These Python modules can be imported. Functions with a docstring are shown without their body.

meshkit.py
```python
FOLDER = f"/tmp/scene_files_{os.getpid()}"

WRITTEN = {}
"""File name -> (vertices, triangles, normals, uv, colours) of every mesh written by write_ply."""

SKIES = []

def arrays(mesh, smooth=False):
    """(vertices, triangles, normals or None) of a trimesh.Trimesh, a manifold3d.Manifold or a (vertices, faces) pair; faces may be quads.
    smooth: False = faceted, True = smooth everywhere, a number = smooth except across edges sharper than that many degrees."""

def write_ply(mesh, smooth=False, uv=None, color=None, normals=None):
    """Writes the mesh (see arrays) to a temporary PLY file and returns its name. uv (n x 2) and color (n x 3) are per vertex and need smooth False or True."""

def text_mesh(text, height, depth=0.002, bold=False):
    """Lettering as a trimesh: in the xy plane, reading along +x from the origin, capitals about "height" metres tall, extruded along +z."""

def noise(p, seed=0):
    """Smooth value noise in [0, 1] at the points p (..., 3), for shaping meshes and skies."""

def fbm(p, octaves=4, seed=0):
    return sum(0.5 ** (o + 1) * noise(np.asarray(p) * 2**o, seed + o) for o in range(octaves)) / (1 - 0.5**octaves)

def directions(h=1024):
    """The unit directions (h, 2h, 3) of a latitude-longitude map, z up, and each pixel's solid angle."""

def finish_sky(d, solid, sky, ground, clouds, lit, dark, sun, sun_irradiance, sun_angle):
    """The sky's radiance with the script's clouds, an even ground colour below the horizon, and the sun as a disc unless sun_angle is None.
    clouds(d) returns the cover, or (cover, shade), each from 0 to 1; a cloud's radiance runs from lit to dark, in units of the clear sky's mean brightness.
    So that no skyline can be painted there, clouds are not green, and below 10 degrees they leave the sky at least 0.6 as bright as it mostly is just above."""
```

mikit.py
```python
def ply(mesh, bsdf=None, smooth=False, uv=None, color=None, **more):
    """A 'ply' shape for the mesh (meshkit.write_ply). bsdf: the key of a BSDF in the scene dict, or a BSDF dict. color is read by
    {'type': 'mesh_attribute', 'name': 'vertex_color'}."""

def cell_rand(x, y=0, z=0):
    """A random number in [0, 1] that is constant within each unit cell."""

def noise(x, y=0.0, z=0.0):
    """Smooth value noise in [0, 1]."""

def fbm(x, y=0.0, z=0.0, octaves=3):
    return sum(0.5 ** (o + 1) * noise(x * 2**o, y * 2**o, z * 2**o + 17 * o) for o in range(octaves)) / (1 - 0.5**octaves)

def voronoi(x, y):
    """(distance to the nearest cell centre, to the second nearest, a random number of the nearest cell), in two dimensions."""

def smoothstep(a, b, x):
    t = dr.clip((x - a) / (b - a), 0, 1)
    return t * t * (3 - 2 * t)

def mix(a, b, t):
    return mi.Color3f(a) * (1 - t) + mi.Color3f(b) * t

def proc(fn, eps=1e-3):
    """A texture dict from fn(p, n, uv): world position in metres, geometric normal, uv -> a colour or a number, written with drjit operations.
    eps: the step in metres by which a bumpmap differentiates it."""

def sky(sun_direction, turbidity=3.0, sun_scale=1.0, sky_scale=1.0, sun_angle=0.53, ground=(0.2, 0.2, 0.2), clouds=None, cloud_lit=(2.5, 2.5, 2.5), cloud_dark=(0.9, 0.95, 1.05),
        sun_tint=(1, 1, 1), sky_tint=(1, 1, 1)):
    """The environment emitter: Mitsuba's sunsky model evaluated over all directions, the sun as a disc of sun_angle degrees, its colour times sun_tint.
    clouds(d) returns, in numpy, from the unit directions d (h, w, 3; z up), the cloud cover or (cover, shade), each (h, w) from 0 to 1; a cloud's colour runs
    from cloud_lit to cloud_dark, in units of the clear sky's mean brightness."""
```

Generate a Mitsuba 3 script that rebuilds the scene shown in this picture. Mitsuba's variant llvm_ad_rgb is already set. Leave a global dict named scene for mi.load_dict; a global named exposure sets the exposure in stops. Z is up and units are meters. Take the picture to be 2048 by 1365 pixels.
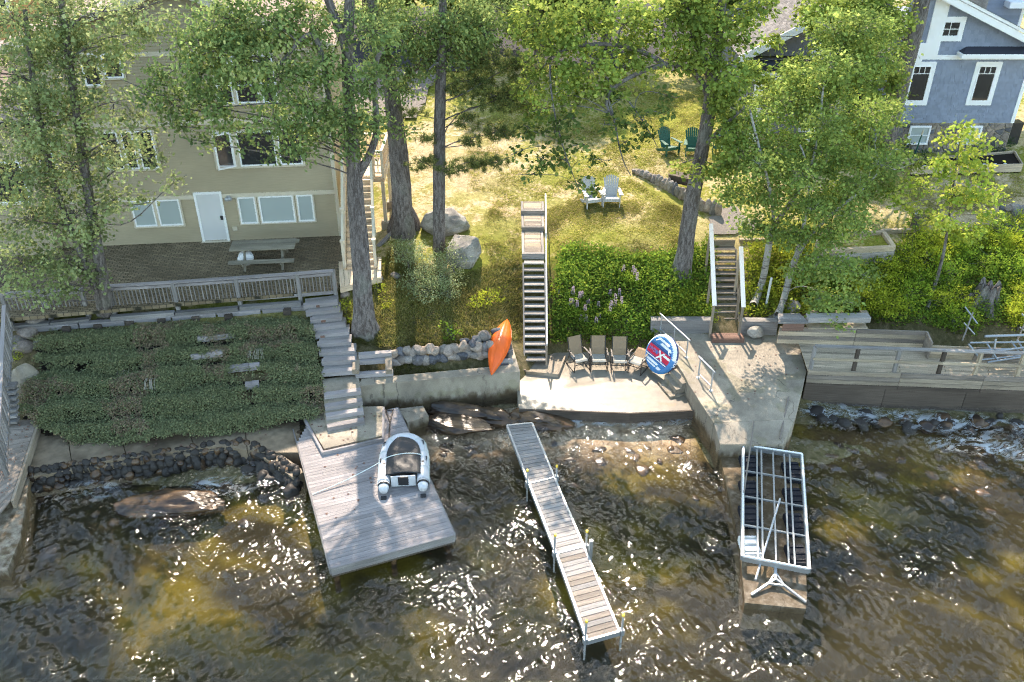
import math, random
import numpy as np, trimesh, drjit as dr, mitsuba as mi, mikit, meshkit
from shapely.geometry import Polygon, Point, MultiPoint
import shapely

# ---------------------------------------------------------------- camera, sky, exposure
T = mi.ScalarTransform4f
scene, labels = {}, {}
PITCH = math.radians(32.1)
scene['camera'] = {'type': 'perspective', 'fov': 60.53, 'fov_axis': 'x', 'near_clip': 0.5, 'far_clip': 2000.0,
                   'to_world': T().look_at(origin=[0, 0, 17.9], target=[0, math.cos(PITCH), 17.9 - math.sin(PITCH)], up=[0, 0, 1])}
scene['sky'] = mikit.sky((-0.10,1.0,1.04), turbidity=3, sun_scale=0.92, sky_scale=2.65, ground=(0.16,0.15,0.10), sky_tint=(1.20,1.0,0.76), sun_tint=(0.97,1.0,1.10))
exposure = 3.05
R = np.random.default_rng(7)

# ---------------------------------------------------------------- materials
P = mikit.proc
C3 = mi.Color3f
WOOD = [(.265, .24, .235), (.21, .195, .185), (.37, .30, .215), (.62, .49, .345), (.25, .205, .155), (.085, .066, .052),
        (.57, .49, .36), (.235, .21, .16), (.25, .23, .215), (.66, .65, .62), (.17, .10, .075), (.215, .18, .15)]

def wood_fn(p, n, uv):
    u, v = uv.x, uv.y
    k = dr.floor(v / 1000.0); r = v - 1000.0 * k
    i = dr.floor(r / 10.0); a = r - 10.0 * i
    col = mi.Color3f(WOOD[0])
    for j in range(1, len(WOOD)):
        col = dr.select(dr.abs(k - j) < 0.5, mi.Color3f(WOOD[j]), col)
    g = mikit.fbm(u * 2.2 + i * 7.3, a * 60.0, i)
    s = mikit.noise(u * 1.1 + i * 3.1, a * 3.0, i + 40)
    tone = mikit.cell_rand(i, k)
    flat = dr.select(k < 0.5, mi.Float(.5), mi.Float(1.0))
    return col * (1 + flat * (0.66 + 0.42 * tone - .87)) * (1 + flat * (0.55 + 0.75 * g - .92)) * (0.78 + 0.42 * s)

def stone_fn(p, n, uv):
    t = mikit.cell_rand(dr.floor(uv.x), 3)
    t2 = mikit.cell_rand(dr.floor(uv.x), 9)
    f = mikit.fbm(p.x * 6, p.y * 6, p.z * 6)
    g = mikit.noise(p.x * 40, p.y * 40, p.z * 40)
    c = mikit.mix((.25, .235, .22), (.42, .33, .26), t)
    c = mikit.mix(c, (.15, .15, .165), mikit.smoothstep(.55, .8, t2)) * (.75 + .5 * mikit.cell_rand(dr.floor(uv.x), 21))
    return c * (.38 + .66 * f) * (.75 + .5 * g)

def boulder_fn(p, n, uv):
    a = mikit.fbm(p.x * 2.2, p.y * 2.2, p.z * 2.2, 4)
    b = mikit.noise(p.x * 30, p.y * 30, p.z * 30)
    l = mikit.smoothstep(.56, .66, mikit.fbm(p.x * 5, p.y * 5, p.z * 5))
    return mikit.mix(mikit.mix((.34, .31, .27), (.185, .17, .155), mikit.smoothstep(.35, .65, a)), (.20, .19, .155), l * .7) * (.75 + .5 * b)

def concrete_fn(p, n, uv):
    a = mikit.fbm(p.x * .9, p.y * .9, p.z * 1.5)
    b = mikit.fbm(p.x * 7, p.y * 7, p.z * 3)
    g = mikit.noise(p.x * 60, p.y * 60, p.z * 60)
    c = mikit.mix((.35, .30, .23), (.24, .205, .16), mikit.smoothstep(.35, .65, a))
    c = c * (.72 + .4 * b) * (.86 + .28 * g)
    w = mikit.noise(p.x * 2.5, p.y * 2.5, 4.0)
    v1, v2, _ = mikit.voronoi(p.x * .42 + .25 * w, p.y * .42 + .2 * b)
    c = c * (1 - .45 * mikit.smoothstep(.014, .003, v2 - v1) * mikit.smoothstep(.4, .55, mikit.noise(p.x * .5, p.y * .5, 7.0)))
    moss = mikit.smoothstep(.60, .70, mikit.fbm(p.x * 2.3, p.y * 2.3, p.z * 2 + 8)) * .35
    c = mikit.mix(c, c * C3(.62, .66, .42), moss)
    wet = 1 - mikit.smoothstep(.12, .55, p.z + (b - .5) * .5 + (a - .5) * .3)
    return mikit.mix(c, c * C3(.34, .27, .18), wet)

def wetrock_fn(p, n, uv):
    a = mikit.fbm(p.x * 2, p.y * 3, p.z * 4, 4)
    b = mikit.fbm(p.x * 9, p.y * 9, p.z * 9)
    return mikit.mix((.028, .019, .014), (.105, .062, .032), mikit.smoothstep(.35, .68, a)) * (.5 + b)

def damp_fn(p, n, uv):
    a = mikit.fbm(p.x * .9, p.y * 1.1, 4.0)
    b = mikit.fbm(p.x * 5, p.y * 5, 3.0)
    return mikit.mix((.20, .155, .105), (.115, .085, .055), mikit.smoothstep(.35, .65, a)) * (.6 + .7 * b)

def wetslab_fn(p, n, uv):
    a = mikit.fbm(p.x * .8 + 3, p.y * 1.2, 2.0)
    b = mikit.fbm(p.x * 6, p.y * 6, 3.0)
    c = mikit.mix((.275, .235, .18), (.215, .18, .14), a) * (.8 + .35 * b)
    wet = 1 - mikit.smoothstep(24.7, 25.5, p.y + (a - .5) * 1.8 - .08 * (p.x - 1))
    rust = mikit.smoothstep(.55, .7, mikit.fbm(p.x * 1.3, p.y * 3, 9.0)) * wet
    return mikit.mix(mikit.mix(c, c * C3(.80, .80, .80), wet), C3(.26, .15, .08), rust * .6)

def wetslab_rough(p, n, uv):
    a = mikit.fbm(p.x * .8 + 3, p.y * 1.2, 2.0)
    wet = 1 - mikit.smoothstep(24.7, 25.5, p.y + (a - .5) * 1.8 - .08 * (p.x - 1))
    return .8 - .47 * wet

def ground_fn(p, n, uv):
    a = mikit.fbm(p.x * .35 + 5, p.y * .35, 1.0)
    b = mikit.fbm(p.x * 1.4, p.y * 1.4, 2.0)
    f = mikit.fbm(p.x * 9, p.y * 9, 3.0)
    h = mikit.noise(p.x * 38, p.y * 38, 5.0)
    green = mikit.mix((.18, .20, .030), (.27, .255, .050), b)
    dry = mikit.mix((.42, .32, .18), (.48, .38, .24), f)
    t = mikit.smoothstep(.43, .60, a * .55 + b * .45 + (f - .5) * .35)
    # worn earth along the path beside the pines and in front of the wall
    worn = dr.exp(-(dr.square((p.x + 2.2) / 2.6) + dr.square((p.y - 38.0) / 4.2))) * 1.1 + dr.exp(-(dr.square((p.x - 3.0) / 3.2) + dr.square((p.y - 33.2) / 1.3))) * .8
    right = mikit.smoothstep(11.5, 13.5, p.x) * mikit.smoothstep(31.5, 33, p.y) * (1 - mikit.smoothstep(35.6, 36.6, p.y))
    t = dr.clip(t * .75 + (worn + right) * (.45 + .7 * b), 0, 1)
    lush = dr.exp(-(dr.square((p.x - 8.0) / 6) + dr.square((p.y - 44.0) / 5))) + dr.exp(-(dr.square((p.x - 4.5) / 3.5) + dr.square((p.y - 31.5) / 1.2)))
    t = t * (1 - .8 * dr.clip(lush, 0, 1))
    bank = (1 - mikit.smoothstep(1.9, 2.6, p.z))
    c = mikit.mix(green, dry, t)
    c = mikit.mix(c, mikit.mix((.085, .075, .035), (.16, .12, .07), f), bank * .9)
    return c * (.62 + .55 * f) * (.7 + .6 * h)

def paver_fn(p, n, uv):
    u, v = uv.x / .24, uv.y / .12
    row = dr.floor(v)
    uu = u + .5 * (row - 2 * dr.floor(row / 2))
    fu, fv = uu - dr.floor(uu), v - row
    edge = dr.minimum(dr.minimum(fu, 1 - fu) * 2, dr.minimum(fv, 1 - fv))
    j = mikit.smoothstep(.05, .14, edge)
    t = mikit.cell_rand(dr.floor(uu), row)
    b = mikit.fbm(p.x * .7, p.y * .7, 4.0)
    c = mikit.mix((.15, .115, .07), (.25, .195, .125), t) * (.6 + .7 * b)
    return mikit.mix((.03, .028, .018), c, j)

def brown_fn(p, n, uv):
    f = mikit.fbm(p.x * 1.2, p.y * 1.2, p.z * 1.2)
    g = mikit.noise(p.x * 5, p.y * 5, p.z * 70)
    return C3(.375, .315, .21) * (.86 + .22 * f) * (.92 + .16 * g)

def blue_fn(p, n, uv):
    t = mikit.cell_rand(dr.floor(uv.x), 2)
    f = mikit.fbm(p.x * 1.2, p.y * 1.2, p.z * 1.2)
    g = mikit.noise(p.x * 50, p.y * 5, p.z * 6)
    return C3(.225, .255, .325) * (.88 + .22 * t) * (.94 + .1 * f) * (.92 + .16 * g)

def roof_fn(p, n, uv):
    u, v = uv.x / .3, uv.y / .16
    row = dr.floor(v); uu = u + mikit.cell_rand(row, 5)
    t = mikit.cell_rand(dr.floor(uu), row)
    fv = v - row; fu = uu - dr.floor(uu)
    e = mikit.smoothstep(.0, .12, fv) * mikit.smoothstep(.0, .05, fu)
    return C3(.17, .155, .145) * (.65 + .6 * t) * (.4 + .6 * e)

def bark_fn(p, n, uv):
    q = mikit.fbm(uv.x * 26 + 2 * mikit.noise(uv.x * 5, uv.y * 3, 6.0), uv.y * 6.0, 1.0)
    f = mikit.noise(uv.x * 70, uv.y * 24, 2.0)
    m = mikit.fbm(p.x * 2, p.y * 2, p.z * 1.3)
    c = mikit.mix((.105, .088, .080), (.205, .18, .168), mikit.smoothstep(.25, .75, q))
    lich = mikit.smoothstep(.60, .72, m)
    return mikit.mix(c * (.65 + .6 * f), C3(.27, .29, .24), lich * .22)

def bark_h(p, n, uv):
    return mikit.fbm(uv.x * 26 + 2 * mikit.noise(uv.x * 5, uv.y * 3, 6.0), uv.y * 6.0, 1.0)

def birch_fn(p, n, uv):
    q = mikit.fbm(uv.x * 3, uv.y * 22, 1.0)
    m = mikit.fbm(p.x * 3, p.y * 3, p.z * 2)
    return mikit.mix((.36, .34, .31), (.10, .085, .075), mikit.smoothstep(.55, .75, q * .7 + m * .4))

def water_depth(p):
    # 0 = shallow stony bottom near the shore, 1 = deep
    a = mikit.fbm(p.x * .16 + 11, p.y * .30, 1.0, 3)
    return a

def water_fn(p, n, uv):
    a = mikit.fbm(p.x * .22 + 11, p.y * .36, 1.0, 3)
    b = mikit.fbm(p.x * .75 + p.y * .3, p.y * .9, 5.0, 3)
    f = mikit.fbm(p.x * 3, p.y * 3, 7.0)
    deep = mikit.mix((.0145, .012, .006), (.031, .024, .0095), b)
    gold = mikit.mix((.080, .060, .008), (.13, .094, .011), f)
    t = mikit.smoothstep(.47, .66, a * .55 + b * .45) * mikit.smoothstep(12.0, 17.5, p.y)
    c = mikit.mix(deep, gold, t * .85)
    shoal = dr.exp(-dr.square(dr.maximum(0, 23.3 - p.y) / 1.15)) * mikit.smoothstep(-4.5, -2.5, p.x) * (1 - mikit.smoothstep(5.6, 6.4, p.x))
    c = mikit.mix(c, mikit.mix((.26, .165, .09), (.46, .36, .25), f), dr.clip(shoal, 0, 1) * .92)
    v1, v2, vr = mikit.voronoi(p.x * 3.2 + f, p.y * 3.6 + f)
    shallow = mikit.smoothstep(18.5, 22.5, p.y)
    c = c * (1 + shallow * ((.55 + .9 * vr) * (.5 + .5 * mikit.smoothstep(.02, .16, v2 - v1)) - 1) * .8)
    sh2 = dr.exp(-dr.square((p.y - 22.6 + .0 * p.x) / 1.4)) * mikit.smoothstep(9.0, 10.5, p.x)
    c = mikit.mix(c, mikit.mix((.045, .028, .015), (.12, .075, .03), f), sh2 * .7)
    return c

def foam_fn(p, n, uv):
    w = mikit.fbm(p.x * 1.6, p.y * 2.6, 3.0, 4)
    d = mikit.fbm(p.x * 4 + 4 * w, p.y * 7 + 4 * w, 8.0, 4)
    net = mikit.smoothstep(.05, .0, dr.abs(d - .5)) * .8 + mikit.smoothstep(.57, .68, d)
    band = dr.exp(-dr.square((p.y - 24.05 + .12 * (p.x - 10)) / .45)) * mikit.smoothstep(9.4, 10.2, p.x)
    surf = dr.exp(-dr.square((p.y - 22.2 + .18 * (p.x - 15)) / .5)) * mikit.smoothstep(12.5, 15.0, p.x) * 1.2
    rock = dr.exp(-(dr.square((p.x + 8.9) / .8) + dr.square((p.y - 20.3) / .5))) * .9 + dr.exp(-(dr.square((p.x + 12.8) / .9) + dr.square((p.y - 20.0) / .35))) * .8 + dr.exp(-(dr.square((p.x + 7.9) / .5) + dr.square((p.y - 21.6) / .5)))
    beach = dr.exp(-dr.square((p.y - 23.55) / .3)) * mikit.smoothstep(.3, 1, p.x) * (1 - mikit.smoothstep(5.5, 6.2, p.x)) * .8
    m = dr.clip(band + surf + rock + beach, 0, 1)
    return dr.clip(net * m * (.35 + w * .8), 0, 1) * mikit.smoothstep(.30, .55, w + m * .25)

def ripple_fn(p, n, uv):
    return mikit.fbm(p.x * 7 + p.y * 5.0, p.y * 15 - p.x * 6, 3.0, 3)

def bsdf(key, base, rough=.7, spec=.4, two=True, **kw):
    b = {'type': 'principled', 'base_color': P(base) if callable(base) else (base if isinstance(base, dict) else {'type': 'rgb', 'value': list(base)}), 'roughness': rough, 'specular': spec, **kw}
    scene[key] = {'type': 'twosided', 'bsdf': b} if two else b

bsdf('m_wood', wood_fn, .78, .25)
bsdf('m_stone', stone_fn, .8, .3)
scene['m_concrete'] = {'type': 'twosided', 'bsdf': {'type': 'principled', 'base_color': P(concrete_fn), 'roughness': .75, 'specular': .35}}
scene['m_wetslab'] = {'type': 'twosided', 'bsdf': {'type': 'principled', 'base_color': P(wetslab_fn), 'roughness': P(wetslab_rough), 'specular': .5}}
bsdf('m_boulder', boulder_fn, .85, .2)
bsdf('m_wetrock', wetrock_fn, .30, .45)
bsdf('m_damp', damp_fn, .6, .4)
bsdf('m_ground', ground_fn, .95, .1)
bsdf('m_paver', paver_fn, .8, .25)
bsdf('m_brown', brown_fn, .65, .3)
bsdf('m_blue', blue_fn, .65, .3)
bsdf('m_roof', roof_fn, .85, .2)
scene['m_bark'] = {'type': 'twosided', 'bsdf': {'type': 'bumpmap', 'arbitrary': P(bark_h, 4e-3), 'scale': .04, 'bsdf': {'type': 'principled', 'base_color': P(bark_fn), 'roughness': .9, 'specular': .15}}}
bsdf('m_birch', birch_fn, .75, .25)
# a clear film that mirrors about a twentieth of the light; the brown comes from the lake bed under it
scene['m_water'] = {'type': 'mask', 'opacity': P(lambda p, n, uv: .034 + .85 * foam_fn(p, n, uv)), 'nested': {'type': 'blendbsdf', 'weight': P(lambda p, n, uv: mikit.smoothstep(.02, .20, foam_fn(p, n, uv))),
    'a': {'type': 'twosided', 'bsdf': {'type': 'roughconductor', 'material': 'none', 'distribution': 'beckmann', 'alpha': .0135}},
    'b': {'type': 'twosided', 'bsdf': {'type': 'diffuse', 'reflectance': {'type': 'rgb', 'value': [.55, .58, .60]}}}}}
bsdf('m_bed', water_fn, .9, .1)
VC = {'type': 'mesh_attribute', 'name': 'vertex_color'}
scene['m_leaf'] = {'type': 'principledthin', 'base_color': VC, 'roughness': .28, 'diff_trans': 1.0, 'eta': 1.6, 'spec_trans': 0.0}
bsdf('m_vc', VC, .75, .2)
for k, c, r, s, kw in (
    ('m_white', (.58, .58, .575), .45, .5, {}), ('m_chairwhite', (.42, .42, .43), .5, .4, {}), ('m_trim', (.80, .80, .79), .5, .4, {}), ('m_cream', (.56, .50, .385), .55, .35, {}), ('m_black', (.018, .018, .02), .45, .5, {}),
    ('m_rubber', (.012, .014, .022), .6, .4, {}), ('m_alu', (.36, .375, .385), .42, .5, {'metallic': .6}), ('m_galv', (.42, .43, .44), .45, .5, {'metallic': .5}),
    ('m_orange', (.78, .125, .015), .32, .5, {}), ('m_green', (.012, .085, .055), .42, .5, {}), ('m_blind', (.42, .47, .46), .8, .2, {}), ('m_dark', (.012, .014, .016), .6, .3, {}),
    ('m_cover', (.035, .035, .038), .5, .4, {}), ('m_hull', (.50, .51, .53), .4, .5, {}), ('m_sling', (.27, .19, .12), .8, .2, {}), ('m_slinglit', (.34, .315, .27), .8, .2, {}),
    ('m_frame', (.045, .035, .03), .45, .4, {}), ('m_yellow', (.72, .50, .04), .5, .4, {}), ('m_rope', (.62, .66, .62), .8, .2, {}), ('m_discblue', (.055, .19, .42), .5, .4, {}),
    ('m_discred', (.55, .02, .055), .5, .4, {}), ('m_discwhite', (.78, .78, .78), .5, .4, {}), ('m_discnavy', (.03, .055, .17), .5, .4, {}), ('m_soil', (.022, .018, .014), .95, .1, {}),
    ('m_orangewall', (.45, .25, .10), .7, .3, {}), ('m_greywall', (.22, .215, .23), .75, .2, {}), ('m_asphalt', (.05, .049, .056), .9, .2, {}), ('m_sand', (.21, .185, .165), .9, .1, {}),
    ('m_pinkroof', (.30, .22, .18), .85, .2, {}), ('m_darkroof', (.035, .037, .05), .7, .3, {}), ('m_darkrock', (.036, .031, .027), .55, .25, {}),
    ('m_tag', (.85, .85, .85), .6, .3, {}), ('m_steel', (.17, .145, .125), .6, .4, {})):
    bsdf(k, c, r, s, **kw)
scene['m_glass'] = {'type': 'thindielectric', 'int_ior': 1.65}

# ---------------------------------------------------------------- helpers
def numbered(n):
    if n not in used: used.add(n); return n
    i = 1
    while f'{n}_{i:03d}' in used: i += 1
    n = f'{n}_{i:03d}'; used.add(n); return n
used = set()
A = lambda *v: np.array(v, float)

def thing(name, label, cat, group=None):
    k = numbered(name); labels[k] = {'label': label, 'category': cat}
    if group: labels[k]['group'] = group
    return k

def put(key, mesh, mat, smooth=False, uv=None, color=None):
    scene[key] = mikit.ply(mesh, mat, smooth, uv, color); return key

def part(parent, name, mesh, mat, smooth=False, uv=None, color=None, stuff=False):
    k = numbered(f'{parent}__{name}')
    if isinstance(mesh, MB):
        r = mesh.build(k, mat, smooth)
    else: put(k, mesh, mat, smooth, uv, color)
    if stuff: labels[k] = {'kind': 'stuff'}
    return k

def struct(name, mesh, mat, smooth=False, kind='structure', label=None, **kw):
    k = numbered(name)
    if isinstance(mesh, MB): mesh.build(k, mat, smooth)
    else: put(k, mesh, mat, smooth, **kw)
    labels[k] = {'kind': kind}
    if label: labels[k]['label'] = label
    return k

def unit(v):
    v = np.asarray(v, float); return v / (np.linalg.norm(v) + 1e-12)

class MB:
    'collects faceted boxes, bars and tubes with a uv that the wood material reads'
    def __init__(s): s.v, s.f, s.uv, s.n = [], [], [], 0
    def quad(s, p, uv):
        s.v += list(p); s.uv += list(uv); s.f += [[s.n, s.n + 1, s.n + 2], [s.n, s.n + 2, s.n + 3]]; s.n += 4
    def hexa(s, c, pal=0, ident=None):
        'c: 8 corners, index = 4*ix + 2*iy + iz; the grain runs along the longest edge'
        c = np.asarray(c, float)
        ident = int(R.integers(0, 99)) if ident is None else ident
        base = pal * 1000 + ident * 10 + 2
        L = [np.linalg.norm(c[4] - c[0]), np.linalg.norm(c[2] - c[0]), np.linalg.norm(c[1] - c[0])]
        ax = int(np.argmax(L)); off = R.uniform(0, 50)
        def co(i):
            b = ((i >> 2) & 1, (i >> 1) & 1, i & 1)
            l = [b[j] * L[j] for j in range(3)]
            o = [l[j] for j in range(3) if j != ax]
            return (l[ax] + off, base + min(o[0] + o[1], 7.5))
        for q in ((0, 1, 3, 2), (4, 6, 7, 5), (0, 4, 5, 1), (2, 3, 7, 6), (0, 2, 6, 4), (1, 5, 7, 3)):
            s.quad([c[i] for i in q], [co(i) for i in q])
        return s
    def box(s, ctr, size, yaw=0, pal=0, rot=None):
        ctr = np.asarray(ctr, float); h = np.asarray(size, float) / 2
        M = rot if rot is not None else np.array([[math.cos(yaw), -math.sin(yaw), 0], [math.sin(yaw), math.cos(yaw), 0], [0, 0, 1]])
        return s.hexa([ctr + M @ (h * A(x, y, z)) for x in (-1, 1) for y in (-1, 1) for z in (-1, 1)], pal)
    def bar(s, p, q, w, h, pal=0, up=(0, 0, 1), lift=0.0):
        'a beam from p to q, w wide, h high; lift .5 puts its top on the line, -.5 its bottom'
        p, q = np.asarray(p, float), np.asarray(q, float); d = unit(q - p)
        sd = np.cross(d, up); sd = unit(sd) if np.linalg.norm(sd) > 1e-6 else A(1, 0, 0); u = np.cross(sd, d)
        p, q = p - u * h * lift, q - u * h * lift
        return s.hexa([e + sd * w / 2 * y + u * h / 2 * z for e in (p, q) for y in (-1, 1) for z in (-1, 1)], pal)
    def prism(s, poly, z0, z1, pal=0):
        'a convex polygon (x, y) or list of 3d points, between two heights'
        poly = np.asarray(poly, float)[:, :2]; n = len(poly)
        if np.cross(poly[1] - poly[0], poly[2] - poly[1]) < 0: poly = poly[::-1]
        ident = int(R.integers(0, 99)); base = pal * 1000 + ident * 10 + 2
        top = [A(x, y, z1) for x, y in poly]; bot = [A(x, y, z0) for x, y in poly]
        b = s.n
        s.v += top; s.uv += [(p[0], base + (p[1] - poly[:, 1].min()) % 7) for p in top]; s.n += n
        s.f += [[b, b + i, b + i + 1] for i in range(1, n - 1)]
        for i in range(n):
            j = (i + 1) % n; L = np.linalg.norm(poly[j] - poly[i])
            s.quad([bot[i], bot[j], top[j], top[i]], [(0, base), (L, base), (L, base + z1 - z0), (0, base + z1 - z0)])
        return s
    def tube(s, path, rad, sides=8, cap=True):
        path = np.asarray(path, float); n = len(path)
        rad = np.broadcast_to(np.asarray(rad, float), (n,))
        t = np.gradient(path, axis=0); t /= np.linalg.norm(t, axis=1, keepdims=True) + 1e-12
        a = np.cross(t, A(.31, .22, .93) if abs(t[:, 2]).mean() < .8 else A(1, .1, 0)); a /= np.linalg.norm(a, axis=1, keepdims=True) + 1e-12
        b = np.cross(t, a); ang = np.arange(sides + 1) * 2 * np.pi / sides
        V = path[:, None] + rad[:, None, None] * (np.cos(ang)[None, :, None] * a[:, None] + np.sin(ang)[None, :, None] * b[:, None])
        ln = np.concatenate([[0], np.cumsum(np.linalg.norm(np.diff(path, axis=0), axis=1))])
        U = np.stack([np.broadcast_to(ang * max(rad.mean(), .02), (n, sides + 1)), np.broadcast_to(ln[:, None], (n, sides + 1))], -1)
        k = s.n; w = sides + 1
        s.v += list(V.reshape(-1, 3)); s.uv += list(U.reshape(-1, 2)); s.n += n * w
        for i in range(n - 1):
            for j in range(sides):
                q = k + i * w + j
                s.f += [[q, q + w, q + 1], [q + 1, q + w, q + w + 1]]
        if cap:
            for e, fl in ((0, 1), (n - 1, 0)):
                c0 = s.n; s.v.append(path[e]); s.uv.append((0, ln[e])); s.n += 1
                for j in range(sides):
                    q = k + e * w + j
                    s.f.append([c0, q, q + 1] if fl else [c0, q + 1, q])
        return s
    def mesh(s): return np.array(s.v), np.array(s.f)
    def build(s, key, mat, smooth=False):
        v, f = s.mesh()
        if smooth is True: put(key, (v, f), mat, True, uv=np.array(s.uv))
        elif smooth: put(key, (v, f), mat, smooth)
        else: put(key, (v, f), mat, False, uv=np.array(s.uv))
        return key

def tubes(path, r, sides=8): return MB().tube(path, r, sides)
def spline(pts, n=12):
    from scipy.interpolate import CubicSpline
    pts = np.asarray(pts, float)
    d = np.concatenate([[0], np.cumsum(np.linalg.norm(np.diff(pts[:, :3], axis=0), axis=1))])
    return CubicSpline(d, pts)(np.linspace(0, d[-1], n))

ICO = {k: trimesh.creation.icosphere(subdivisions=k) for k in (1, 2, 3, 4)}
def rock(ctr, size, seed, sub=2, rough=.35, flat=0.0, yaw=None, cuts=5):
    'an uneven boulder: (mesh, uv) with a tone number in the uv'
    m = ICO[sub]; v = np.array(m.vertices); g = np.random.default_rng(seed)
    off = g.uniform(0, 90, 3)
    v = v * (1 + rough * (meshkit.fbm(v * 1.3 + off, 3) - .5) * 2)[:, None]
    for _ in range(cuts):                           # broken faces
        d = unit(g.normal(size=3)); c = g.uniform(.58, .85); q = v @ d
        v = v - np.where(q > c, q - c, 0)[:, None] * d * .85
    v = v + .03 * rough * g.normal(size=v.shape) * (sub > 2)
    v[:, 2] = np.where(v[:, 2] > 0, v[:, 2] * (1 - flat), v[:, 2])
    a = g.uniform(0, 6.28) if yaw is None else yaw; ca, sa = math.cos(a), math.sin(a)
    v = v * np.asarray(size)
    v = v @ np.array([[ca, sa, 0], [-sa, ca, 0], [0, 0, 1]]) + np.asarray(ctr)
    return (v, np.array(m.faces)), np.full((len(v), 2), seed % 97 + .5)

def put_rock(key, ctr, size, seed, mat='m_stone', **kw):
    m, uv = rock(ctr, size, seed, **kw); put(key, m, mat, True, uv=uv)

def slab(name_or_parent, pname, poly, z0, z1, mat, kind=None):
    'an extruded polygon, any outline'
    pg = Polygon([(p[0], p[1]) for p in poly])
    m = trimesh.creation.extrude_polygon(pg, z1 - z0, engine='earcut'); m.apply_translation([0, 0, z0])
    if kind: return struct(name_or_parent, m, mat)
    return part(name_or_parent, pname, m, mat)

def lerp(a, b, t): return np.asarray(a, float) * (1 - t) + np.asarray(b, float) * t
def up(p, h): return np.asarray(p, float) + A(0, 0, h)

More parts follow.
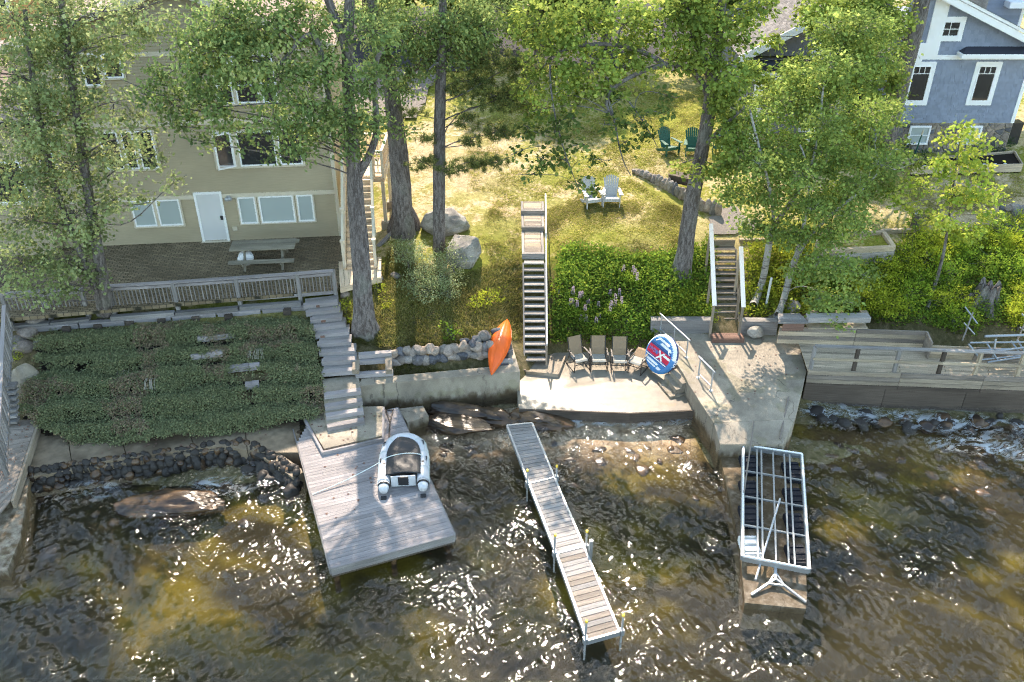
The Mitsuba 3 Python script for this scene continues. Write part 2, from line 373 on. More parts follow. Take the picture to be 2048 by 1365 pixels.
# TERRAIN BEGIN
TP = [(-40,10,-1.6),(0,10,-1.6),(40,10,-1.6),(-40,20,-1.0),(-16,20.0,-.8),(-8,20.2,-.8),(-4,21.5,-.6),(0,22.5,-.5),(6,22.6,-.5),(6.2,20,-.8),(10,23.2,-.5),(20,22.8,-.5),(40,22,-.5),
      (-26,22.5,.3),(-17,22.5,.25),(-12,22.0,.25),(-7,22.0,.1),(-6,23.6,.1),(-5,24.0,-.4),(-2.5,24.35,-.4),(.2,24.75,-.4),(-5,24.6,.75),(-2.5,24.9,.8),(.0,25.2,.8),(0.8,24.6,-.6),(3,24.3,-.6),(6,24.3,-.6),(9,23.9,-.5),(3,25.6,-.4),(1,25.6,-.4),(5.5,25.6,-.4),(10,25.4,.5),(20,25.2,.5),
      (-16.5,23.4,.75),(-12,22.8,.65),(-7,23.3,.6),(-16.7,25.6,1.9),(-12,25.9,1.9),(-7.2,26.4,1.9),(-17,26.6,2.3),(-12,27.2,2.45),(-7,28,2.45),(-24,26,2.3),(-26,30,2.5),(-16,31,2.5),(-7,31.8,2.5),(-16,36,2.6),(-7,36,2.8),(-24,40,3.2),
      (-5.2,26.2,1.65),(-3,26.3,1.55),(-.6,26.6,1.5),(-4.7,25.0,1.0),(-1,25.6,1.0),(.3,26.9,1.0),(-4.9,28.6,2.4),(-3,28.3,2.2),(-1,28.8,2.2),(-4.5,31.0,2.95),(-2.5,31.3,2.95),(-.4,31.0,2.8),
      (.35,27.2,.45),(1.35,27.2,.4),(.85,28,.75),(.35,28.4,1.0),(1.4,28.4,1.0),(.85,29.3,1.6),(.3,29.6,1.75),(1.4,29.6,1.75),(.85,30.4,2.2),(.3,31.2,2.55),(1.4,31.2,2.55),(.85,32.2,2.7),(.85,33.6,2.95),(1.6,26.9,-.1),(3,27.0,-.1),(5,27.1,-.1),(1.8,27.5,.7),(3,27.6,.85),(5,27.8,1.1),(2,29,2.1),(4,29,2.1),(5.5,29.4,2.25),(2,30.6,2.95),(4,30.7,2.95),(6.2,30.9,3.0),(-1,33,3.2),(3,33.5,3.35),(7,33,3.4),
      (5.4,28.2,1.3),(7,28.2,1.35),(9.8,28.4,1.4),(6,27,.6),(9,27,.6),(11,28.9,1.7),(8,24,.4),(6.4,22.3,-.1),(9.2,22.6,-.2),(14,28.1,1.75),(15.5,28.5,1.7),(10,26.9,.6),(12.5,26.9,.6),(15,26.9,.6),(10.5,27.6,1.3),(12.5,27.6,1.5),(15,27.5,1.5),(17,26.5,.7),(19,26.6,.7),(18,27.1,1.35),(26,27,1.3),(8,30.2,2.6),(10.2,30.6,2.7),(13,30.5,2.75),(16.5,30.3,2.6),(20,30.5,2.6),(30,30,2.6),
      (8.3,31.6,3.15),(10.5,32.2,3.2),(13.5,32.8,3.35),(17,33,3.4),(22,33,3.4),(34,33,3.4),(-4,37,3.5),(3,38,3.75),(9,36,3.7),(8,38.2,4.05),(12,37.5,3.95),(18,36.5,3.8),(18,38.5,4.0),(26,38,4.0),(36,38,4.0),
      (-8,45,3.9),(3,46,4.3),(12,46,4.5),(24,46,4.4),(-30,50,4.2),(0,53,4.9),(12,54,5.2),(-10,54,4.7),(30,56,5.2),(-40,70,5.6),(0,70,6.3),(40,70,6.4),(-60,110,8),(0,110,9),(60,110,9),(-60,30,2.5),(60,30,3),(-60,22,.2),(60,23,-.4),(-60,10,-1.6),(60,10,-1.6)]
_grid = None
def ground(x, y):
    'height of the land'
    global _grid
    if _grid is None:
        from scipy.interpolate import LinearNDInterpolator, RegularGridInterpolator
        from scipy.ndimage import gaussian_filter
        q = np.array(TP, float)
        gx, gy = np.arange(-60, 60.01, .25), np.arange(10, 110.01, .25)
        X, Y_ = np.meshgrid(gx, gy, indexing='ij')
        z = LinearNDInterpolator(q[:, :2], q[:, 2])(X, Y_)
        _grid = RegularGridInterpolator((gx, gy), gaussian_filter(z, 1.2, mode='nearest'), bounds_error=False, fill_value=None)
    x, y = np.broadcast_arrays(np.asarray(x, float), np.asarray(y, float))
    return _grid(np.stack([x.ravel(), y.ravel()], 1)).reshape(x.shape)
# TERRAIN END
def on(x, y, h=0.0): return A(x, y, float(ground(x, y)) + h)

# ================================================================ the setting
def grid_mesh(xs, ys, zf):
    X, Y_ = np.meshgrid(xs, ys, indexing='ij'); Z_ = zf(X, Y_)
    nx, ny = X.shape; v = np.stack([X, Y_, Z_], -1).reshape(-1, 3)
    i, j = np.meshgrid(np.arange(nx - 1), np.arange(ny - 1), indexing='ij'); a = (i * ny + j).ravel()
    return v, np.vstack([np.stack([a, a + ny, a + ny + 1], 1), np.stack([a, a + ny + 1, a + 1], 1)])

def land(X, Y_):
    z = ground(X, Y_); p = np.stack([X, Y_, X * 0], -1)
    return z + .10 * (meshkit.fbm(p * .9, 3) - .5) + .05 * (meshkit.fbm(p * 4, 2, seed=5) - .5)
xs = np.concatenate([np.linspace(-260, -32, 30), np.arange(-30, 30.1, .2), np.linspace(32, 260, 30)])
ys = np.concatenate([np.linspace(-200, 17, 12), np.arange(18, 56, .2), np.linspace(57, 400, 60)])
struct('lawn_ground', grid_mesh(xs, ys, land), 'm_ground', True, label='sloping lawn and bank of green and dry tan grass')

# the lake: one rippled sheet, waves driven to the shore
def waves(X, Y_):
    g = np.random.default_rng(3); z = np.zeros_like(X)
    dom = math.radians(62)
    p = np.stack([(X * .85 - Y_ * .5) * .16, (X * .5 + Y_ * .85) * .42, X * 0], -1)
    q_ = np.clip((meshkit.fbm(p, 3, seed=8) - .30) / .38, 0, 1); gust = .45 + .95 * q_ * q_ * (3 - 2 * q_)
    warp = 1.2 * (meshkit.fbm(p * 2.2, 2, seed=21) - .5)
    for lam, amp, n, spread in ((3.2, .026, 6, .45), (1.5, .0155, 10, .6), (.75, .0100, 14, .8), (.38, .0062, 18, 1.0), (.21, .0040, 18, 1.2), (.13, .0016, 18, 1.3)):
        for _ in range(n):
            th = dom + g.normal() * spread; L = lam * g.uniform(.75, 1.35); k = 2 * np.pi / L
            ph = k * (X * math.cos(th) + Y_ * math.sin(th)) + g.uniform(0, 6.28) + warp * (2 if lam > 1 else 3)
            s = np.sin(ph)
            z += amp / math.sqrt(n) * 1.5 * (s + .25 * np.cos(2 * ph)) * gust
    return z
wx, wy = np.arange(-17.0, 19.6, .036), np.arange(11.6, 25.2, .036)
v, f = grid_mesh(wx, wy, waves)
struct('lake_water', (v, f), 'm_water', True, label='dark olive lake water, choppy and glittering in the sun')
del v, f
bx_, by_ = np.arange(-18.0, 20.6, .15), np.arange(10.6, 26.0, .15)
def bed(X, Y_): return np.maximum(-.30 - .055 * np.maximum(0, 23.5 - Y_) + .10 * (meshkit.fbm(np.stack([X * .6, Y_ * .6, X * 0], -1), 3, seed=31) - .5), ground(X, Y_) - .15)
struct('lake_bed', grid_mesh(bx_, by_, bed), 'm_bed', True, label='brown and ochre lake bed seen through the water')
far = MB()
for x0, x1, y0, y1 in ((-260, -17.0, -200, 25.2), (19.55, 260, -200, 25.2), (-17.0, 19.55, -200, 11.6)):
    far.quad([A(x0, y0, -.02), A(x1, y0, -.02), A(x1, y1, -.02), A(x0, y1, -.02)], [(0, 0)] * 4)
struct('lake_water', far, 'm_water', label='open lake beyond the near ripples')
fb = MB()
for x0, x1, y0, y1 in ((-260, -17.9, -200, 26), (20.4, 260, -200, 26), (-17.9, 20.4, -200, 10.7)): fb.quad([A(x0, y0, -1.05), A(x1, y0, -1.05), A(x1, y1, -1.05), A(x0, y1, -1.05)], [(0, 0)] * 4)
struct('lake_bed', fb, 'm_bed', label='dark bed of the open lake')

# driveway and parking behind the lawn
def drape(name, poly, mat, dz, step=.6):
    pg = Polygon(poly); x0, y0, x1, y1 = pg.bounds
    v, f = grid_mesh(np.arange(x0, x1 + step, step), np.arange(y0, y1 + step, step), lambda X, Y_: land(X, Y_) + dz)
    c = v[f].mean(1); ok = shapely.contains_xy(pg, c[:, 0], c[:, 1])
    struct(name, (v, f[ok]), mat, True)
drape('driveway', [(-4.5, 49.5), (2, 50.5), (11, 49.0), (22, 52), (22, 62), (-14, 62), (-11, 52)], 'm_asphalt', .10)
drape('gravel_path', [(-9.0, 44.0), (-4.8, 43.2), (-4.2, 49.5), (-10.5, 51.9)], 'm_sand', .12, .3)
drape('sand_path', [(7.9, 31.5), (8.6, 31.45), (9.5, 31.7), (9.9, 32.2), (9.4, 32.6), (9.2, 33.4), (8.4, 33.2), (8.3, 32.7), (7.9, 32.5)], 'm_sand', .07, .15)

# ---------------------------------------------------------------- brick patio by the tan house
BO, BA = A(-6.83,32.21,2.7), math.radians(5.7)
BE, BN = A(math.cos(BA), math.sin(BA), 0), A(math.sin(BA), -math.cos(BA), 0)
def bw(u, v, z): return A(BO[0], BO[1], 0) + BE * u + BN * v + A(0, 0, z)
q = [bw(-17, -.3, 0), bw(.1, -.3, 0), (-6.313,28.930,2.700), (-6.254,27.697,2.700), (-13.754,26.263,2.700), (-17.360,25.587,2.700), bw(-17, 5.0, 0)]
pg = Polygon([(p[0], p[1]) for p in q])
m = trimesh.creation.extrude_polygon(pg, .12, engine='earcut'); m.apply_translation([0, 0, 2.6])
m = trimesh.Trimesh(m.vertices[m.faces].reshape(-1, 3), np.arange(len(m.faces) * 3).reshape(-1, 3), process=False)
rel = m.vertices - BO
struct('brick_patio', m, 'm_paver', uv=np.stack([rel @ BE, rel @ BN], 1), label='shaded patio of brown brick pavers below the tan house')

# ---------------------------------------------------------------- concrete at the water
def poly_thing(name, label, cat, poly, z0, z1, mat='m_concrete', group=None):
    k = thing(name, label, cat, group)
    pg = Polygon([(p[0], p[1]) for p in poly]).buffer(0)
    m = trimesh.creation.extrude_polygon(pg, z1 - z0, engine='earcut'); m.apply_translation([0, 0, z0])
    m = m.subdivide_to_size(1.2) if len(m.faces) < 400 else m
    put(k, m, mat); return k
def poly_struct(name, label, poly, z0, z1, mat='m_concrete'):
    pg = Polygon([(p[0], p[1]) for p in poly]).buffer(0)
    m = trimesh.creation.extrude_polygon(pg, z1 - z0, engine='earcut'); m.apply_translation([0, 0, z0])
    struct(name, m, mat, label=label)
WALK = [(-15.268,21.595,0.450), (-13.802,21.770,0.450), (-11.627,21.871,0.450), (-9.366,22.280,0.450), (-7.038,22.805,0.450), (-6.600,21.300,0.450), (-7.845,21.300,0.450), (-9.180,21.620,0.450), (-10.647,21.300,0.450), (-12.635,20.820,0.450), (-14.846,20.470,0.450)]
cuts = [0, .17, .36, .60, .80, 1]
WB = [(-15.757,22.228,0.450), (-11.753,22.228,0.450), (-9.469,22.646,0.450), (-6.952,23.020,0.450)]
back, front = np.array(WB)[:, :2], np.array([WALK[i] for i in (10, 9, 8, 7, 6, 5)])[:, :2]
def along(pl, t):
    d = np.concatenate([[0], np.cumsum(np.linalg.norm(np.diff(pl, axis=0), axis=1))]); return np.array([np.interp(t * d[-1], d, pl[:, k]) for k in (0, 1)])
wk = 'shore_walk'; labels[wk] = {'kind': 'structure', 'label': 'damp concrete walk between the ivy slope and the water'}
for a, b in zip(cuts[:-1], cuts[1:]):
    ts = np.linspace(a + .0015, b - .0015, 5)
    pts = [along(back, t) for t in ts] + [along(front, t) for t in ts[::-1]]
    slab(wk, 'slab', pts, -.6, .45 + R.uniform(-.012, .012), 'm_damp')

BEACH = [(0.107,26.022,0.320), (1.974,27.552,0.320), (5.186,27.901,0.320), (7.040,27.761,0.320), (6.133,23.689,0.320), (3.936,23.522,0.320), (2.275,23.633,0.320), (0.235,23.745,0.320)]
poly_struct('beach_slab', 'sunlit concrete slab sloping into the water, wet along its edge', BEACH, -.7, .32, 'm_wetslab')
k = thing('edge_board', 'dark wet board edge along the front of the sunlit slab', 'edging')
for a, b in ((BEACH[7], BEACH[6]), (BEACH[6], BEACH[5]), (BEACH[5], BEACH[4])): part(k, 'board', MB().bar(A(*a) + A(0, -.035, -.19), A(*b) + A(0, -.035, -.19), .06, .40, 5), 'm_wood')
SLAB = [(5.148,27.735,0.950), (9.945,27.806,0.950), (10.362,26.833,0.950), (10.139,25.028,0.950), (9.014,22.360,0.950), (6.377,22.152,0.950), (5.953,24.307,0.950), (5.877,24.967,0.950), (5.662,25.909,0.950)]
poly_struct('boat_landing', 'pale concrete landing with shadows of trees and rails', SLAB, -.8, .95)
# its sloping tongue towards the water
tn = MB()
p = [(6.377,22.152,0.950), (9.014,22.360,0.950), (8.407,21.359,0.720), (6.453,21.359,0.720)]
tn.hexa([A(*p[0]) + A(.02, -.01, -1.7), A(*p[0]) + A(.02, -.01, 0), A(p[3][0], p[3][1], -.8), p[3], A(*p[1]) + A(-.02, -.01, -1.7), A(*p[1]) + A(-.02, -.01, 0), A(p[2][0], p[2][1], -.8), p[2]])
struct('landing_ramp', tn, 'm_concrete', label='sloping end of the concrete landing above the water')
poly_struct('stone_pier', 'low wet concrete pier under the dock frame', [(6.572,21.956,0.220), (8.748,21.981,0.220), (8.573,19.415,0.200), (7.664,15.810,0.200), (7.508,15.349,0.200), (5.994,15.545,0.200), (6.331,17.786,0.200), (6.432,19.741,0.200)], -.9, .2)

# ---------------------------------------------------------------- left concrete retaining wall with the kayak
WL = [(-5.102,23.944,1.000), (0.273,24.794,1.150), (-0.036,26.762,1.250), (-0.393,26.559,1.250), (-0.103,25.194,1.150), (-5.062,24.353,1.000)]
poly_thing('retaining_wall', 'pale concrete retaining wall with a right angle, an orange kayak lying on its corner', 'wall', WL, -.7, 1.12)
poly_thing('concrete_block', 'damp concrete block against the foot of the pale retaining wall beside the platform', 'block', [(-3.782,23.569,0.450), (-2.980,23.738,0.450), (-2.751,23.183,0.450), (-3.405,22.805,0.450)], -.7, .45)
k = thing('landing_wall', 'low grey board-marked wall behind the landing, left of the wooden steps', 'wall')
part(k, 'board', MB().bar((5.097,27.644,1.200), (7.305,27.644,1.200), .18, .52, 1), 'm_wood')
part(k, 'board', MB().bar(A(*(5.097,27.644,1.200)) + A(0, .05, .28), A(*(7.305,27.644,1.200)) + A(0, .05, .28), .30, .05, 1), 'm_wood')
k = thing('landing_wall', 'low grey board-marked wall behind the landing, right of the wooden steps', 'wall')
part(k, 'board', MB().bar((8.375,27.573,1.200), (9.706,27.537,1.200), .18, .52, 1), 'm_wood')
part(k, 'board', MB().bar(A(*(8.375,27.573,1.200)) + A(0, .05, .28), A(*(9.706,27.537,1.200)) + A(0, .05, .28), .30, .05, 1), 'm_wood')

# side steps from the landing to the beach slab
k = thing('side_steps', 'three concrete steps from the beach slab up to the landing', 'steps')
for poly, z in (([(5.086,25.198,0.350), (5.375,25.382,0.350), (5.966,24.509,0.350), (5.386,24.304,0.350)], .35), ([(5.333,25.339,0.550), (5.606,25.525,0.550), (6.105,24.641,0.550), (5.592,24.434,0.550)], .55), ([(5.516,25.293,0.750), (5.807,25.480,0.750), (6.301,24.713,0.750), (5.787,24.505,0.750)], .75)):
    slab(k, 'step', poly, -.2, z + .06, 'm_concrete')

# stepping rocks and ledges at the waterline
def rocks(name, label, cat, spots, mat, seed, group=None, **kw):
    for i, (c, s) in enumerate(spots):
        k = thing(name, label if isinstance(label, str) else label[i], cat, group)
        put_rock(k, c, s, seed + i, mat, **kw)
rocks('wet_ledge', ['long wet brown ledge beside the floating platform', 'wet brown rock below the corner of the pale wall', 'rounded brown boulder at the shore end of the plank dock', 'wet brown ledge between the pale wall and the water'], 'rock',
      [((-1.980,23.258,0.020), (1.5, .50, .28)), ((-0.659,23.781,0.0), (.9, .42, .24)), ((0.905,23.503,0.0), (.95, .55, .32)), ((-1.674,23.826,0.050), (1.3, .35, .3))], 'm_wetrock', 40, sub=4, rough=.45, yaw=-.25)
k = thing('lake_boulder', 'flat dark brown boulder just breaking the water at left', 'rock')
put_rock(k, (-10.101,19.527,-0.100), (1.65, .58, .38), 77, 'm_wetrock', sub=4, rough=.5, flat=.2, yaw=.03)

# the mortared edge of dark cobbles along the walk
cob = thing('cobble_edge', 'edge of dark cobbles set in mortar along the waterline', 'stone edging')
edge = np.array([(-14.714,20.289,0.250), (-13.662,20.588,0.250), (-12.114,20.940,0.250), (-10.672,21.251,0.250), (-9.373,21.619,0.250), (-8.287,21.693,0.250), (-7.231,20.940,0.250), (-6.439,20.243,0.250)])
mort = MB()
for a, b in zip(edge[:-1], edge[1:]): mort.bar(a + A(0, .10, -.28), b + A(0, .10, -.28), .42, .8, 1)
part(cob, 'mortar', mort, 'm_damp')
for rw, (dy, z, s, n) in enumerate(((.13, .42, .13, 66), (-.05, .30, .15, 60), (-.15, .14, .16, 56), (-.22, -.02, .18, 48))):
    for i in range(n):
        t = (i + R.uniform(.1, .9)) / n
        c = np.append(along(edge[:, :2], t), z + R.normal() * .02) + A(R.normal() * .03, dy + R.normal() * .03, 0)
        m, uv = rock(c, s * R.uniform(.65, 1.25, 3), int(R.integers(1e6)), sub=1, rough=.3)
        k = part(cob, 'stone', m, 'm_darkrock' if R.random() < .75 else 'm_wetrock', 35)
for i in range(14):
    c = np.append(along(edge[:, :2], .80 + .2 * R.random()), -.02) + A(R.normal() * .22 + .1, R.normal() * .22 - .2, 0)
    k = thing('shore_rock', 'dark wet rock heaped at the waterline left of the floating platform', 'rock', 'dark rocks left of the platform')
    put_rock(k, c, R.uniform(.16, .34, 3), 300 + i, 'm_darkrock', sub=2)

# dry-stone wall above the pale retaining wall
sw = thing('fieldstone_wall', 'low wall of grey field stones above the pale retaining wall', 'stone wall')
for rw, (ya, yb, z, s) in enumerate(((724, 712, 1.22, .21), (707, 696, 1.48, .21))):
    n = 17
    for i in range(n):
        px = i / (n - 1)
        a, b = (A(*(-4.033,25.244,1.220)), A(*(-0.700,25.816,1.220))) if rw == 0 else (A(*(-4.068,25.413,1.480)), A(*(-0.732,25.799,1.480)))
        c = lerp(a, b, px + R.normal() * .008) + A(0, R.normal() * .03, R.normal() * .03)
        m, uv = rock(c, (s * R.uniform(.75, 1.2), .2, s * R.uniform(.75, 1.05)), 500 + rw * 40 + i, sub=2, rough=.3, yaw=R.normal() * .3)
        part(sw, 'stone', m, 'm_stone', True, uv=uv)
for i in range(9):
    c = lerp(A(*(-1.805,25.739,1.600)), A(*(-0.598,26.305,1.700)), R.random()) + A(R.normal() * .15, R.normal() * .12, 0)
    k = thing('loose_stone', 'loose pale stone lying above the field stone wall', 'stone', 'loose stones above the wall')
    put_rock(k, c, R.uniform(.12, .24, 3), 700 + i)
rw_ = thing('rubble_wall', 'rough low rubble wall half hidden in plants behind the patio chairs', 'stone wall')
for i in range(58):
    t = R.random(); z = .2 + R.random() ** 1.2 * .75
    c = lerp(A(*(1.837,27.792,0.300)), A(*(5.923,27.792,0.300)), t) + A(0, (z - .2) * .65 + R.normal() * .05, z - .3 + .1)
    m, uv = rock(c, R.uniform(.13, .3, 3), 800 + i, sub=2)
    part(rw_, 'stone', m, 'm_stone', True, uv=uv)
# boulders
for lab, c, s, sd in (('big pale grey boulder with a flat top behind the pine trunk', (-2.834,32.015,3.025), (.98, .75, .66), 11), ('big smooth grey boulder in front of the flat-topped one', (-1.842,30.169,2.617), (.86, .72, .82), 23),
                      ('cream boulder sitting at the back of the landing', (8.835,27.280,1.100), (.38, .26, .22), 31), ('grey boulder under leaves behind the wooden bench platform', (10.481,28.327,1.483), (.33, .3, .3), 37),
                      ('small grey boulder left of the wooden bench platform', (9.706,28.062,1.242), (.2, .18, .18), 38)):
    k = thing('boulder', lab, 'boulder'); put_rock(k, up(c, s[2] * .38), s, sd, 'm_boulder', sub=4, rough=.34, yaw=.1, cuts=11)
for i, (px, lab) in enumerate((((-6.082,27.946,2.315), 'pale stone beside the timber steps'), ((-5.287,28.097,2.276), 'pale stone right of the great oak trunk'), ((-4.924,28.941,2.445), 'flat stone below the beige stair deck'), ((-4.377,29.069,2.474), 'round stone in the shade of the shrub'))):
    k = thing('stone', lab, 'stone'); put_rock(k, up(px, .06), (.22, .18, .13), 60 + i)
# submerged stones in the surf under the right-hand deck
for i in range(26):
    c = lerp(A(*(9.745,23.807,-0.020)), A(*(17.105,23.365,-0.020)), R.random()) + A(0, R.normal() * .28, R.uniform(-.12, .0))
    k = thing('surf_stone', 'dark wet stone awash below the long timber deck', 'rock', 'stones awash below the deck')
    put_rock(k, c, R.uniform(.12, .30, 3) * A(1.2, 1, .7), 900 + i, 'm_darkrock' if i % 3 else 'm_wetrock', sub=2)

# left-hand neighbour's pier, ramp and rail
poly_thing('concrete_pier', 'mossy concrete pier running out at the left edge', 'pier', [(-15.037,20.174,0.350), (-14.572,20.242,0.350), (-13.623,17.673,0.350), (-13.410,16.497,0.350), (-14.790,16.497,0.350), (-16.768,20.174,0.350)], -.9, .35)
k = thing('board_ramp', 'brown leaf-strewn board ramp at the left edge', 'ramp')
ra, rb, rc, rd = A(*(-17.388,22.505,0.800)), A(*(-15.239,22.505,0.800)), A(*(-14.352,18.825,0.700)), A(*(-14.495,16.913,0.700))
for i in range(17):
    a, b = lerp(ra, rd, i / 17), lerp(rb, rc, i / 17); a2, b2 = lerp(ra, rd, (i + .95) / 17), lerp(rb, rc, (i + .95) / 17)
    part(k, 'plank', MB().hexa([up(a, -.05), a, up(a2, -.05), a2, up(b, -.05), b, up(b2, -.05), b2], 11), 'm_wood')
part(k, 'side_beam', MB().bar(up(rb, -.14) + A(.06, 0, 0), up(rc, -.14) + A(.06, 0, 0), .08, .3, 4), 'm_wood')
k = thing('concrete_block', 'big whitish concrete block beside the left-hand rail', 'block')
put_rock(k, (-16.225,24.036,1.200), (.52, .45, .72), 5, 'm_concrete', sub=3, rough=.1, yaw=.2)
k = thing('narrow_steps', 'narrow grey wooden steps at the left edge', 'steps')
for i in range(7):
    c = lerp(A(*(-16.065,22.256,0.950)), A(*(-16.019,22.691,2.000)), i / 6); part(k, 'step', MB().box(c, (.75, .3, .08), .1, 1), 'm_wood')
k = thing('left_rail', 'grey slatted handrail descending along the left edge', 'railing')
a, b = A(*(-17.110,25.668,3.200)), A(*(-14.756,19.643,1.900))
part(k, 'top_rail', MB().bar(a, b, .12, .06, 0), 'm_wood'); part(k, 'bottom_rail', MB().bar(up(a, -.85), up(b, -.85), .06, .1, 1), 'm_wood')
for i in range(25):
    c = lerp(a, b, i / 24); w = .1 if i % 6 == 0 else .045
    part(k, 'post' if i % 6 == 0 else 'baluster', MB().box(up(c, -.5), (w, w, .9), 0, 1), 'm_wood')
for i, c in enumerate(((-16.879,25.434,1.808), (-16.660,25.808,1.975), (-16.652,25.259,1.715), (-16.536,26.206,2.132))):
    k = thing('stone', ['pale stone above the whitish block', 'grey stone behind the whitish block', 'small stone against the left-hand rail', 'grey stone at the end of the timber terrace'][i], 'stone'); put_rock(k, up(c, .1), (.4, .3, .25), 160 + i)

# dead leaves blown onto the hard surfaces
lf = MB(); g = np.random.default_rng(91)
for poly, z, n in (([(5.134,27.629,0.950), (9.899,27.629,0.950), (9.949,25.152,0.950), (6.455,22.308,0.950)], .956, 60), ([(-6.637,22.769,0.600), (-5.829,21.434,0.600), (-4.191,22.037,0.600), (-4.371,23.450,0.600)], .592, 45), ([(-16.296,22.243,0.800), (-15.246,22.243,0.800), (-14.504,19.022,0.750), (-14.616,18.812,0.750)], .81, 90), ([(-6.294,21.361,0.500), (-4.615,21.608,0.500), (-3.823,19.086,0.500), (-5.232,18.064,0.500)], .508, 25), ([(-13.760,21.670,0.450), (-7.535,22.699,0.450), (-7.361,21.921,0.450), (-12.730,21.059,0.450)], .468, 60)):
    pl = np.array(poly)[:, :2]; x0, y0 = pl.min(0); x1, y1 = pl.max(0); pg = Polygon(pl)
    for q in g.uniform([x0, y0], [x1, y1], (n, 2)):
        if not pg.contains(Point(q)): continue
        th = g.uniform(0, 6.28); a = A(math.cos(th), math.sin(th), 0) * g.uniform(.03, .06); b = A(-a[1], a[0], 0) * .7; c = A(q[0], q[1], z); lf.quad([c - a, c - b + A(0, 0, .012), c + a, c + b + A(0, 0, .02)], [(0, 10005)] * 4)
struct('fallen_leaves', lf, 'm_wood', kind='stuff', label='scattered brown fallen leaves on the concrete and boards')

# stones lying on the lake bed near the shore
V_, F_, n_ = [], [], 0; g = np.random.default_rng(17)
for i in range(110):
    t = g.random(); x = g.uniform(-14.5, 17); y = {0: 23.0, 1: 21.3, 2: 22.6}[0 if 0 < x < 6 else (1 if x < -7 else 2)] - abs(g.normal()) * 1.3
    z = float(bed(np.array([x]), np.array([y]))[0]); m, _ = rock((x, y, z - .02), g.uniform(.10, .32, 3) * A(1, 1, .38), 2000 + i, sub=2, rough=.4); V_.append(m[0]); F_.append(m[1] + n_); n_ += len(m[0])
struct('bed_stones', (np.vstack(V_), np.vstack(F_)), 'm_wetrock', True, kind='stuff', label='brown stones lying under the shallow water')

# ================================================================ houses
def kw(u, v, z): return A(u, 38.3 - v, z)
def wb(W, u0, u1, v0, v1, z0, z1, m=None, pal=6):
    m = m or MB()
    return m.hexa([W(u, v, z) for u in (u0, u1) for v in (v0, v1) for z in (z0, z1)], pal)
def lap(W, outline, z0, z1, step, depth=.034):
    'clapboards: sloping courses clipped to the outline (u, z)'
    pg = Polygon(outline); m = MB(); z = z0; row = 0
    while z < z1:
        st = pg.intersection(shapely.box(-99, z, 99, z + step))
        for g in getattr(st, 'geoms', [st]):
            if g.is_empty or g.geom_type != 'Polygon': continue
            c = np.array(g.exterior.coords)[:-1]; a, b = z, min(z + step, z1)
            lo = c[np.abs(c[:, 1] - c[:, 1].min()) < .02]; hi = c[np.abs(c[:, 1] - c[:, 1].max()) < .02]
            l0, l1, h0, h1 = lo[:, 0].min(), lo[:, 0].max(), hi[:, 0].min(), hi[:, 0].max(); a, b = c[:, 1].min(), c[:, 1].max()
            m.quad([W(l0, depth, a), W(l1, depth, a), W(h1, .002, b), W(h0, .002, b)], [(row + .5, 0)] * 4)
            m.quad([W(l0, .002, a), W(l1, .002, a), W(l1, depth, a), W(l0, depth, a)], [(row + .5, 0)] * 4)
        z += step; row += 1
    return m
def window(parent, W, u0, u1, z0, z1, trim=.10, sash=.055, blind=True, tm='m_cream', sm='m_trim', muntin=None, v=.02, label=None):
    'a window: outer casing, white sash, pane, what is behind the glass'
    k = numbered(parent + '__window')
    m = MB(); t = trim
    if t:
        wb(W, u0 - t, u1 + t, v, v + .03, z1, z1 + t, m); wb(W, u0 - t, u1 + t, v, v + .045, z0 - t, z0, m)
        wb(W, u0 - t, u0, v, v + .028, z0, z1, m); wb(W, u1, u1 + t, v, v + .028, z0, z1, m)
        m.build(k, tm)
    else: wb(W, u0, u1, v, v + .004, z0, z1, m); m.build(k, tm)
    m = MB(); s = sash
    wb(W, u0 + .002, u1 - .002, v + .004, v + .05, z1 - s, z1 - .002, m); wb(W, u0 + .002, u1 - .002, v + .004, v + .05, z0 + .002, z0 + s, m)
    wb(W, u0 + .002, u0 + s, v + .004, v + .048, z0 + s, z1 - s, m); wb(W, u1 - s, u1 - .002, v + .004, v + .048, z0 + s, z1 - s, m)
    part(k, 'sash', m, sm)
    part(k, 'blind' if blind else 'room', wb(W, u0 + s, u1 - s, v + .001, v + .008, z0 + s, z1 - s), 'm_blind' if blind else 'm_dark')
    g = MB(); g.quad([W(u0 + s, v + .03, z0 + s), W(u1 - s, v + .03, z0 + s), W(u1 - s, v + .03, z1 - s), W(u0 + s, v + .03, z1 - s)], [(0, 0)] * 4)
    part(k, 'pane', g, 'm_glass')
    if muntin:
        for a, b, c, d in muntin:      # in fractions of the opening
            ua, ub = u0 + s + (u1 - u0 - 2 * s) * a, u0 + s + (u1 - u0 - 2 * s) * b; za, zb = z0 + s + (z1 - z0 - 2 * s) * c, z0 + s + (z1 - z0 - 2 * s) * d
            h = .014
            part(k, 'muntin', wb(W, ua - (h if a == b else 0), ub + (h if a == b else 0), v + .02, v + .044, za - (h if c == d else 0), zb + (h if c == d else 0)), sm)
    return k
def rng(a, b): return min(a[0], b[0]), max(a[0], b[0]), min(a[1], b[1]), max(a[1], b[1])

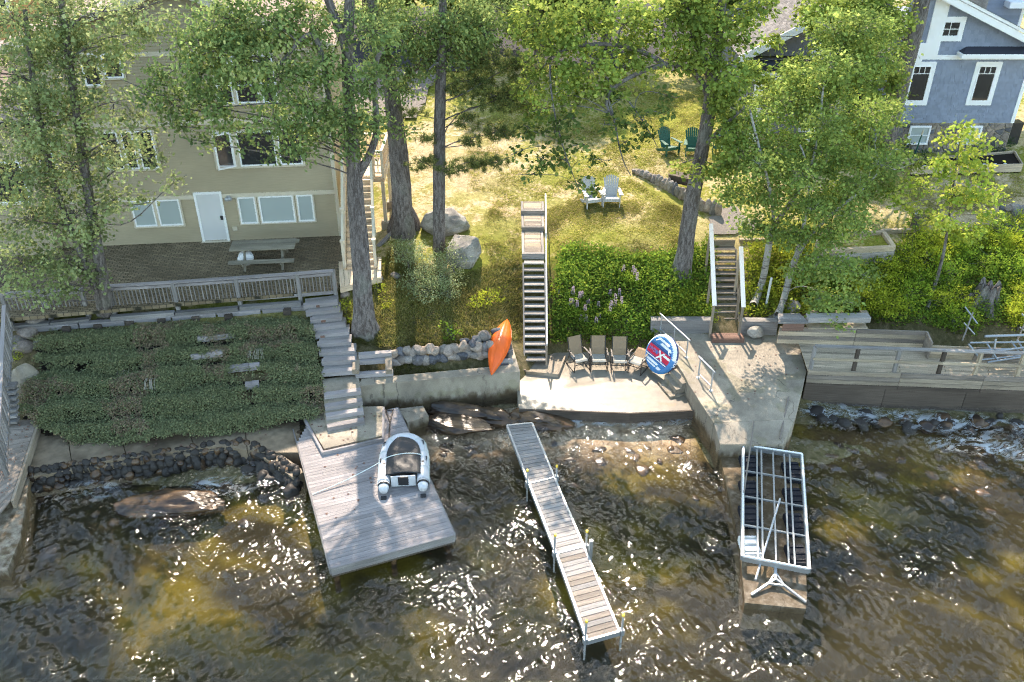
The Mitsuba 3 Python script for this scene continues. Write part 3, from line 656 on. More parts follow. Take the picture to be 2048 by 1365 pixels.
bh = thing('tan_house', 'tall tan clapboard house with cream trim standing above the shaded brick patio', 'house')
EAVE_R, EAVE_L, APEX = (0.536, 10.257), (-10.794, 10.422), (-4.842, 12.239)
UL = EAVE_L[0]
part(bh, 'siding', lap(lambda u, v, z: bw(u, v - .017, z), [(UL, 2.6), (0, 2.6), (0, EAVE_R[1]), APEX, (UL, EAVE_L[1])], 2.6, APEX[1], .115), 'm_brown', stuff=True)
zE = (EAVE_R[1] + EAVE_L[1]) / 2
body = MB(); body.hexa([bw(u, v, z) for u in (UL, 0) for v in (-12, -.03) for z in (2.3, zE)], 0)
part(bh, 'side_wall', body, 'm_brown')
gb = MB(); gb.quad([bw(UL, -.03, zE), bw(0, -.03, zE), bw(APEX[0], -.03, APEX[1]), bw(APEX[0], -.03, APEX[1])], [(0, 0)] * 4); part(bh, 'gable', gb, 'm_brown')
for s, e in ((1, (.0, zE)), (-1, (UL, zE))):
    r = MB(); uo = e[0] + s * .5; zo = e[1] - .5 * (APEX[1] - e[1]) / abs(APEX[0] - e[0])
    pts = [bw(uo, .45, zo), bw(APEX[0], .45, APEX[1] + .02), bw(APEX[0], -12.4, APEX[1] + .02), bw(uo, -12.4, zo)]
    L = math.hypot(uo - APEX[0], zo - APEX[1])
    r.quad([up(p, .16) for p in pts], [(0, 0), (0, L), (12.8, L), (12.8, 0)]); r.quad(pts, [(0, 0)] * 4)
    part(bh, 'roof', r, 'm_pinkroof')
    part(bh, 'bargeboard', MB().bar(up(bw(uo, .46, zo), .03), up(bw(APEX[0], .46, APEX[1]), .05), .03, .26, 6), 'm_cream')
    part(bh, 'gutter', MB().bar(up(bw(uo, .4, zo), .05), up(bw(uo, -12, zo), .05), .12, .12, 5), 'm_dark')
for (pa, pb) in (((-3.721, 10.098), (-3.748, 9.942)), ((-4.780, 7.658), (-4.821, 7.433)), ((-2.203, 4.683), (-2.226, 4.518))):
    part(bh, 'trim_band', wb(bw, UL, -.0, .006, .03, min(pa[1], pb[1]), max(pa[1], pb[1])), 'm_cream')
part(bh, 'corner_board', wb(bw, -.13, .012, .004, .034, 2.6, EAVE_R[1]), 'm_cream')
# door
d = rng((-5.313, 4.687), (-4.438, 2.691)); u0, u1 = (-4.424, 2.778)[0] - 1.06, (-4.424, 2.778)[0]; zt = (-5.309, 4.708)[1]; zb_ = 2.74
dk = numbered(bh + '__door')
m = MB(); wb(bw, u0, u0 + .09, .02, .06, zb_, zt, m); wb(bw, u1 - .09, u1, .02, .06, zb_, zt, m); wb(bw, u0, u1, .02, .062, zt, zt + .09, m); m.build(dk, 'm_trim')
part(dk, 'leaf', wb(bw, u0 + .09, u1 - .09, .02, .04, zb_ + .03, zt), 'm_white')
part(dk, 'panel', wb(bw, u0 + .19, u1 - .19, .04, .046, zb_ + .16, zt - .1), 'm_white')
part(dk, 'handle', MB().box(bw(u1 - .15, .07, zb_ + .98), (.09, .05, .16)), 'm_black')
part(dk, 'sill', wb(bw, u0 - .03, u1 + .03, .02, .16, zb_ - .06, zb_), 'm_cream')
# lower windows with drawn blinds
zl0, zl1 = (-7.369, 3.476)[1], (-6.016, 4.552)[1]
for a, b, g in (((268, 420), (312, 420), 0), ((320, 420), (366, 420), 0)): pass
for ua, ub in (((-7.882, 4.070)[0], (-7.062, 4.034)[0]), ((-6.950, 4.029)[0], (-6.068, 3.991)[0])): window(bh, bw, ua, ub, zl0, zl1, .06)
zl0, zl1 = (-2.377, 3.422)[1], (-2.223, 4.539)[1]
for ua, ub in (((-3.868, 4.042)[0], (-3.201, 4.014)[0]), ((-3.067, 4.008)[0], (-1.743, 3.950)[0]), ((-1.608, 3.945)[0], (-0.989, 3.918)[0])): window(bh, bw, ua, ub, zl0, zl1, .05)
for ua, ub in (((-11.520, 4.229)[0], (-10.846, 4.199)[0]),): window(bh, bw, ua, ub, zl0, zl1, .06)
# main floor windows: dark glass
z0, z1 = (-2.801, 5.787)[1], (-3.528, 7.047)[1] + .1
for ua, ub in (((-4.361, 6.457)[0], (-3.666, 6.432)[0]), ((-3.500, 6.426)[0], (-2.118, 6.376)[0]), ((-2.007, 6.372)[0], (-1.171, 6.343)[0])): window(bh, bw, ua, ub, z0, z1, .08, blind=False)
z0b, z1b = (-7.600, 5.829)[1], (-7.273, 7.287)[1]
for ua, ub in (((-8.416, 6.602)[0], (-7.757, 6.578)[0]), ((-7.649, 6.574)[0], (-7.219, 6.559)[0]), ((-7.112, 6.555)[0], (-6.501, 6.533)[0])): window(bh, bw, ua, ub, z0b, z1b, .08, blind=False)
for ua, ub in (((-11.610, 6.332)[0], (-10.907, 6.306)[0]), ((-10.765, 6.301)[0], (-10.200, 6.280)[0])): window(bh, bw, ua, ub, z0b - .1, z1b - .3, .07, blind=False)
# the open casement sash
c0 = (-4.481, 5.770); hz = (-2.801, 5.787)[1]
hx = (-3.702, 6.433)[0]
def swung(u, v, z):                        # sash hinged at its right edge
    th = math.radians(28); du = u - hx
    return bw(hx + du * math.cos(th) + (v) * math.sin(th), .06 - du * math.sin(th) + v * math.cos(th), z)
k = numbered(bh + '__open_sash'); m = MB(); w = hx - (-4.361, 6.457)[0]
wb(swung, hx - w, hx, 0, .04, z0, z0 + .06, m); wb(swung, hx - w, hx, 0, .04, z1 - .06, z1, m); wb(swung, hx - w, hx - w + .06, 0, .04, z0, z1, m); wb(swung, hx - .06, hx, 0, .04, z0, z1, m); m.build(k, 'm_trim')
g = MB(); g.quad([swung(hx - w + .06, .02, z0 + .06), swung(hx - .06, .02, z0 + .06), swung(hx - .06, .02, z1 - .06), swung(hx - w + .06, .02, z1 - .06)], [(0, 0)] * 4); part(k, 'pane', g, 'm_glass')
# upper windows
z0, z1 = (-7.356, 9.229)[1], (-7.186, 9.959)[1] + .15
for ua, ub in (((-8.389, 9.363)[0], (-7.793, 9.347)[0]), ((-7.666, 9.519)[0], (-7.017, 9.502)[0])): window(bh, bw, ua, ub, z0 - (.25 if ua < (-8.014, 9.353)[0] else 0), z1, .06, blind=False)
z0, z1 = (-2.801, 8.192)[1], (-2.533, 9.912)[1]
for ua, ub in (((-3.899, 8.882)[0], (-3.335, 8.867)[0]), ((-3.229, 8.864)[0], (-2.415, 8.841)[0]), ((-2.308, 8.838)[0], (-1.774, 8.823)[0])): window(bh, bw, ua, ub, z0, z1, .07, blind=False, muntin=[(0, 1, .38, .38)])
lk = part(bh, 'wall_lamp', MB().box(bw((-4.180, 4.578)[0], .06, (-4.180, 4.578)[1]), (.12, .1, .1)), 'm_galv')
part(lk, 'lamp_head', ICO[2].copy().apply_scale(.085).apply_translation(bw((-4.228, 4.518)[0], .16, (-4.228, 4.518)[1])), 'm_galv', True); part(lk, 'lamp_head', ICO[2].copy().apply_scale(.085).apply_translation(bw((-4.111, 4.534)[0], .16, (-4.111, 4.534)[1])), 'm_galv', True)
vk = part(bh, 'vent', wb(bw, (-4.236, 3.204)[0], (-4.063, 3.196)[0], .02, .05, (-4.170, 3.136)[1], (-4.149, 3.265)[1] + .04), 'm_cream')
# lower wing at far left, and its roof
k = thing('left_wing', 'low tan wing at the left of the tan house with a pinkish tiled roof', 'house')
wl = MB(); wl.hexa([bw(u, v, z) for u in (UL - 6, UL - .02) for v in (-7, .6) for z in (2.3, 8.2)], 0); part(k, 'wall', wl, 'm_brown')
r = MB(); r.quad([bw(UL - 6.5, 1.1, 8.1), bw(UL + 1.6, 1.1, 8.1), bw(UL + 1.6, -3.2, 9.9), bw(UL - 6.5, -3.2, 9.9)], [(0, 0), (8, 0), (8, 4.6), (0, 4.6)]); r.quad([bw(UL - 6.5, 1.1, 7.95), bw(UL + 1.6, 1.1, 7.95), bw(UL + 1.6, -3.2, 9.75), bw(UL - 6.5, -3.2, 9.75)], [(0, 0)] * 4)
part(k, 'roof', r, 'm_pinkroof'); part(k, 'gutter', MB().bar(bw(UL - 6.5, 1.1, 8.02), bw(UL + 1.6, 1.1, 8.02), .12, .16, 5), 'm_dark')
for i in range(3): window(k, bw, UL - 4.5 + 1.45 * i, UL - 3.3 + 1.45 * i, 4.9, 6.5, .08, blind=False, v=.62)
k = thing('orange_house', 'ochre house with dark windows behind the tan house, at the top left', 'house')
def ow(u, v, z): return A(-26 + u, 47 - v, z)
part(k, 'wall', wb(ow, -6, 8.5, -9, 0, 3, 12), 'm_orangewall'); rr = MB(); rr.quad([ow(-6.5, .5, 11.8), ow(9, .5, 11.8), ow(9, -4.5, 14.5), ow(-6.5,-4.5,14.5)], [(0, 0), (15, 0), (15, 6), (0, 6)]); part(k, 'roof', rr, 'm_pinkroof')
for u in (-4.5, -1.2, 2.1, 5.4): window(k, ow, u, u + 1.5, 8.4, 10.4, .12, blind=False)

# ---------------------------------------------------------------- blue house on the right
kh = thing('blue_house', 'blue shingled house with white trim over a field stone basement at the right', 'house')
Zs = (19.522, 5.357)[1]; Zg = (19.866, 4.060)[1] - .3; Zb0, Zb1 = (18.784, 8.138)[1], (18.734, 8.327)[1]
xr = (22.336, 5.335)[0]; xl = (17.059, 6.167)[0] - .55
rise0, rise1 = (17.893, 10.560), (21.725, 8.889)
slope = (rise0[1] - rise1[1]) / (rise0[0] - rise1[0]); zap = rise0[1] + slope * (rise0[0] - rise0[0]); xa = rise0[0] - 1.2
def rz(x): return rise0[1] + slope * (x - rise0[0])
def shingle_rows(z, ztop, step, w0, w1, wob, inside):
    sh = MB(); row = 0
    while z < ztop:
        x = xl + (.08 if row % 2 else 0)
        while x < xr - .02:
            w = min(R.uniform(w0, w1), xr - x)
            if inside(x, w, z):
                d = R.uniform(.016, .028); b = z + R.uniform(-wob, wob); zt2 = min(z + step + .03, ztop); q = [kw(x, d, b), kw(x + w - .01, d, b), kw(x + w - .01, .004, zt2), kw(x, .004, zt2)]
                idn = R.integers(0, 90) + .5; sh.quad(q, [(idn, 0)] * 4); sh.quad([kw(x, .0, b), kw(x + w - .01, .0, b), q[1], q[0]], [(idn, 0)] * 4)
            x += w
        z += step; row += 1
    return sh
part(kh, 'shingles', shingle_rows(Zs, Zb0, .115, .14, .34, .004, lambda x, w, z: True), 'm_blue', stuff=True)
part(kh, 'gable_shingles', shingle_rows(Zb1, rz(xa), .17, .11, .20, .014, lambda x, w, z: z + .17 < rz(x + w) + .1 or x < xa), 'm_blue', stuff=True)
bd = MB(); bd.hexa([kw(u, v, z) for u in (xl, xr) for v in (-10, -.004) for z in (Zg, Zb1)], 0); part(kh, 'side_wall', bd, 'm_blue')
gp = MB(); gp.quad([kw(xl, -.004, Zb1), kw(xr + .6, -.004, Zb1), kw(xa, -.004, rz(xa)), kw(xl, -.004, rz(xa))], [(1.5, 0)] * 4); part(kh, 'gable', gp, 'm_blue')
part(kh, 'trim_band', wb(kw, xl, xr + .02, .003, .05, Zb0, Zb1), 'm_trim')
part(kh, 'corner_board', wb(kw, xr - .14, xr + .02, .004, .04, Zs, Zb0 - .002), 'm_trim')
part(kh, 'bay_post', wb(kw, (17.566, 8.033)[0], (17.626, 8.138)[0] + .55, .003, .06, Zb1 + .002, rz(xa) + 1), 'm_trim')
part(kh, 'bay_panel', wb(kw, (16.992, 8.011)[0], (17.567, 8.117)[0], .0, .07, (17.324, 7.969)[1], (17.115, 8.827)[1]), 'm_trim')
for dz, dv, h in ((.0, .45, .28), (.24, .5, .12)):
    part(kh, 'bargeboard', MB().bar(kw(xa - .3, dv, rz(xa - .3) + .1 + dz), kw(xr + 2, dv, rz(xr + 2) + .1 + dz), .05, h, 9), 'm_trim')
r = MB(); r.quad([kw(xa, .56, rz(xa) + .42), kw(xr + 2, .56, rz(xr + 2) + .42), kw(xr + 2, -6.5, rz(xr + 2) + .42), kw(xa, -6.5, rz(xa) + .42)], [(0, 8), (0, 0), (7, 0), (7, 8)]); part(kh, 'roof', r, 'm_darkroof')
so = MB(); so.quad([kw(xa, .5, rz(xa) + .0), kw(xr + 2, .5, rz(xr + 2) + .0), kw(xr + 2, 0, rz(xr + 2) + .0), kw(xa, 0, rz(xa) + .0)], [(0, 0)] * 4); part(kh, 'soffit', so, 'm_trim')
# pent roof over the windows
e0, e1 = (18.790, 8.432), (19.023, 8.682)
pr = MB(); x0 = (18.999, 8.453)[0]; zt_ = (19.278, 8.682)[1]
pr.quad([kw(x0 + .05, .55, Zb1 + .16), kw(xr + .6, .55, Zb1 + .16), kw(xr + .6, .02, zt_), kw(x0 + .35, .02, zt_)], [(0, 0), (5, 0), (5, 1), (0, 1)]); pr.quad([kw(x0 + .05, .55, Zb1 + .16), kw(x0 + .35, .02, zt_), kw(x0 + .05, .02, Zb1 + .16), kw(x0 + .05, .02, Zb1 + .16)], [(0, 0)] * 4); pk = part(kh, 'pent_roof', pr, 'm_darkroof')
part(pk, 'fascia', wb(kw, x0, xr + .6, .02, .56, Zb1 - .02, Zb1 + .158), 'm_trim')
# windows
zw0, zw1 = (20.145, 6.323)[1], (19.712, 7.884)[1]
mt = [(1/3, 1/3, .80, 1), (2/3, 2/3, .80, 1), (0, 1, .80, .80)]
for a in (1817.5, ):
    pass
ww = (20.849, 7.155)[0] - (20.045, 7.155)[0]
c1, c2 = (17.686, 7.112)[0], (20.514, 7.112)[0]
window(kh, kw, c1 - ww / 2, c1 + ww / 2, zw0, zw1, .16, blind=False, tm='m_trim', muntin=mt)
window(kh, kw, c2 - ww / 2, c2 + ww / 2, zw0, zw1, .16, blind=False, tm='m_trim', muntin=mt)
c3 = (18.433, 9.380)[0]; window(kh, kw, c3 - .42, c3 + .42, (18.515, 9.074)[1], (18.342, 9.724)[1], .17, blind=False, tm='m_trim', muntin=[(.5, .5, 0, 1), (0, 1, .5, .5)])
zb0, zb1_ = (18.305, 4.412)[1], (18.330, 5.220)[1]
for px in (1836, 1938):
    c = (18.231, 4.807)[0] if px == 1836 else (20.521, 4.807)[0]
    window(kh, kw, c - .45, c + .45, zb0, zb1_, .03, blind=True, tm='m_trim', muntin=[(0, 1, .5, .5)], v=.07)
# field stone basement, stone by stone
part(kh, 'basement_mortar', wb(kw, xl, xr, -.3, .012, Zg, Zs - .002), 'm_concrete')
g = np.random.default_rng(5); n = 150
pts = np.stack([g.uniform(xl, xr, n), g.uniform(Zg, Zs, n)], 1)
wins = [shapely.box(c - .49, zb0 - .04, c + .49, zb1_ + .04) for c in ((18.231, 4.807)[0], (20.521, 4.807)[0])]
for i, c in enumerate(shapely.voronoi_polygons(MultiPoint(pts), extend_to=shapely.box(xl, Zg, xr, Zs)).geoms):
    c = c.intersection(shapely.box(xl, Zg, xr, Zs - .01))
    for w in wins: c = c.difference(w)
    c = c.buffer(-.035).buffer(.018)
    if c.geom_type != 'Polygon' or c.area < .01: continue
    m = trimesh.creation.extrude_polygon(c.simplify(.01), 1.0, engine='earcut'); v = m.vertices; d = g.uniform(.03, .06)
    ctr = np.array(c.centroid.coords[0]); sc = np.where(v[:, 2:3] > .5, .86, 1.0)
    uv2 = ctr + (v[:, :2] - ctr) * sc
    V = np.stack([uv2[:, 0], 38.3 - .004 - v[:, 2] * d - .012, uv2[:, 1]], 1)
    part(kh, 'basement_stone', (V, m.faces), 'm_stone', False, uv=np.full((len(V), 2), i + .5))
# the wing with a grey gable, at the left of the blue house
def gw(u, v, z): return A(u, 40.5 - v, z)
k = thing('grey_gable_wing', 'grey shingled gable wing left of the blue house, half hidden by trees', 'house')
ga, gb_ = (10.273,40.500,7.733), (13.840,40.500,9.678)
sl = (gb_[2] - ga[2]) / (gb_[0] - ga[0]); xe = xl + .2
m = MB(); m.hexa([gw(u, v, z) for u in (ga[0] + .6, xe) for v in (-9, 0) for z in (3.6, ga[2] - .15)], 0); part(k, 'wall', m, 'm_greywall')
m = MB(); m.quad([gw(ga[0] + .3, 0, ga[2]), gw(xe, 0, ga[2]), gw(xe, 0, ga[2] + sl * (xe - ga[0])), gw(ga[0] + .3, 0, ga[2] + .1)], [(0, 0)] * 4); part(k, 'gable', m, 'm_greywall')
m = MB(); m.quad([gw(ga[0] - .1, .5, ga[2] + .1), gw(xe, .5, ga[2] + .1 + sl * (xe - ga[0] + .1)), gw(xe, -7, ga[2] + .1 + sl * (xe - ga[0] + .1)), gw(ga[0] - .1, -7, ga[2] + .1)], [(0, 0), (0, 9), (7.5, 9), (7.5, 0)]); part(k, 'roof', m, 'm_roof')
part(k, 'bargeboard', MB().bar(gw(ga[0] - .1, .5, ga[2] - .08), gw(xe, .5, ga[2] - .08 + sl * (xe - ga[0] + .1)), .06, .34, 9), 'm_trim')
part(k, 'porch_roof', wb(gw, ga[0] + .5, xe, 0, 1.0, ga[2] - .45, ga[2] - .18), 'm_darkroof'); part(k, 'porch_fascia', wb(gw, ga[0] + .45, xe, .9, 1.06, ga[2] - .85, ga[2] - .46), 'm_trim')
for u in (ga[0] + .7, ga[0] + 3.4): part(k, 'porch_column', wb(gw, u, u + .35, .75, 1.05, 3.6, ga[2] - .86), 'm_trim')
for u in (xe - 2.6, xe - 1.2): window(k, gw, u, u + 1.0, 4.6, 7.2, .16, blind=False, tm='m_trim')
part(k, 'white_panel', wb(gw, xe - 3.2, xe - .05, .003, .02, 4.2, 8.3), 'm_trim')
k = thing('blue_rear_wing', 'taller blue shingled wing behind the gable at the top right corner, with a stone chimney', 'house')
def rw2(u, v, z): return A(u, 42.5 - v, z)
x0 = (21.226,42.500,9.536)[0]; x1 = (23.277,42.500,9.536)[0] + .3
part(k, 'wall', lap(rw2, [(x0, 7), (x1, 7), (x1, 15), (x0, 15)], 7, 15, .16), 'm_blue', stuff=True)
part(k, 'corner_board', wb(rw2, x1 - .02, x1 + .12, -.1, .04, 6, 15), 'm_trim')
part(k, 'eave', wb(rw2, (22.646,42.500,9.645)[0], x1 + 2, .03, .6, (22.968,42.500,9.492)[2], (22.889,42.500,9.755)[2]), 'm_trim')
ck = part(k, 'chimney', MB().box((20.518,41.200,10.004), (1.0, .9, 3.0)), 'm_stone')

# raised beds along the blue house
k = thing('garden_bed', 'long raised bed of pale boards and dark soil in front of the blue house', 'garden bed')
z0 = 3.95
fa, fb, ba, bb = A(*(17.261,35.995,4.200)), A(*(22.144,36.294,4.200)), A(*(17.371,36.903,4.200)), A(*(22.584,37.914,4.200))
part(k, 'front_board', MB().bar(up(fa, -.18), up(fb, -.18), .05, .36, 2), 'm_wood'); part(k, 'back_board', MB().bar(up(ba, -.18), up(bb, -.18), .05, .36, 2), 'm_wood')
part(k, 'end_board', MB().bar(up(fa, -.18), up(ba, -.18), .05, .36, 2), 'm_wood'); part(k, 'end_board', MB().bar(up(fb, -.18), up(bb, -.18), .05, .36, 2), 'm_wood')
slab(k, 'soil', [fa, fb, bb, ba], z0 - .2, z0 + .14, 'm_soil')
for i, px in enumerate((1853, 1875, 1902, 1972, 1994, 2014)):
    c = lerp(fa, fb, (px - 1826) / 220) + A(0, .16, -.08); kk = thing('plant_tag', 'small white plant tag standing in the dark raised bed', 'plant tag', 'plant tags along the raised bed'); put(kk, trimesh.creation.box((.14, .02, .12)).apply_translation(c), 'm_tag')
k = thing('garden_crate', 'small wooden planter box at the left end of the raised bed', 'planter')
c = A(*(17.212,36.658,4.200)) + A(-.2, .2, 0)
for dx, dy, sx, sy in ((0, -.4, .9, .05), (0, .4, .9, .05), (-.45, 0, .05, .8), (.45, 0, .05, .8)): part(k, 'board', MB().box(c + A(dx, dy, -.05), (sx, sy, .5), 0, 11), 'm_wood')
part(k, 'soil', MB().box(c + A(0, 0, -.05), (.86, .76, .3)), 'm_soil')
for i, (a, b) in enumerate((((18.125,38.337,4.000), (17.627,37.400,5.295)), ((18.012,37.694,4.000), (17.742,37.000,5.251)))):
    k = thing('garden_torch', ['dark green garden torch with a pale tip, left of the two', 'dark green garden torch with a pale tip, right of the two'][i], 'torch')
    a, b = A(*a), A(a[0] + .12, a[1], b[2]); put(k, trimesh.creation.cylinder(.028, segment=[a, lerp(a, b, .8)], sections=10), 'm_green'); part(k, 'tip', trimesh.creation.cylinder(.035, segment=[lerp(a, b, .8), b], sections=10), 'm_cream')
k = thing('trash_bin', 'black waste bin at the right corner of the blue house', 'bin'); c = A(*(23.089,39.403,4.000)); part(k, 'body', MB().box(c + A(0, 0, .5), (.5, .5, 1.0)), 'm_black'); part(k, 'lid', MB().box(c + A(0, 0, 1.03), (.56, .56, .08)), 'm_black')

# ================================================================ timber structures
# the fence above the ivy
def fence(key_label, tops, posts, z, pal=0):
    k = thing('deck_fence', key_label, 'fence')
    pts = [A(*p) for p in posts]
    for p in pts: part(k, 'post', MB().box(up(p, .38), (.13, .13, 1.25), 0, 1), 'm_wood')
    for a, b in zip(pts[:-1], pts[1:]):
        part(k, 'top_rail', MB().bar(up(a, .98), up(b, .98), .17, .05, pal), 'm_wood'); part(k, 'upper_rail', MB().bar(up(a, .86) + A(0, -.02, 0), up(b, .86) + A(0, -.02, 0), .05, .1, pal), 'm_wood')
        part(k, 'bottom_rail', MB().bar(up(a, .12), up(b, .12), .06, .13, pal), 'm_wood')
        n = int(np.linalg.norm(b - a) / .125)
        for i in range(1, n):
            c = lerp(a, b, i / n); part(k, 'baluster', MB().box(up(c, .49), (.03, .03, .74), 0, 1), 'm_wood')
    return k
fence('weathered grey baluster fence along the front of the brick patio', None, [(-13.909,26.539,2.500), (-11.762,26.820,2.500), (-9.663,27.140,2.500), (-7.581,27.467,2.500), (-6.346,27.688,2.500)], 2.5)
fence('weathered grey baluster fence at far left, behind the leafy birch', None, [(-17.390,26.160,2.400), (-16.095,26.364,2.400), (-14.842,26.537,2.400)], 2.4)
# rows of old timbers under the fence and in the ivy
def timber_row(lab, rows, pal=1, seg=None):
    k = thing('timber_terrace', lab, 'retaining wall')
    for a, b, n in rows:
        a, b = A(*a), A(*b)
        for i in range(n):
            p, q = lerp(a, b, i / n + .004), lerp(a, b, (i + 1) / n - .004); jy = R.normal() * .025
            part(k, 'timber', MB().bar(p + A(0, jy, R.normal() * .012), q + A(0, jy, R.normal() * .012), .2, .19, pal), 'm_wood')
    return k
timber_row('upper row of grey timbers right under the patio fence', [((-13.994,26.363,2.300), (-7.511,27.296,2.350), 3), ((-17.280,25.839,2.250), (-14.704,26.276,2.250), 2)])
timber_row('long stepped row of pale grey timbers above the ivy', [((-16.612,25.950,2.000), (-7.395,27.243,2.050), 8), ((-16.557,25.938,2.170), (-7.372,27.235,2.220), 6)], 0)
timber_row('short grey timber at the upper left of the ivy', [((-16.452,25.552,1.800), (-15.964,25.617,1.800), 1)], 0)
timber_row('whitish old timbers showing through the middle of the ivy', [((-10.844,24.886,1.700), (-9.830,25.073,1.700), 3), ((-9.547,24.440,1.450), (-8.515,24.682,1.450), 3), ((-8.843,23.833,1.200), (-8.408,23.949,1.200), 2), ((-10.802,25.572,1.950), (-9.592,25.866,1.950), 3)], 0)
# deadman timber ends
k = thing('timber_ends', 'dark sawn timber ends set between the pale timbers above the ivy', 'retaining wall')
for a in ((-15.428,26.054,2.120), (-14.401,26.222,2.120), (-13.361,26.426,2.120), (-12.298,26.564,2.140), (-11.140,26.703,2.160), (-10.015,26.791,2.170), (-7.998,27.056,2.200)):
    part(k, 'timber_end', MB().box(A(*a) + A(0, .05, 0), (.26, .5, .2), .1, 5), 'm_wood')

# old timber steps beside the ivy
k = thing('timber_steps', 'flight of old grey timber steps between the ivy and the great oak', 'steps')
NO = [((-7.383,26.855,2.520), (-6.215,27.141,2.520)), ((-7.258,26.589,2.390), (-6.089,26.834,2.390)), ((-7.058,26.293,2.260), (-5.977,26.499,2.260)), ((-6.976,25.970,2.130), (-5.825,26.239,2.130)), ((-6.805,25.720,2.000), (-5.670,25.950,2.000)), ((-6.681,25.345,1.870), (-5.544,25.506,1.870)), ((-6.566,25.011,1.740), (-5.346,25.136,1.740)), ((-6.430,24.654,1.610), (-5.270,24.776,1.610)), ((-6.374,24.245,1.440), (-5.195,24.395,1.440))]
for i, (a, b) in enumerate(NO):
    a, b = A(*a), A(*b)
    part(k, 'step', MB().bar(up(a, 0) + A(0, .10, 0), b + A(0, .10, 0), .2, .17, 0, lift=.5), 'm_wood')
    part(k, 'tread', MB().bar(a + A(.02, .36, -.004), b + A(-.02, .36, -.004), .3, .15, 1, lift=.5), 'm_wood')
    if i in (0, 2, 4): part(k, 'spike_block', MB().box(lerp(a, b, .22 if i == 4 else .42) + A(0, -.004, -.09), (.16, .01, .09), .1, 10), 'm_wood')
k = thing('timber_crib', 'small grey timber crib holding soil right of the timber steps', 'retaining wall')
for a, b in (((-5.206,24.979,1.720), (-4.105,25.136,1.720)), ((-5.188,24.868,1.550), (-4.083,24.992,1.550)), ((-5.269,24.451,1.280), (-4.024,24.601,1.280))): part(k, 'timber', MB().bar(a, b, .2, .15, 0, lift=.5), 'm_wood')
for a, b in (((-5.290,25.068,1.500), (-5.245,24.364,1.400)), ((-4.208,25.006,1.500), (-4.122,24.364,1.400))): part(k, 'cross_timber', MB().bar(a, b, .22, .2, 4), 'm_wood')
k = thing('lower_steps', 'broad low concrete and board steps down to the platform', 'steps')
LS = [((-6.139,23.322,1.160), (-4.971,23.603,1.160), .45), ((-6.042,22.881,1.020), (-4.878,23.210,1.020), .42), ((-5.968,22.559,0.880), (-4.811,22.880,0.880), .42), ((-5.865,22.166,0.740), (-4.741,22.531,0.740), .42)]
for a, b, d in LS:
    a, b = A(*a), A(*b); n = unit(np.cross(b - a, A(0, 0, 1))); n = -n if n[1] < 0 else n
    part(k, 'board', MB().bar(a + n * .10, b + n * .10, .2, .16, 0, lift=.5), 'm_wood')
    q = [a + n * .205, b + n * .205, b + n * 1.0, a + n * 1.0]; slab(k, 'fill', q, a[2] - .5, a[2] - .012, 'm_concrete')

# the wooden swimming platform
PA, PB, PC, PD = A(*(-7.038,22.450,0.500)), A(*(-3.814,23.586,0.500)), A(*(-1.589,17.713,0.500)), A(*(-4.797,16.461,0.500))
k = thing('wooden_platform', 'broad weathered wooden platform over the water with an inflatable boat on it', 'platform')
N = 46
for i in range(N):
    a0, b0 = lerp(PD, PA, i / N), lerp(PC, PB, i / N); a1, b1 = lerp(PD, PA, (i + .93) / N), lerp(PC, PB, (i + .93) / N); j = R.uniform(-.003, .003)
    if i > N - 6: a0, a1 = lerp(a0, b0, (i - N + 6) * .022), lerp(a1, b1, (i - N + 6) * .022)
    part(k, 'plank', MB().hexa([up(a0, -.035), up(a0, j), up(a1, -.035), up(a1, j), up(b0, -.035), up(b0, j), up(b1, -.035), up(b1, j)], 0), 'm_wood')
o = unit(PD - PA)
part(k, 'front_board', MB().bar(up(PD, -.13) + o * .02, up(PC, -.13) + o * .02, .04, .27, 8), 'm_wood'); part(k, 'front_cap', MB().bar(up(PD, .012) + o * .02, up(PC, .012) + o * .02, .09, .03, 0), 'm_wood')
part(k, 'lower_board', MB().bar(up(PD, -.30) + o * .0, up(PC, -.30) + o * .0, .04, .09, 5), 'm_wood')
s_ = unit(PA - PB)
part(k, 'side_board', MB().bar(up(PA, -.13) + s_ * .02, up(PD, -.13) + s_ * .02, .04, .22, 1), 'm_wood'); part(k, 'side_board', MB().bar(up(PB, -.13) - s_ * .02, up(PC, -.13) - s_ * .02, .04, .22, 1), 'm_wood')
for u in (.04, .5, .96):
    for w in (.03, .5, .97): part(k, 'pile', tubes([lerp(lerp(PD, PC, u), lerp(PA, PB, u), w) + A(0, 0, -1.6), lerp(lerp(PD, PC, u), lerp(PA, PB, u), w) + A(0, 0, -.04)], .08), 'm_wetrock')
k = thing('steps_pad', 'wood-edged concrete pad at the head of the platform, under the steps', 'pad')
slab(k, 'concrete', [(-6.697,22.822,0.600), (-5.838,21.312,0.600), (-4.118,21.960,0.600), (-4.299,23.534,0.600), (-6.110,23.450,0.600)], .42, .585, 'm_concrete')
for a, b in (((-6.743,22.823,0.620), (-5.826,21.093,0.620)), ((-5.846,21.117,0.620), (-4.034,21.808,0.620)), ((-4.072,21.859,0.620), (-4.254,23.451,0.620))): part(k, 'edge_board', MB().bar(a, b, .07, .14, 0, lift=.5), 'm_wood')

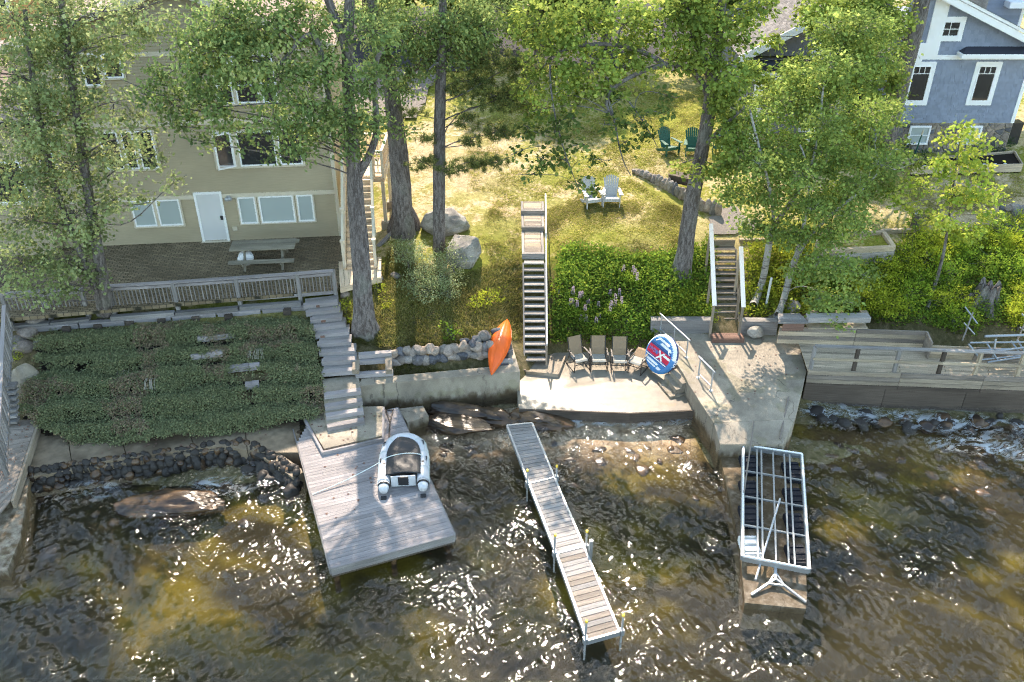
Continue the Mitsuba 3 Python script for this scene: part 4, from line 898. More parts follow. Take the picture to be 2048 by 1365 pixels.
# aluminium plank dock on posts
k = thing('plank_dock', 'long narrow plank dock in a silver frame reaching into the lake', 'dock')
LL = [(-0.162,22.672,0.450), (0.506,19.857,0.450), (1.202,17.030,0.450), (1.830,14.166,0.450)]; RR = [(0.652,22.805,0.450), (1.275,20.126,0.450), (1.963,17.289,0.450), (2.634,14.435,0.450)]
for s in range(3):
    a, b, c, d = A(*LL[s]), A(*RR[s]), A(*RR[s + 1]), A(*LL[s + 1]); n = 17
    for p, q in ((a, d), (b, c), (a, b), (d, c)): part(k, 'frame_rail', MB().bar(up(p, .01), up(q, .01), .06, .15, 9, lift=.5), 'm_alu')
    for i in range(n):
        t0, t1 = (i + .25) / (n + .3), (i + 1.13) / (n + .3); w0, w1 = .035, .965
        p0, p1, q0, q1 = lerp(a, d, t0), lerp(a, d, t1), lerp(b, c, t0), lerp(b, c, t1)
        e = [lerp(p0, q0, w0), lerp(p1, q1, w0), lerp(p0, q0, w1), lerp(p1, q1, w1)]
        part(k, 'plank', MB().hexa([up(e[0], -.05), up(e[0], -.008), up(e[1], -.05), up(e[1], -.008), up(e[2], -.05), up(e[2], -.008), up(e[3], -.05), up(e[3], -.008)], 8 if s < 2 else (11 if R.random() < .6 else 8)), 'm_wood')
for i, c in enumerate((LL[1], RR[1], LL[2], RR[2], LL[3], RR[3])):
    c = A(*c) + A(-.05 if i % 2 == 0 else .06, .03, 0); h = (.45, .38, .62, .50, .62, .52)[i]
    q = part(k, 'leg_post', MB().tube([c + A(0, 0, -.75), c + A(0, 0, h)], .026, 10), 'm_galv'); part(q, 'cap', MB().tube([c + A(0, 0, h - .01), c + A(0, 0, h + .055)], .036, 10), 'm_yellow'); part(q, 'bracket', MB().box(c + A(0, 0, -.06), (.1, .12, .2), .4), 'm_alu')
c = A(*RR[2]) + A(.16, -.2, 0); part(k, 'mooring_post', MB().box(c + A(0, 0, .05), (.09, .09, .75), .3), 'm_alu')

# stored dock frame with floats on the pier
k = thing('floating_frame', 'silver dock frame without planks resting on black floats on the pier', 'dock frame')
F4 = [A(*(7.218,21.459,0.620)), A(*(8.920,21.021,0.620)), A(*(7.798,16.312,0.620)), A(*(6.145,16.774,0.620))]
for p, q in ((0, 1), (1, 2), (3, 2), (0, 3)): part(k, 'edge_beam', MB().bar(F4[p], F4[q], .09, .16, 9, lift=.5), 'm_alu'); part(k, 'edge_lip', MB().bar(up(F4[p], .01), up(F4[q], .01), .04, .03, 9), 'm_trim')
def fr(u, w): return lerp(lerp(F4[0], F4[1], u), lerp(F4[3], F4[2], u), w)
for u in (.235, .31, .51, .70, .79): part(k, 'long_bar', MB().bar(up(fr(u, .02), -.02), up(fr(u, .98), -.02), .045, .05, 9, lift=.5), 'm_alu')
for w in (.24, .48, .73): part(k, 'cross_bar', MB().bar(up(fr(.02, w), -.07), up(fr(.98, w), -.07), .05, .05, 9, lift=.5), 'm_alu')
for i, (u, w) in enumerate(((.13, .12), (.13, .37), (.13, .6), (.14, .86), (.86, .12), (.86, .37), (.86, .6), (.86, .86))):
    c = fr(u, w); m = trimesh.creation.box((.5, .78, .34)); m = m.subdivide().subdivide(); v = m.vertices; v = np.sign(v) * np.array([.25, .39, .17]) * np.minimum(1, np.abs(v) / np.array([.25, .39, .17])) ** .9
    m.vertices = v * (1 - .12 * (np.abs(v[:, 2:3]) / .17) ** 4) + c + A(0, 0, -.34)
    q = part(k, 'float', m, 'm_rubber' if i != 3 else 'm_discwhite', 40)
    for j in range(3): part(q, 'rib', MB().box(c + A(0, -.24 + .24 * j, -.172), (.44, .05, .025)), 'm_rubber' if i != 3 else 'm_blind')
k = thing('mooring_pole', 'slim grey pole lying across the silver dock frame', 'pole'); put(k, trimesh.creation.cylinder(.03, segment=[(7.675,18.886,0.720), (6.367,16.118,0.420)], sections=10), 'm_galv')
k = thing('mooring_pole', 'rusty slim pole leaning from the landing onto the left edge of the dock frame', 'pole'); put(k, trimesh.creation.cylinder(.024, segment=[(7.646,22.138,1.020), (6.705,19.161,0.720)], sections=10), 'm_steel')
k = thing('mooring_pole', 'short grey pole lying on the right edge of the landing', 'pole'); put(k, trimesh.creation.cylinder(.03, segment=[(9.092,23.460,1.000), (8.321,21.468,0.850)], sections=10), 'm_steel')
k = thing('dock_hitch', 'silver wishbone-shaped brace lying on the end of the pier', 'brace')
a, b, c, d = A(*(7.002,16.579,0.450)), A(*(6.922,16.208,0.360)), A(*(6.208,15.774,0.240)), A(*(7.551,15.526,0.240))
part(k, 'stem', MB().bar(a, b, .07, .07, 9), 'm_alu'); e, f_ = lerp(b, c, .3), lerp(b, d, .3)
part(k, 'arm', MB().bar(b, c, .06, .06, 9), 'm_alu'); part(k, 'arm', MB().bar(b, d, .06, .06, 9), 'm_alu'); part(k, 'cross_bar', MB().bar(e, f_, .05, .05, 9), 'm_alu'); part(k, 'inner_brace', MB().bar(lerp(a, b, .5), e, .04, .04, 9), 'm_alu'); part(k, 'inner_brace', MB().bar(lerp(a, b, .5), f_, .04, .04, 9), 'm_alu')
k = thing('shore_beam', 'white beam joining the dock frame to the landing at its left corner', 'beam'); put(k, trimesh.creation.box((1, 1, 1)), 'm_alu'); MB().bar((6.550,21.459,0.600), (7.206,21.459,0.600), .1, .1, 9).build(k, 'm_alu')

# right-hand stairs with white rails
def open_stairs(lab, noses, wl, wr, rise_rail, tread_pal, string_pal, depth=.26, closed=False):
    k = thing('wooden_stairs', lab, 'stairs')
    for a, b in noses: part(k, 'tread', MB().bar(A(*a) + A(0, depth / 2, 0), A(*b) + A(0, depth / 2, 0), depth, .045, tread_pal, lift=.5), 'm_wood')
    for s in (0, 1):
        p, q = A(*noses[0][s]), A(*noses[-1][s]); d = .03 * (1 if s else -1)
        part(k, 'stringer', MB().bar(p + A(d, .1, -.10), q + A(d, .1, -.10), .05, .26, string_pal), 'm_wood')
    return k
n0, n1 = (A(*(7.453,27.884,1.120)), A(*(8.399,27.884,1.120))), (A(*(7.637,30.169,3.100)), A(*(8.532,30.169,3.100)))
k = open_stairs('steep brown wooden stairs with white board rails, up from the landing', [(lerp(n0[0], n1[0], i / 12), lerp(n0[1], n1[1], i / 12)) for i in range(13)], 0, 0, 0, 11, 4)
part(k, 'head_board', MB().bar(n1[0] + A(-.1, .3, .1), n1[1] + A(0, .3, .1), .05, .3, 4), 'm_wood')
for a, b, na in (((7.215,27.152,2.350), (7.348,29.747,4.350), 0), ((8.251,27.132,2.300), (8.385,29.051,3.750), 0)):
    a, b = A(*a), A(*b); part(k, 'white_rail', MB().bar(a, b, .15, .05, 9), 'm_white')
    for t in (.04, .5, .96):
        c = lerp(a, b, t); g_ = float(ground(c[0], c[1])); part(k, 'rail_post', MB().bar(up(c, -.03), A(c[0], c[1], min(g_, c[2] - .5) - .1), .08, .08, 4, up=(0, 1, 0)), 'm_wood')
k = thing('step_box', 'low reddish board step in front of the white-railed stairs', 'step')
a, b = A(*(7.234,27.231,1.130)), A(*(8.400,27.231,1.130))
for j in range(3): part(k, 'board', MB().bar(a + A(0, -.13 * j, 0), b + A(0, -.13 * j, 0), .12, .04, 10, lift=.5), 'm_wood')
part(k, 'front_board', MB().bar(a + A(0, -.33, -.1), b + A(0, -.33, -.1), .03, .16, 10), 'm_wood')
k = thing('white_pole', 'slim white pole leaning in the plants between the two pale birch stems', 'pole'); put(k, trimesh.creation.cylinder(.045, segment=[(9.499,28.506,1.482), (9.552,28.600,2.708)], sections=12), 'm_white')

# middle stairs: steep open flight, then three deep landings
k = None
m0, m1 = (A(*(0.467,26.341,0.560)), A(*(1.204,26.341,0.560))), (A(*(0.457,29.863,2.660)), A(*(1.218,29.863,2.660)))
k = open_stairs('steep grey open-riser stairs in the middle, rising to three deep boarded landings', [(lerp(m0[0], m1[0], i / 13), lerp(m0[1], m1[1], i / 13)) for i in range(14)], 0, 0, 0, 8, 1, .24)
LA = [((0.383,30.269,2.860), (1.246,30.269,2.860), 474), ((0.382,32.309,3.030), (1.306,32.309,3.030), 0), ((0.372,33.556,3.200), (1.342,33.556,3.200), 0)]
for i, (a, b, _) in enumerate(LA):
    a, b = A(*a), A(*b); nx = A(*LA[i + 1][0]) if i < 2 else a + A(0, 1.0, 0); D = nx[1] - a[1]
    part(k, 'landing_beam', MB().bar(a + A(0, .07, 0), b + A(0, .07, 0), .14, .24, 8, lift=.5), 'm_wood')
    for s in (a, b): part(k, 'side_beam', MB().bar(s + A(.05 if s is a else -.05, .14, 0), s + A(.05 if s is a else -.05, D + (.0 if i == 2 else 0), 0), .1, .22, 8, lift=.5), 'm_wood')
    ny = max(2, int((D - .16) / .145)); nb = 1
    for y in range(ny):
        for x in range(nb):
            w = (b[0] - a[0] - .22) / nb; c = a + A(.11 + w * (x + .5), .16 + (D - .18) * (y + .5) / ny, -.03)
            part(k, 'board', MB().box(c, (w - .012, (D - .18) / ny - .012, .06), 0, 2 if R.random() < .7 else 11), 'm_wood')
for a, b in (((1.226,25.976,1.450), (1.297,30.501,3.550)), ((1.293,30.441,3.620), (1.355,33.211,4.050))):
    a, b = A(*a), A(*b); part(k, 'hand_rail', MB().bar(a, b, .05, .10, 9), 'm_white')
    for t in (.03, .97):
        c = lerp(a, b, t); part(k, 'rail_post', MB().bar(c, A(c[0], c[1], c[2] - 1.0), .06, .06, 4, up=(0, 1, 0)), 'm_wood')
k = thing('curb_timbers', 'brown kerb boards around the foot of the middle stairs', 'kerb')
for a, b in (((0.285,25.942,0.460), (0.498,25.879,0.460)), ((0.497,25.815,0.460), (1.624,25.626,0.460)), ((1.624,25.626,0.460), (1.931,26.791,0.460))): part(k, 'board', MB().bar(a, b, .06, .3, 4, lift=.5), 'm_wood')

# beige stairs and deck at the corner of the tan house
k = thing('beige_stairs', 'beige painted stairs with railings climbing the side of the tan house', 'stairs')
s0, s1 = (A(*(-6.157,29.104,2.860)), A(*(-5.150,29.226,2.860))), (A(*(-6.428,32.082,5.100)), A(*(-5.474,32.185,5.100)))
for i in range(14):
    a, b = lerp(s0[0], s1[0], i / 13), lerp(s0[1], s1[1], i / 13)
    part(k, 'tread', MB().bar(a + A(0, .14, .0), b + A(0, .14, .0), .29, .04, 3, lift=.5), 'm_wood'); part(k, 'riser', MB().bar(a + A(0, .05, -.11), b + A(0, .05, -.11), .02, .14, 3), 'm_wood')
for s, dx in ((0, -.04), (1, .04)): part(k, 'stringer', MB().bar(s0[s] + A(dx, 0, -.08), s1[s] + A(dx, 0, -.08), .05, .28, 3), 'm_wood')
for s, dx in ((0, -.07), (1, .06)):
    a, b = s0[s] + A(dx, .05, .92), s1[s] + A(dx, 0, .92); part(k, 'hand_rail', MB().bar(a, b, .09, .06, 6), 'm_cream'); part(k, 'lower_rail', MB().bar(up(a, -.75), up(b, -.75), .05, .07, 6), 'm_cream')
    for t in (0, .36, 1):
        c = lerp(a, b, t); q = part(k, 'newel', MB().box(up(c, -.42), (.10, .10, 1.12), 0, 6), 'm_cream'); part(q, 'cap', MB().box(up(c, .16), (.15, .15, .05), 0, 6), 'm_cream')
    for i in range(1, 26): part(k, 'baluster', MB().box(up(lerp(a, b, i / 26), -.38), (.03, .03, .72), 0, 6), 'm_cream')
zD = 5.18; dx0, dx1, dy0 = s1[0][0] - .05, s1[1][0] + .45, s1[0][1] + .28
for i in range(14): part(k, 'deck_board', MB().box(A((dx0 + dx1) / 2, dy0 + .075 + .145 * i, zD), (dx1 - dx0, .138, .035), 0, 3), 'm_wood')
part(k, 'rim_board', MB().bar(A(dx0, dy0 - .02, zD - .12), A(dx1, dy0 - .02, zD - .12), .04, .22, 3), 'm_wood'); part(k, 'rim_board', MB().bar(A(dx1 + .02, dy0, zD - .12), A(dx1 + .02, dy0 + 2.05, zD - .12), .04, .22, 3), 'm_wood')
for a, b in ((A(s1[1][0] + .1, dy0, zD), A(dx1, dy0, zD)), (A(dx1, dy0, zD), A(dx1, dy0 + 2.05, zD)), (A(dx0, dy0 + 2.05, zD), A(dx1, dy0 + 2.05, zD))):
    part(k, 'deck_rail', MB().bar(up(a, 1.0), up(b, 1.0), .10, .05, 6), 'm_cream'); part(k, 'deck_rail', MB().bar(up(a, .14), up(b, .14), .05, .06, 6), 'm_cream')
    for c in (a, b): part(k, 'newel', MB().box(up(c, .5), (.1, .1, 1.1), 0, 6), 'm_cream')
    n = max(2, int(np.linalg.norm(b - a) / .14))
    for i in range(1, n): part(k, 'baluster', MB().box(up(lerp(a, b, i / n), .57), (.035, .035, .82), 0, 3), 'm_wood')
for y in (.1, 1.9):
    c = A(dx1 - .05, dy0 + y, 0); g_ = float(ground(c[0], c[1])); part(k, 'support_post', MB().box(A(c[0], c[1], (zD + g_) / 2 - .1), (.13, .13, zD - g_ - .1), 0, 6), 'm_cream'); part(k, 'footing', MB().box(A(c[0], c[1], g_ + .1), (.34, .34, .35)), 'm_concrete')
k = thing('stair_deck', 'small beige plank landing at the foot of the beige stairs', 'deck')
q = [A(*(-6.581,29.792,2.760)), A(*(-5.003,30.213,2.760)), A(*(-4.802,28.619,2.760)), A(*(-6.195,27.812,2.760))]
for i in range(9):
    a, b, c, d = lerp(q[0], q[1], i / 9), lerp(q[0], q[1], (i + .94) / 9), lerp(q[3], q[2], (i + .94) / 9), lerp(q[3], q[2], i / 9)
    part(k, 'board', MB().hexa([up(a, -.04), a, up(b, -.04), b, up(d, -.04), d, up(c, -.04), c], 3), 'm_wood')
part(k, 'rim_board', MB().bar(up(q[3], -.12) + A(0, -.03, 0), up(q[2], -.12) + A(0, -.03, 0), .04, .22, 3), 'm_wood')
k = thing('fallen_plank', 'grey plank lying from the beige stairs to the broad trunk', 'plank'); MB().bar((-5.246,31.065,2.775), up((-4.638,31.681,2.959), .25), .18, .06, 1).build(k, 'm_wood')

# long timber deck at the right, over its sea wall
k = thing('timber_deck', 'long sunlit timber deck with a plank rail along the water at the right', 'deck')
da, db, dc, dd = A(*(10.216,26.492,1.250)), A(*(19.192,25.834,1.250)), A(*(18.280,24.110,1.250)), A(*(10.027,24.646,1.250))
n = 15
for i in range(n):
    for h0, h1 in (((0, .37), (.373, .72), (.723, 1.0)) if i % 2 else ((0, .55), (.553, 1.0))):
        p = [lerp(lerp(da, db, h), lerp(dd, dc, h), t) for h in (h0, h1) for t in (i / n, (i + .94) / n)]
        part(k, 'plank', MB().hexa([up(p[0], -.04), p[0], up(p[1], -.04), p[1], up(p[2], -.04), p[2], up(p[3], -.04), p[3]], 2), 'm_wood')
def fx(t, z): c = lerp(dd, dc, t); return A(c[0], c[1] - .03, z)
for j, (z, h, pal) in enumerate(((1.22, .17, 4), (1.04, .16, 11), (.87, .15, 4), (.71, .14, 5))):
    for h0, h1 in ((0, .37), (.372, .7), (.702, 1)): part(k, 'face_board', MB().bar(fx(h0, z), fx(h1, z), .06, h, (pal if h0 < .3 else (11 if j < 1 else (4 if j < 3 else 5)))), 'm_wood')
sw_ = MB()
for h0, h1 in ((0, .325), (.327, .65), (.652, 1)): sw_.bar(fx(h0, .12) + A(0, .03, 0), fx(h1, .12) + A(0, .03, 0), .1, 1.06, 5)
part(k, 'sea_wall', sw_, 'm_wood')
PO = [(1622, .0, 8), (1709, 0, 5), (1791, 0, 8), (1880, 0, 5), (1952, 0, 2), (2036, 0, 2), (2110, 0, 2)]
tops = []
for px, _, pal in PO:
    c = lerp(dd, dc, (px - 1616) / 504) + A(0, .08, 0); tops.append(c); part(k, 'rail_post', MB().box(up(c, .42), (.11, .11, 1.0), 0, pal), 'm_wood')
for a, b in zip(tops[:-1], tops[1:]):
    part(k, 'top_rail', MB().bar(up(a, .95), up(b, .95), .15, .05, 8), 'm_wood'); part(k, 'mid_rail', MB().bar(up(a, .48) + A(0, -.06, 0), up(b, .48) + A(0, -.06, 0), .04, .10, 2), 'm_wood')
k = thing('plank_wall', 'long low wall of reddish-tan boards behind the timber deck', 'wall')
for j in range(4):
    z = 1.34 + .165 * j
    for a, b in (((9.421,26.412,1.300), (12.079,26.279,1.300)), ((12.097,26.279,1.300), (14.493,26.114,1.300))): part(k, 'board', MB().bar(up(A(*a), z - 1.3), up(A(*b), z - 1.3), .06, .158, 11 if j % 2 else 2), 'm_wood')
    a, b = A(*(14.493,26.114,1.300)), A(*(14.372,25.374,1.300)); part(k, 'end_board', MB().bar(up(a, z - 1.3), up(b, z - 1.3), .06, .158, 11), 'm_wood')
k = thing('plank_wall', 'short lower wall of tan boards at the right end of the timber deck', 'wall')
for j in range(3):
    z = .17 * j
    part(k, 'board', MB().bar(up(A(*(14.397,25.454,1.330)), z), up(A(*(15.881,25.328,1.330)), z), .06, .16, 2), 'm_wood'); part(k, 'board', MB().bar(up(A(*(15.898,25.328,1.330)), z), up(A(*(18.627,25.140,1.330)), z), .06, .16, 11), 'm_wood')
k = thing('bench_platform', 'square weathered plank bench above the corner of the plank wall', 'bench')
q = [A(*(9.371,26.708,2.300)), A(*(10.146,26.708,2.300)), A(*(10.277,26.057,2.300)), A(*(9.221,26.057,2.300))]
for i in range(5):
    a, b, c, d = lerp(q[0], q[3], i / 5), lerp(q[1], q[2], i / 5), lerp(q[1], q[2], (i + .93) / 5), lerp(q[0], q[3], (i + .93) / 5); part(k, 'plank', MB().hexa([up(a, -.05), a, up(d, -.05), d, up(b, -.05), b, up(c, -.05), c], 8), 'm_wood')
part(k, 'skirt', MB().bar(lerp(q[3], q[2], .18) + A(0, .06, -.2), lerp(q[3], q[2], .88) + A(0, .06, -.2), .05, .3, 10), 'm_wood')
k = thing('timber_bench', 'long thick grey plank bench above the plank wall, under the birch leaves', 'bench')
part(k, 'seat', MB().bar((10.304,26.397,2.300), (12.470,26.397,2.300), .34, .2, 8), 'm_wood')
for t in (.1, .5, .9): part(k, 'leg', MB().box(lerp((10.503,26.904,2.000), (12.710,26.904,2.000), t), (.25, .2, .5), 0, 4), 'm_wood')
for i in range(5): part(k, 'floor_plank', MB().bar(A(*(10.394,26.350,1.920)) + A(0, .14 * i, 0), A(*(12.483,26.350,1.920)) + A(0, .14 * i, 0), .13, .04, 2), 'm_wood')

# planter of timbers on the lawn at right, path edging, log post
k = thing('timber_planter', 'big raised planter of grey timbers on the slope, under the birch leaves', 'planter')
q = [A(*(11.292,29.414,3.450)), A(*(14.315,29.752,3.450)), A(*(14.398,31.029,3.450)), A(*(11.854,30.803,3.450))]
for j in range(4):
    for i in range(4): part(k, 'timber', MB().bar(up(q[i], -.19 * j), up(q[(i + 1) % 4], -.19 * j), .16, .185, 2 if j == 0 else 8, lift=.5), 'm_wood')
slab(k, 'soil', [lerp(x, sum(q) / 4, .08) for x in q], 2.8, 3.33, 'm_ground')
k = thing('lawn_edging', 'pale timber edging along the lawn beside the log post', 'edging')
for a, b in (((14.477,31.700,3.031), (15.322,31.790,3.046)), ((15.322,31.790,3.046), (17.068,31.790,3.036))): part(k, 'timber', MB().bar(up(A(*a), .08), up(A(*b), .08), .16, .16, 2), 'm_wood')
k = thing('lawn_edging', 'pale timber edging at the top of the white-railed stairs', 'edging')
for a, b in (((8.881,31.146,2.946), (10.516,31.237,2.909)),): part(k, 'timber', MB().bar(up(A(*a), .06), up(A(*b), .06), .14, .14, 2), 'm_wood')
k = thing('log_post', 'upright cut log standing on the lawn behind the small maple', 'log'); c = A(*(15.972,31.901,3.076)); put(k, trimesh.creation.cylinder(.17, segment=[up(c, -.1), up(c, .72)], sections=20), 'm_wood' if False else 'm_bark'); part(k, 'cut_face', MB().tube([up(c, .72), up(c, .735)], .165, 20), 'm_slinglit')
for i, c in enumerate(((15.000,30.680,2.735), (14.874,30.377,2.631), (14.904,30.151,2.535), (15.052,30.259,2.582))):
    k = thing('step_stone', 'pale stepping block beside the timber planter', 'stone', 'stepping blocks beside the planter'); put(k, trimesh.creation.box((.45, .34, .2)).apply_translation(up(A(*c), .06)), 'm_concrete')
for i in range(6):
    a = lerp((19.128,31.913,3.052), (20.989,31.836,3.025), i / 5); k = thing('cut_log', 'split grey log lying in a row at the far right of the bank', 'log', 'row of cut logs at far right'); b = A(*a) + A(R.normal() * .05, -.75, .05)
    MB().tube([up(A(*a), .2), up(b, .15)], .2 + R.uniform(-.03, .04), 12).build(k, 'm_bark', True)
rb = thing('stone_ring', 'low curved wall of pale rounded stones at the far right lawn', 'stone wall')
for i in range(40):
    t = R.random(); z = R.choice([.1, .3, .45]); c = lerp(A(*(19.759,32.683,3.294)), A(*(21.159,32.503,3.240)), t) + A(0, R.normal() * .05, z)
    m, uv = rock(c, R.uniform(.13, .24, 3), 1200 + i, sub=2); part(rb, 'stone', m, 'm_stone', True, uv=uv)
gs = thing('lawn_stone_wall', 'curving low wall of flat-faced stones across the lawn below the green chairs', 'stone wall')
path = [A(*(5.310,36.556,3.713)), A(*(5.768,36.002,3.675)), A(*(6.318,35.253,3.620)), A(*(6.823,34.348,3.543)), A(*(7.524,33.270,3.416)), A(*(8.393,32.637,3.309))]
pl = np.array(path)
d = np.concatenate([[0], np.cumsum(np.linalg.norm(np.diff(pl, axis=0), axis=1))])
for i in range(22):
    t = (i + .5) / 22 * d[-1]; c = A(*[np.interp(t, d, pl[:, j]) for j in range(3)]); hh = .14 + .22 * min(1, i / 12)
    m, uv = rock(up(c, hh * .7), (.175 * R.uniform(.85, 1.2), .16, hh * R.uniform(.8, 1.15)), 1300 + i, sub=3, rough=.25, yaw=-.5 + R.normal() * .2); part(gs, 'stone', m, 'm_stone', True, uv=uv)
k = thing('fire_pit_crate', 'dark charred wooden box standing on the curving stone wall', 'box'); part(k, 'board', MB().bar(up((6.693,35.206,3.635), .42), up((7.713,34.671,3.587), .42), .5, .3, 5), 'm_wood'); part(k, 'rim', MB().bar(up((6.693,35.206,3.635), .58), up((7.713,34.671,3.587), .58), .56, .05, 5), 'm_wood')

# tree stump
k = thing('tree_stump', 'big grey weathered stump with spreading roots on the bank', 'stump')
b0 = A(*(17.360,28.209,1.758)); b0[2] -= .1
th = np.linspace(0, 2 * np.pi, 41)[:-1]; V = []; hs = np.linspace(0, 1, 14)
for h in hs:
    r = .33 + .30 * (1 - h) ** 2.2 + (.05 + .16 * (1 - h) ** 2) * np.cos(th * 5 + 1.1) + .02 * np.sin(th * 17 + h * 3)
    V.append(np.stack([b0[0] + r * np.cos(th) + .12 * h, b0[1] + r * np.sin(th), b0[2] + h * (.95 + .12 * np.sin(th * 7) + .08 * np.cos(th * 3)) + 0 * th], 1))
V.append(np.tile(b0 + A(.1, 0, .55), (40, 1))); V = np.vstack(V); nr = 15
F = [[r * 40 + i, r * 40 + (i + 1) % 40, (r + 1) * 40 + i] for r in range(nr - 1) for i in range(40)] + [[r * 40 + (i + 1) % 40, (r + 1) * 40 + (i + 1) % 40, (r + 1) * 40 + i] for r in range(nr - 1) for i in range(40)]
uvs = np.stack([np.tile(th * .5, nr), V[:, 2]], 1); put(k + '__bole', (V, np.array(F)), 'm_bark', True, uv=uvs)
for a, b in (((17.005,28.355,1.793), (16.533,28.089,1.613)), ((17.532,28.187,1.758), (17.975,27.857,1.628)), ((17.164,28.002,1.651), (17.003,27.634,1.441))): part(k, 'root', MB().tube(spline([up(A(*a), .35), up(lerp(a, b, .5), .18), up(A(*b), -.05)], 8), np.linspace(.11, .05, 8), 8), 'm_bark', True)

# ================================================================ loose objects
def frame(c, yaw):
    'local (x right, y away from the water, z up) to world'
    ca, sa = math.cos(yaw), math.sin(yaw); c = np.asarray(c, float)
    return lambda x, y, z: c + A(ca * x - sa * y, sa * x + ca * y, z)
def fbar(W, a, b, w, h, upv=(0, 0, 1), m=None, **kw): return (m or MB()).bar(W(*a), W(*b), w, h, 0, up=upv, **kw)

def adirondack(label, c, yaw, mat, group):
    k = thing('garden_armchair', label, 'chair', group); W = frame(c, yaw)
    n = 7
    for i in range(n):                                     # fanned back slats with a rounded top
        f = (i - 3) / 3; x0, x1 = f * .20, f * .28; L = 1.0 - .13 * f * f
        a, b = W(x0, .30, .24), W(x1, .30 + .36 * L, .24 + .82 * L)
        part(k, 'back_slat', MB().bar(a, b, .075, .02, 0, up=unit(W(0, -.9, .4) - W(0, 0, 0))), mat)
    part(k, 'back_brace', fbar(W, (-.27, .52, .62), (.27, .52, .62), .03, .07), mat)
    for i in range(6):
        t = i / 5; part(k, 'seat_slat', fbar(W, (-.27, -.25 + .5 * t, .37 - .12 * t), (.27, -.25 + .5 * t, .37 - .12 * t), .085, .02), mat)
    for s in (-1, 1):
        part(k, 'armrest', MB().hexa([W(s * .30 - .02, .42, .56), W(s * .30 - .02, .42, .585), W(s * .38 - .10, -.36, .56), W(s * .38 - .10, -.36, .585), W(s * .30 + .07, .42, .56), W(s * .30 + .07, .42, .585), W(s * .38 + .08, -.36, .56), W(s * .38 + .08, -.36, .585)]), mat)
        part(k, 'front_leg', fbar(W, (s * .33, -.27, .0), (s * .33, -.27, .56), .03, .12, upv=unit(W(0, 1, 0) - W(0, 0, 0))), mat)
        part(k, 'back_leg', fbar(W, (s * .29, -.30, .33), (s * .29, .62, .02), .03, .13), mat)
    part(k, 'apron', fbar(W, (-.29, -.29, .31), (.29, -.29, .31), .025, .12), mat)
    return k
LW = 'white garden armchairs on the lawn'
for lab, px, py, yaw in (('white slatted garden armchair partly behind maple leaves, left of the pair', 1184, 410, .30), ('white slatted garden armchair on the lawn, right of the pair', 1222, 408, -.03)):
    adirondack(lab, (4.093,33.729,3.395) if px == 1222 else (3.308,33.707,3.369), yaw, 'm_chairwhite', LW)
for lab, c, yaw in (('dark green slatted garden armchair, leftmost of the row on the upper lawn', (7.104,38.140,3.988), .42), ('dark green slatted garden armchair, just left of the leaning maple trunk', (8.109,37.948,4.007), -.05), ('dark green slatted garden armchair, right of the leaning maple trunk', (9.435,38.164,4.023), -.35)):
    adirondack(lab, c, yaw, 'm_green', 'green garden armchairs on the upper lawn')

def sling_chair(label, c, yaw, tilt=0.0, folded=False):
    k = thing('patio_chair', label, 'chair', 'sling chairs on the beach slab'); W = frame(c, yaw)
    def sheet(pts, mat, nm):
        m = MB()
        for (x0, y0, z0), (x1, y1, z1) in zip(pts[:-1], pts[1:]): m.hexa([W(-.235, y0, z0), W(-.235, y0, z0 + .012), W(-.235, y1, z1), W(-.235, y1, z1 + .012), W(.235, y0, z0), W(.235, y0, z0 + .012), W(.235, y1, z1), W(.235, y1, z1 + .012)])
        part(k, nm, m, mat)
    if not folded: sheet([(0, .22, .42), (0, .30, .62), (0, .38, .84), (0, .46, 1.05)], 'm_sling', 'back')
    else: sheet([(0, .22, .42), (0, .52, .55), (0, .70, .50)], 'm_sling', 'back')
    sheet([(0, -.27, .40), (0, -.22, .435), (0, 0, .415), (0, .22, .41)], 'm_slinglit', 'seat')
    for s in (-1, 1):
        x = s * .26; tops = (x, .48, 1.06) if not folded else (x, .72, .5)
        part(k, 'side_tube', tubes([W(x, -.28, .41), W(x, .22, .42), W(*tops)], .016, 8), 'm_frame', True)
        part(k, 'arm_frame', tubes(spline([W(s * .30, -.28, .0), W(s * .30, -.30, .35), W(s * .30, -.22, .62), W(s * .30, .10, .64), W(s * .30, .36, .60)], 14), .017, 8), 'm_frame', True)
        part(k, 'arm_pad', MB().bar(W(s * .30, -.24, .655), W(s * .30, .22, .655), .05, .025, 0), 'm_frame')
        part(k, 'base_tube', tubes([W(s * .30, -.28, .015), W(s * .30, .40, .015), W(s * .27, .24, .42)], .016, 8), 'm_frame', True)
    part(k, 'cross_tube', tubes([W(-.30, .38, .015), W(.30, .38, .015)], .014), 'm_frame'); part(k, 'cross_tube', tubes([W(-.30, -.28, .30), W(.30, -.28, .30)], .014), 'm_frame')
sling_chair('brown sling patio chair angled to its left, leftmost of the row by the water', A(*(2.393,26.247,0.320)), .38)
sling_chair('brown sling patio chair facing the water, second of the row', A(*(3.095,26.247,0.320)), .02)
sling_chair('brown sling patio chair with shadow stripes across its back, third of the row', A(*(3.844,26.183,0.320)), -.02)
sling_chair('brown sling patio chair turned aside with its back folded down, next to the round tube', A(*(4.443,26.086,0.320)), -.55, folded=True)

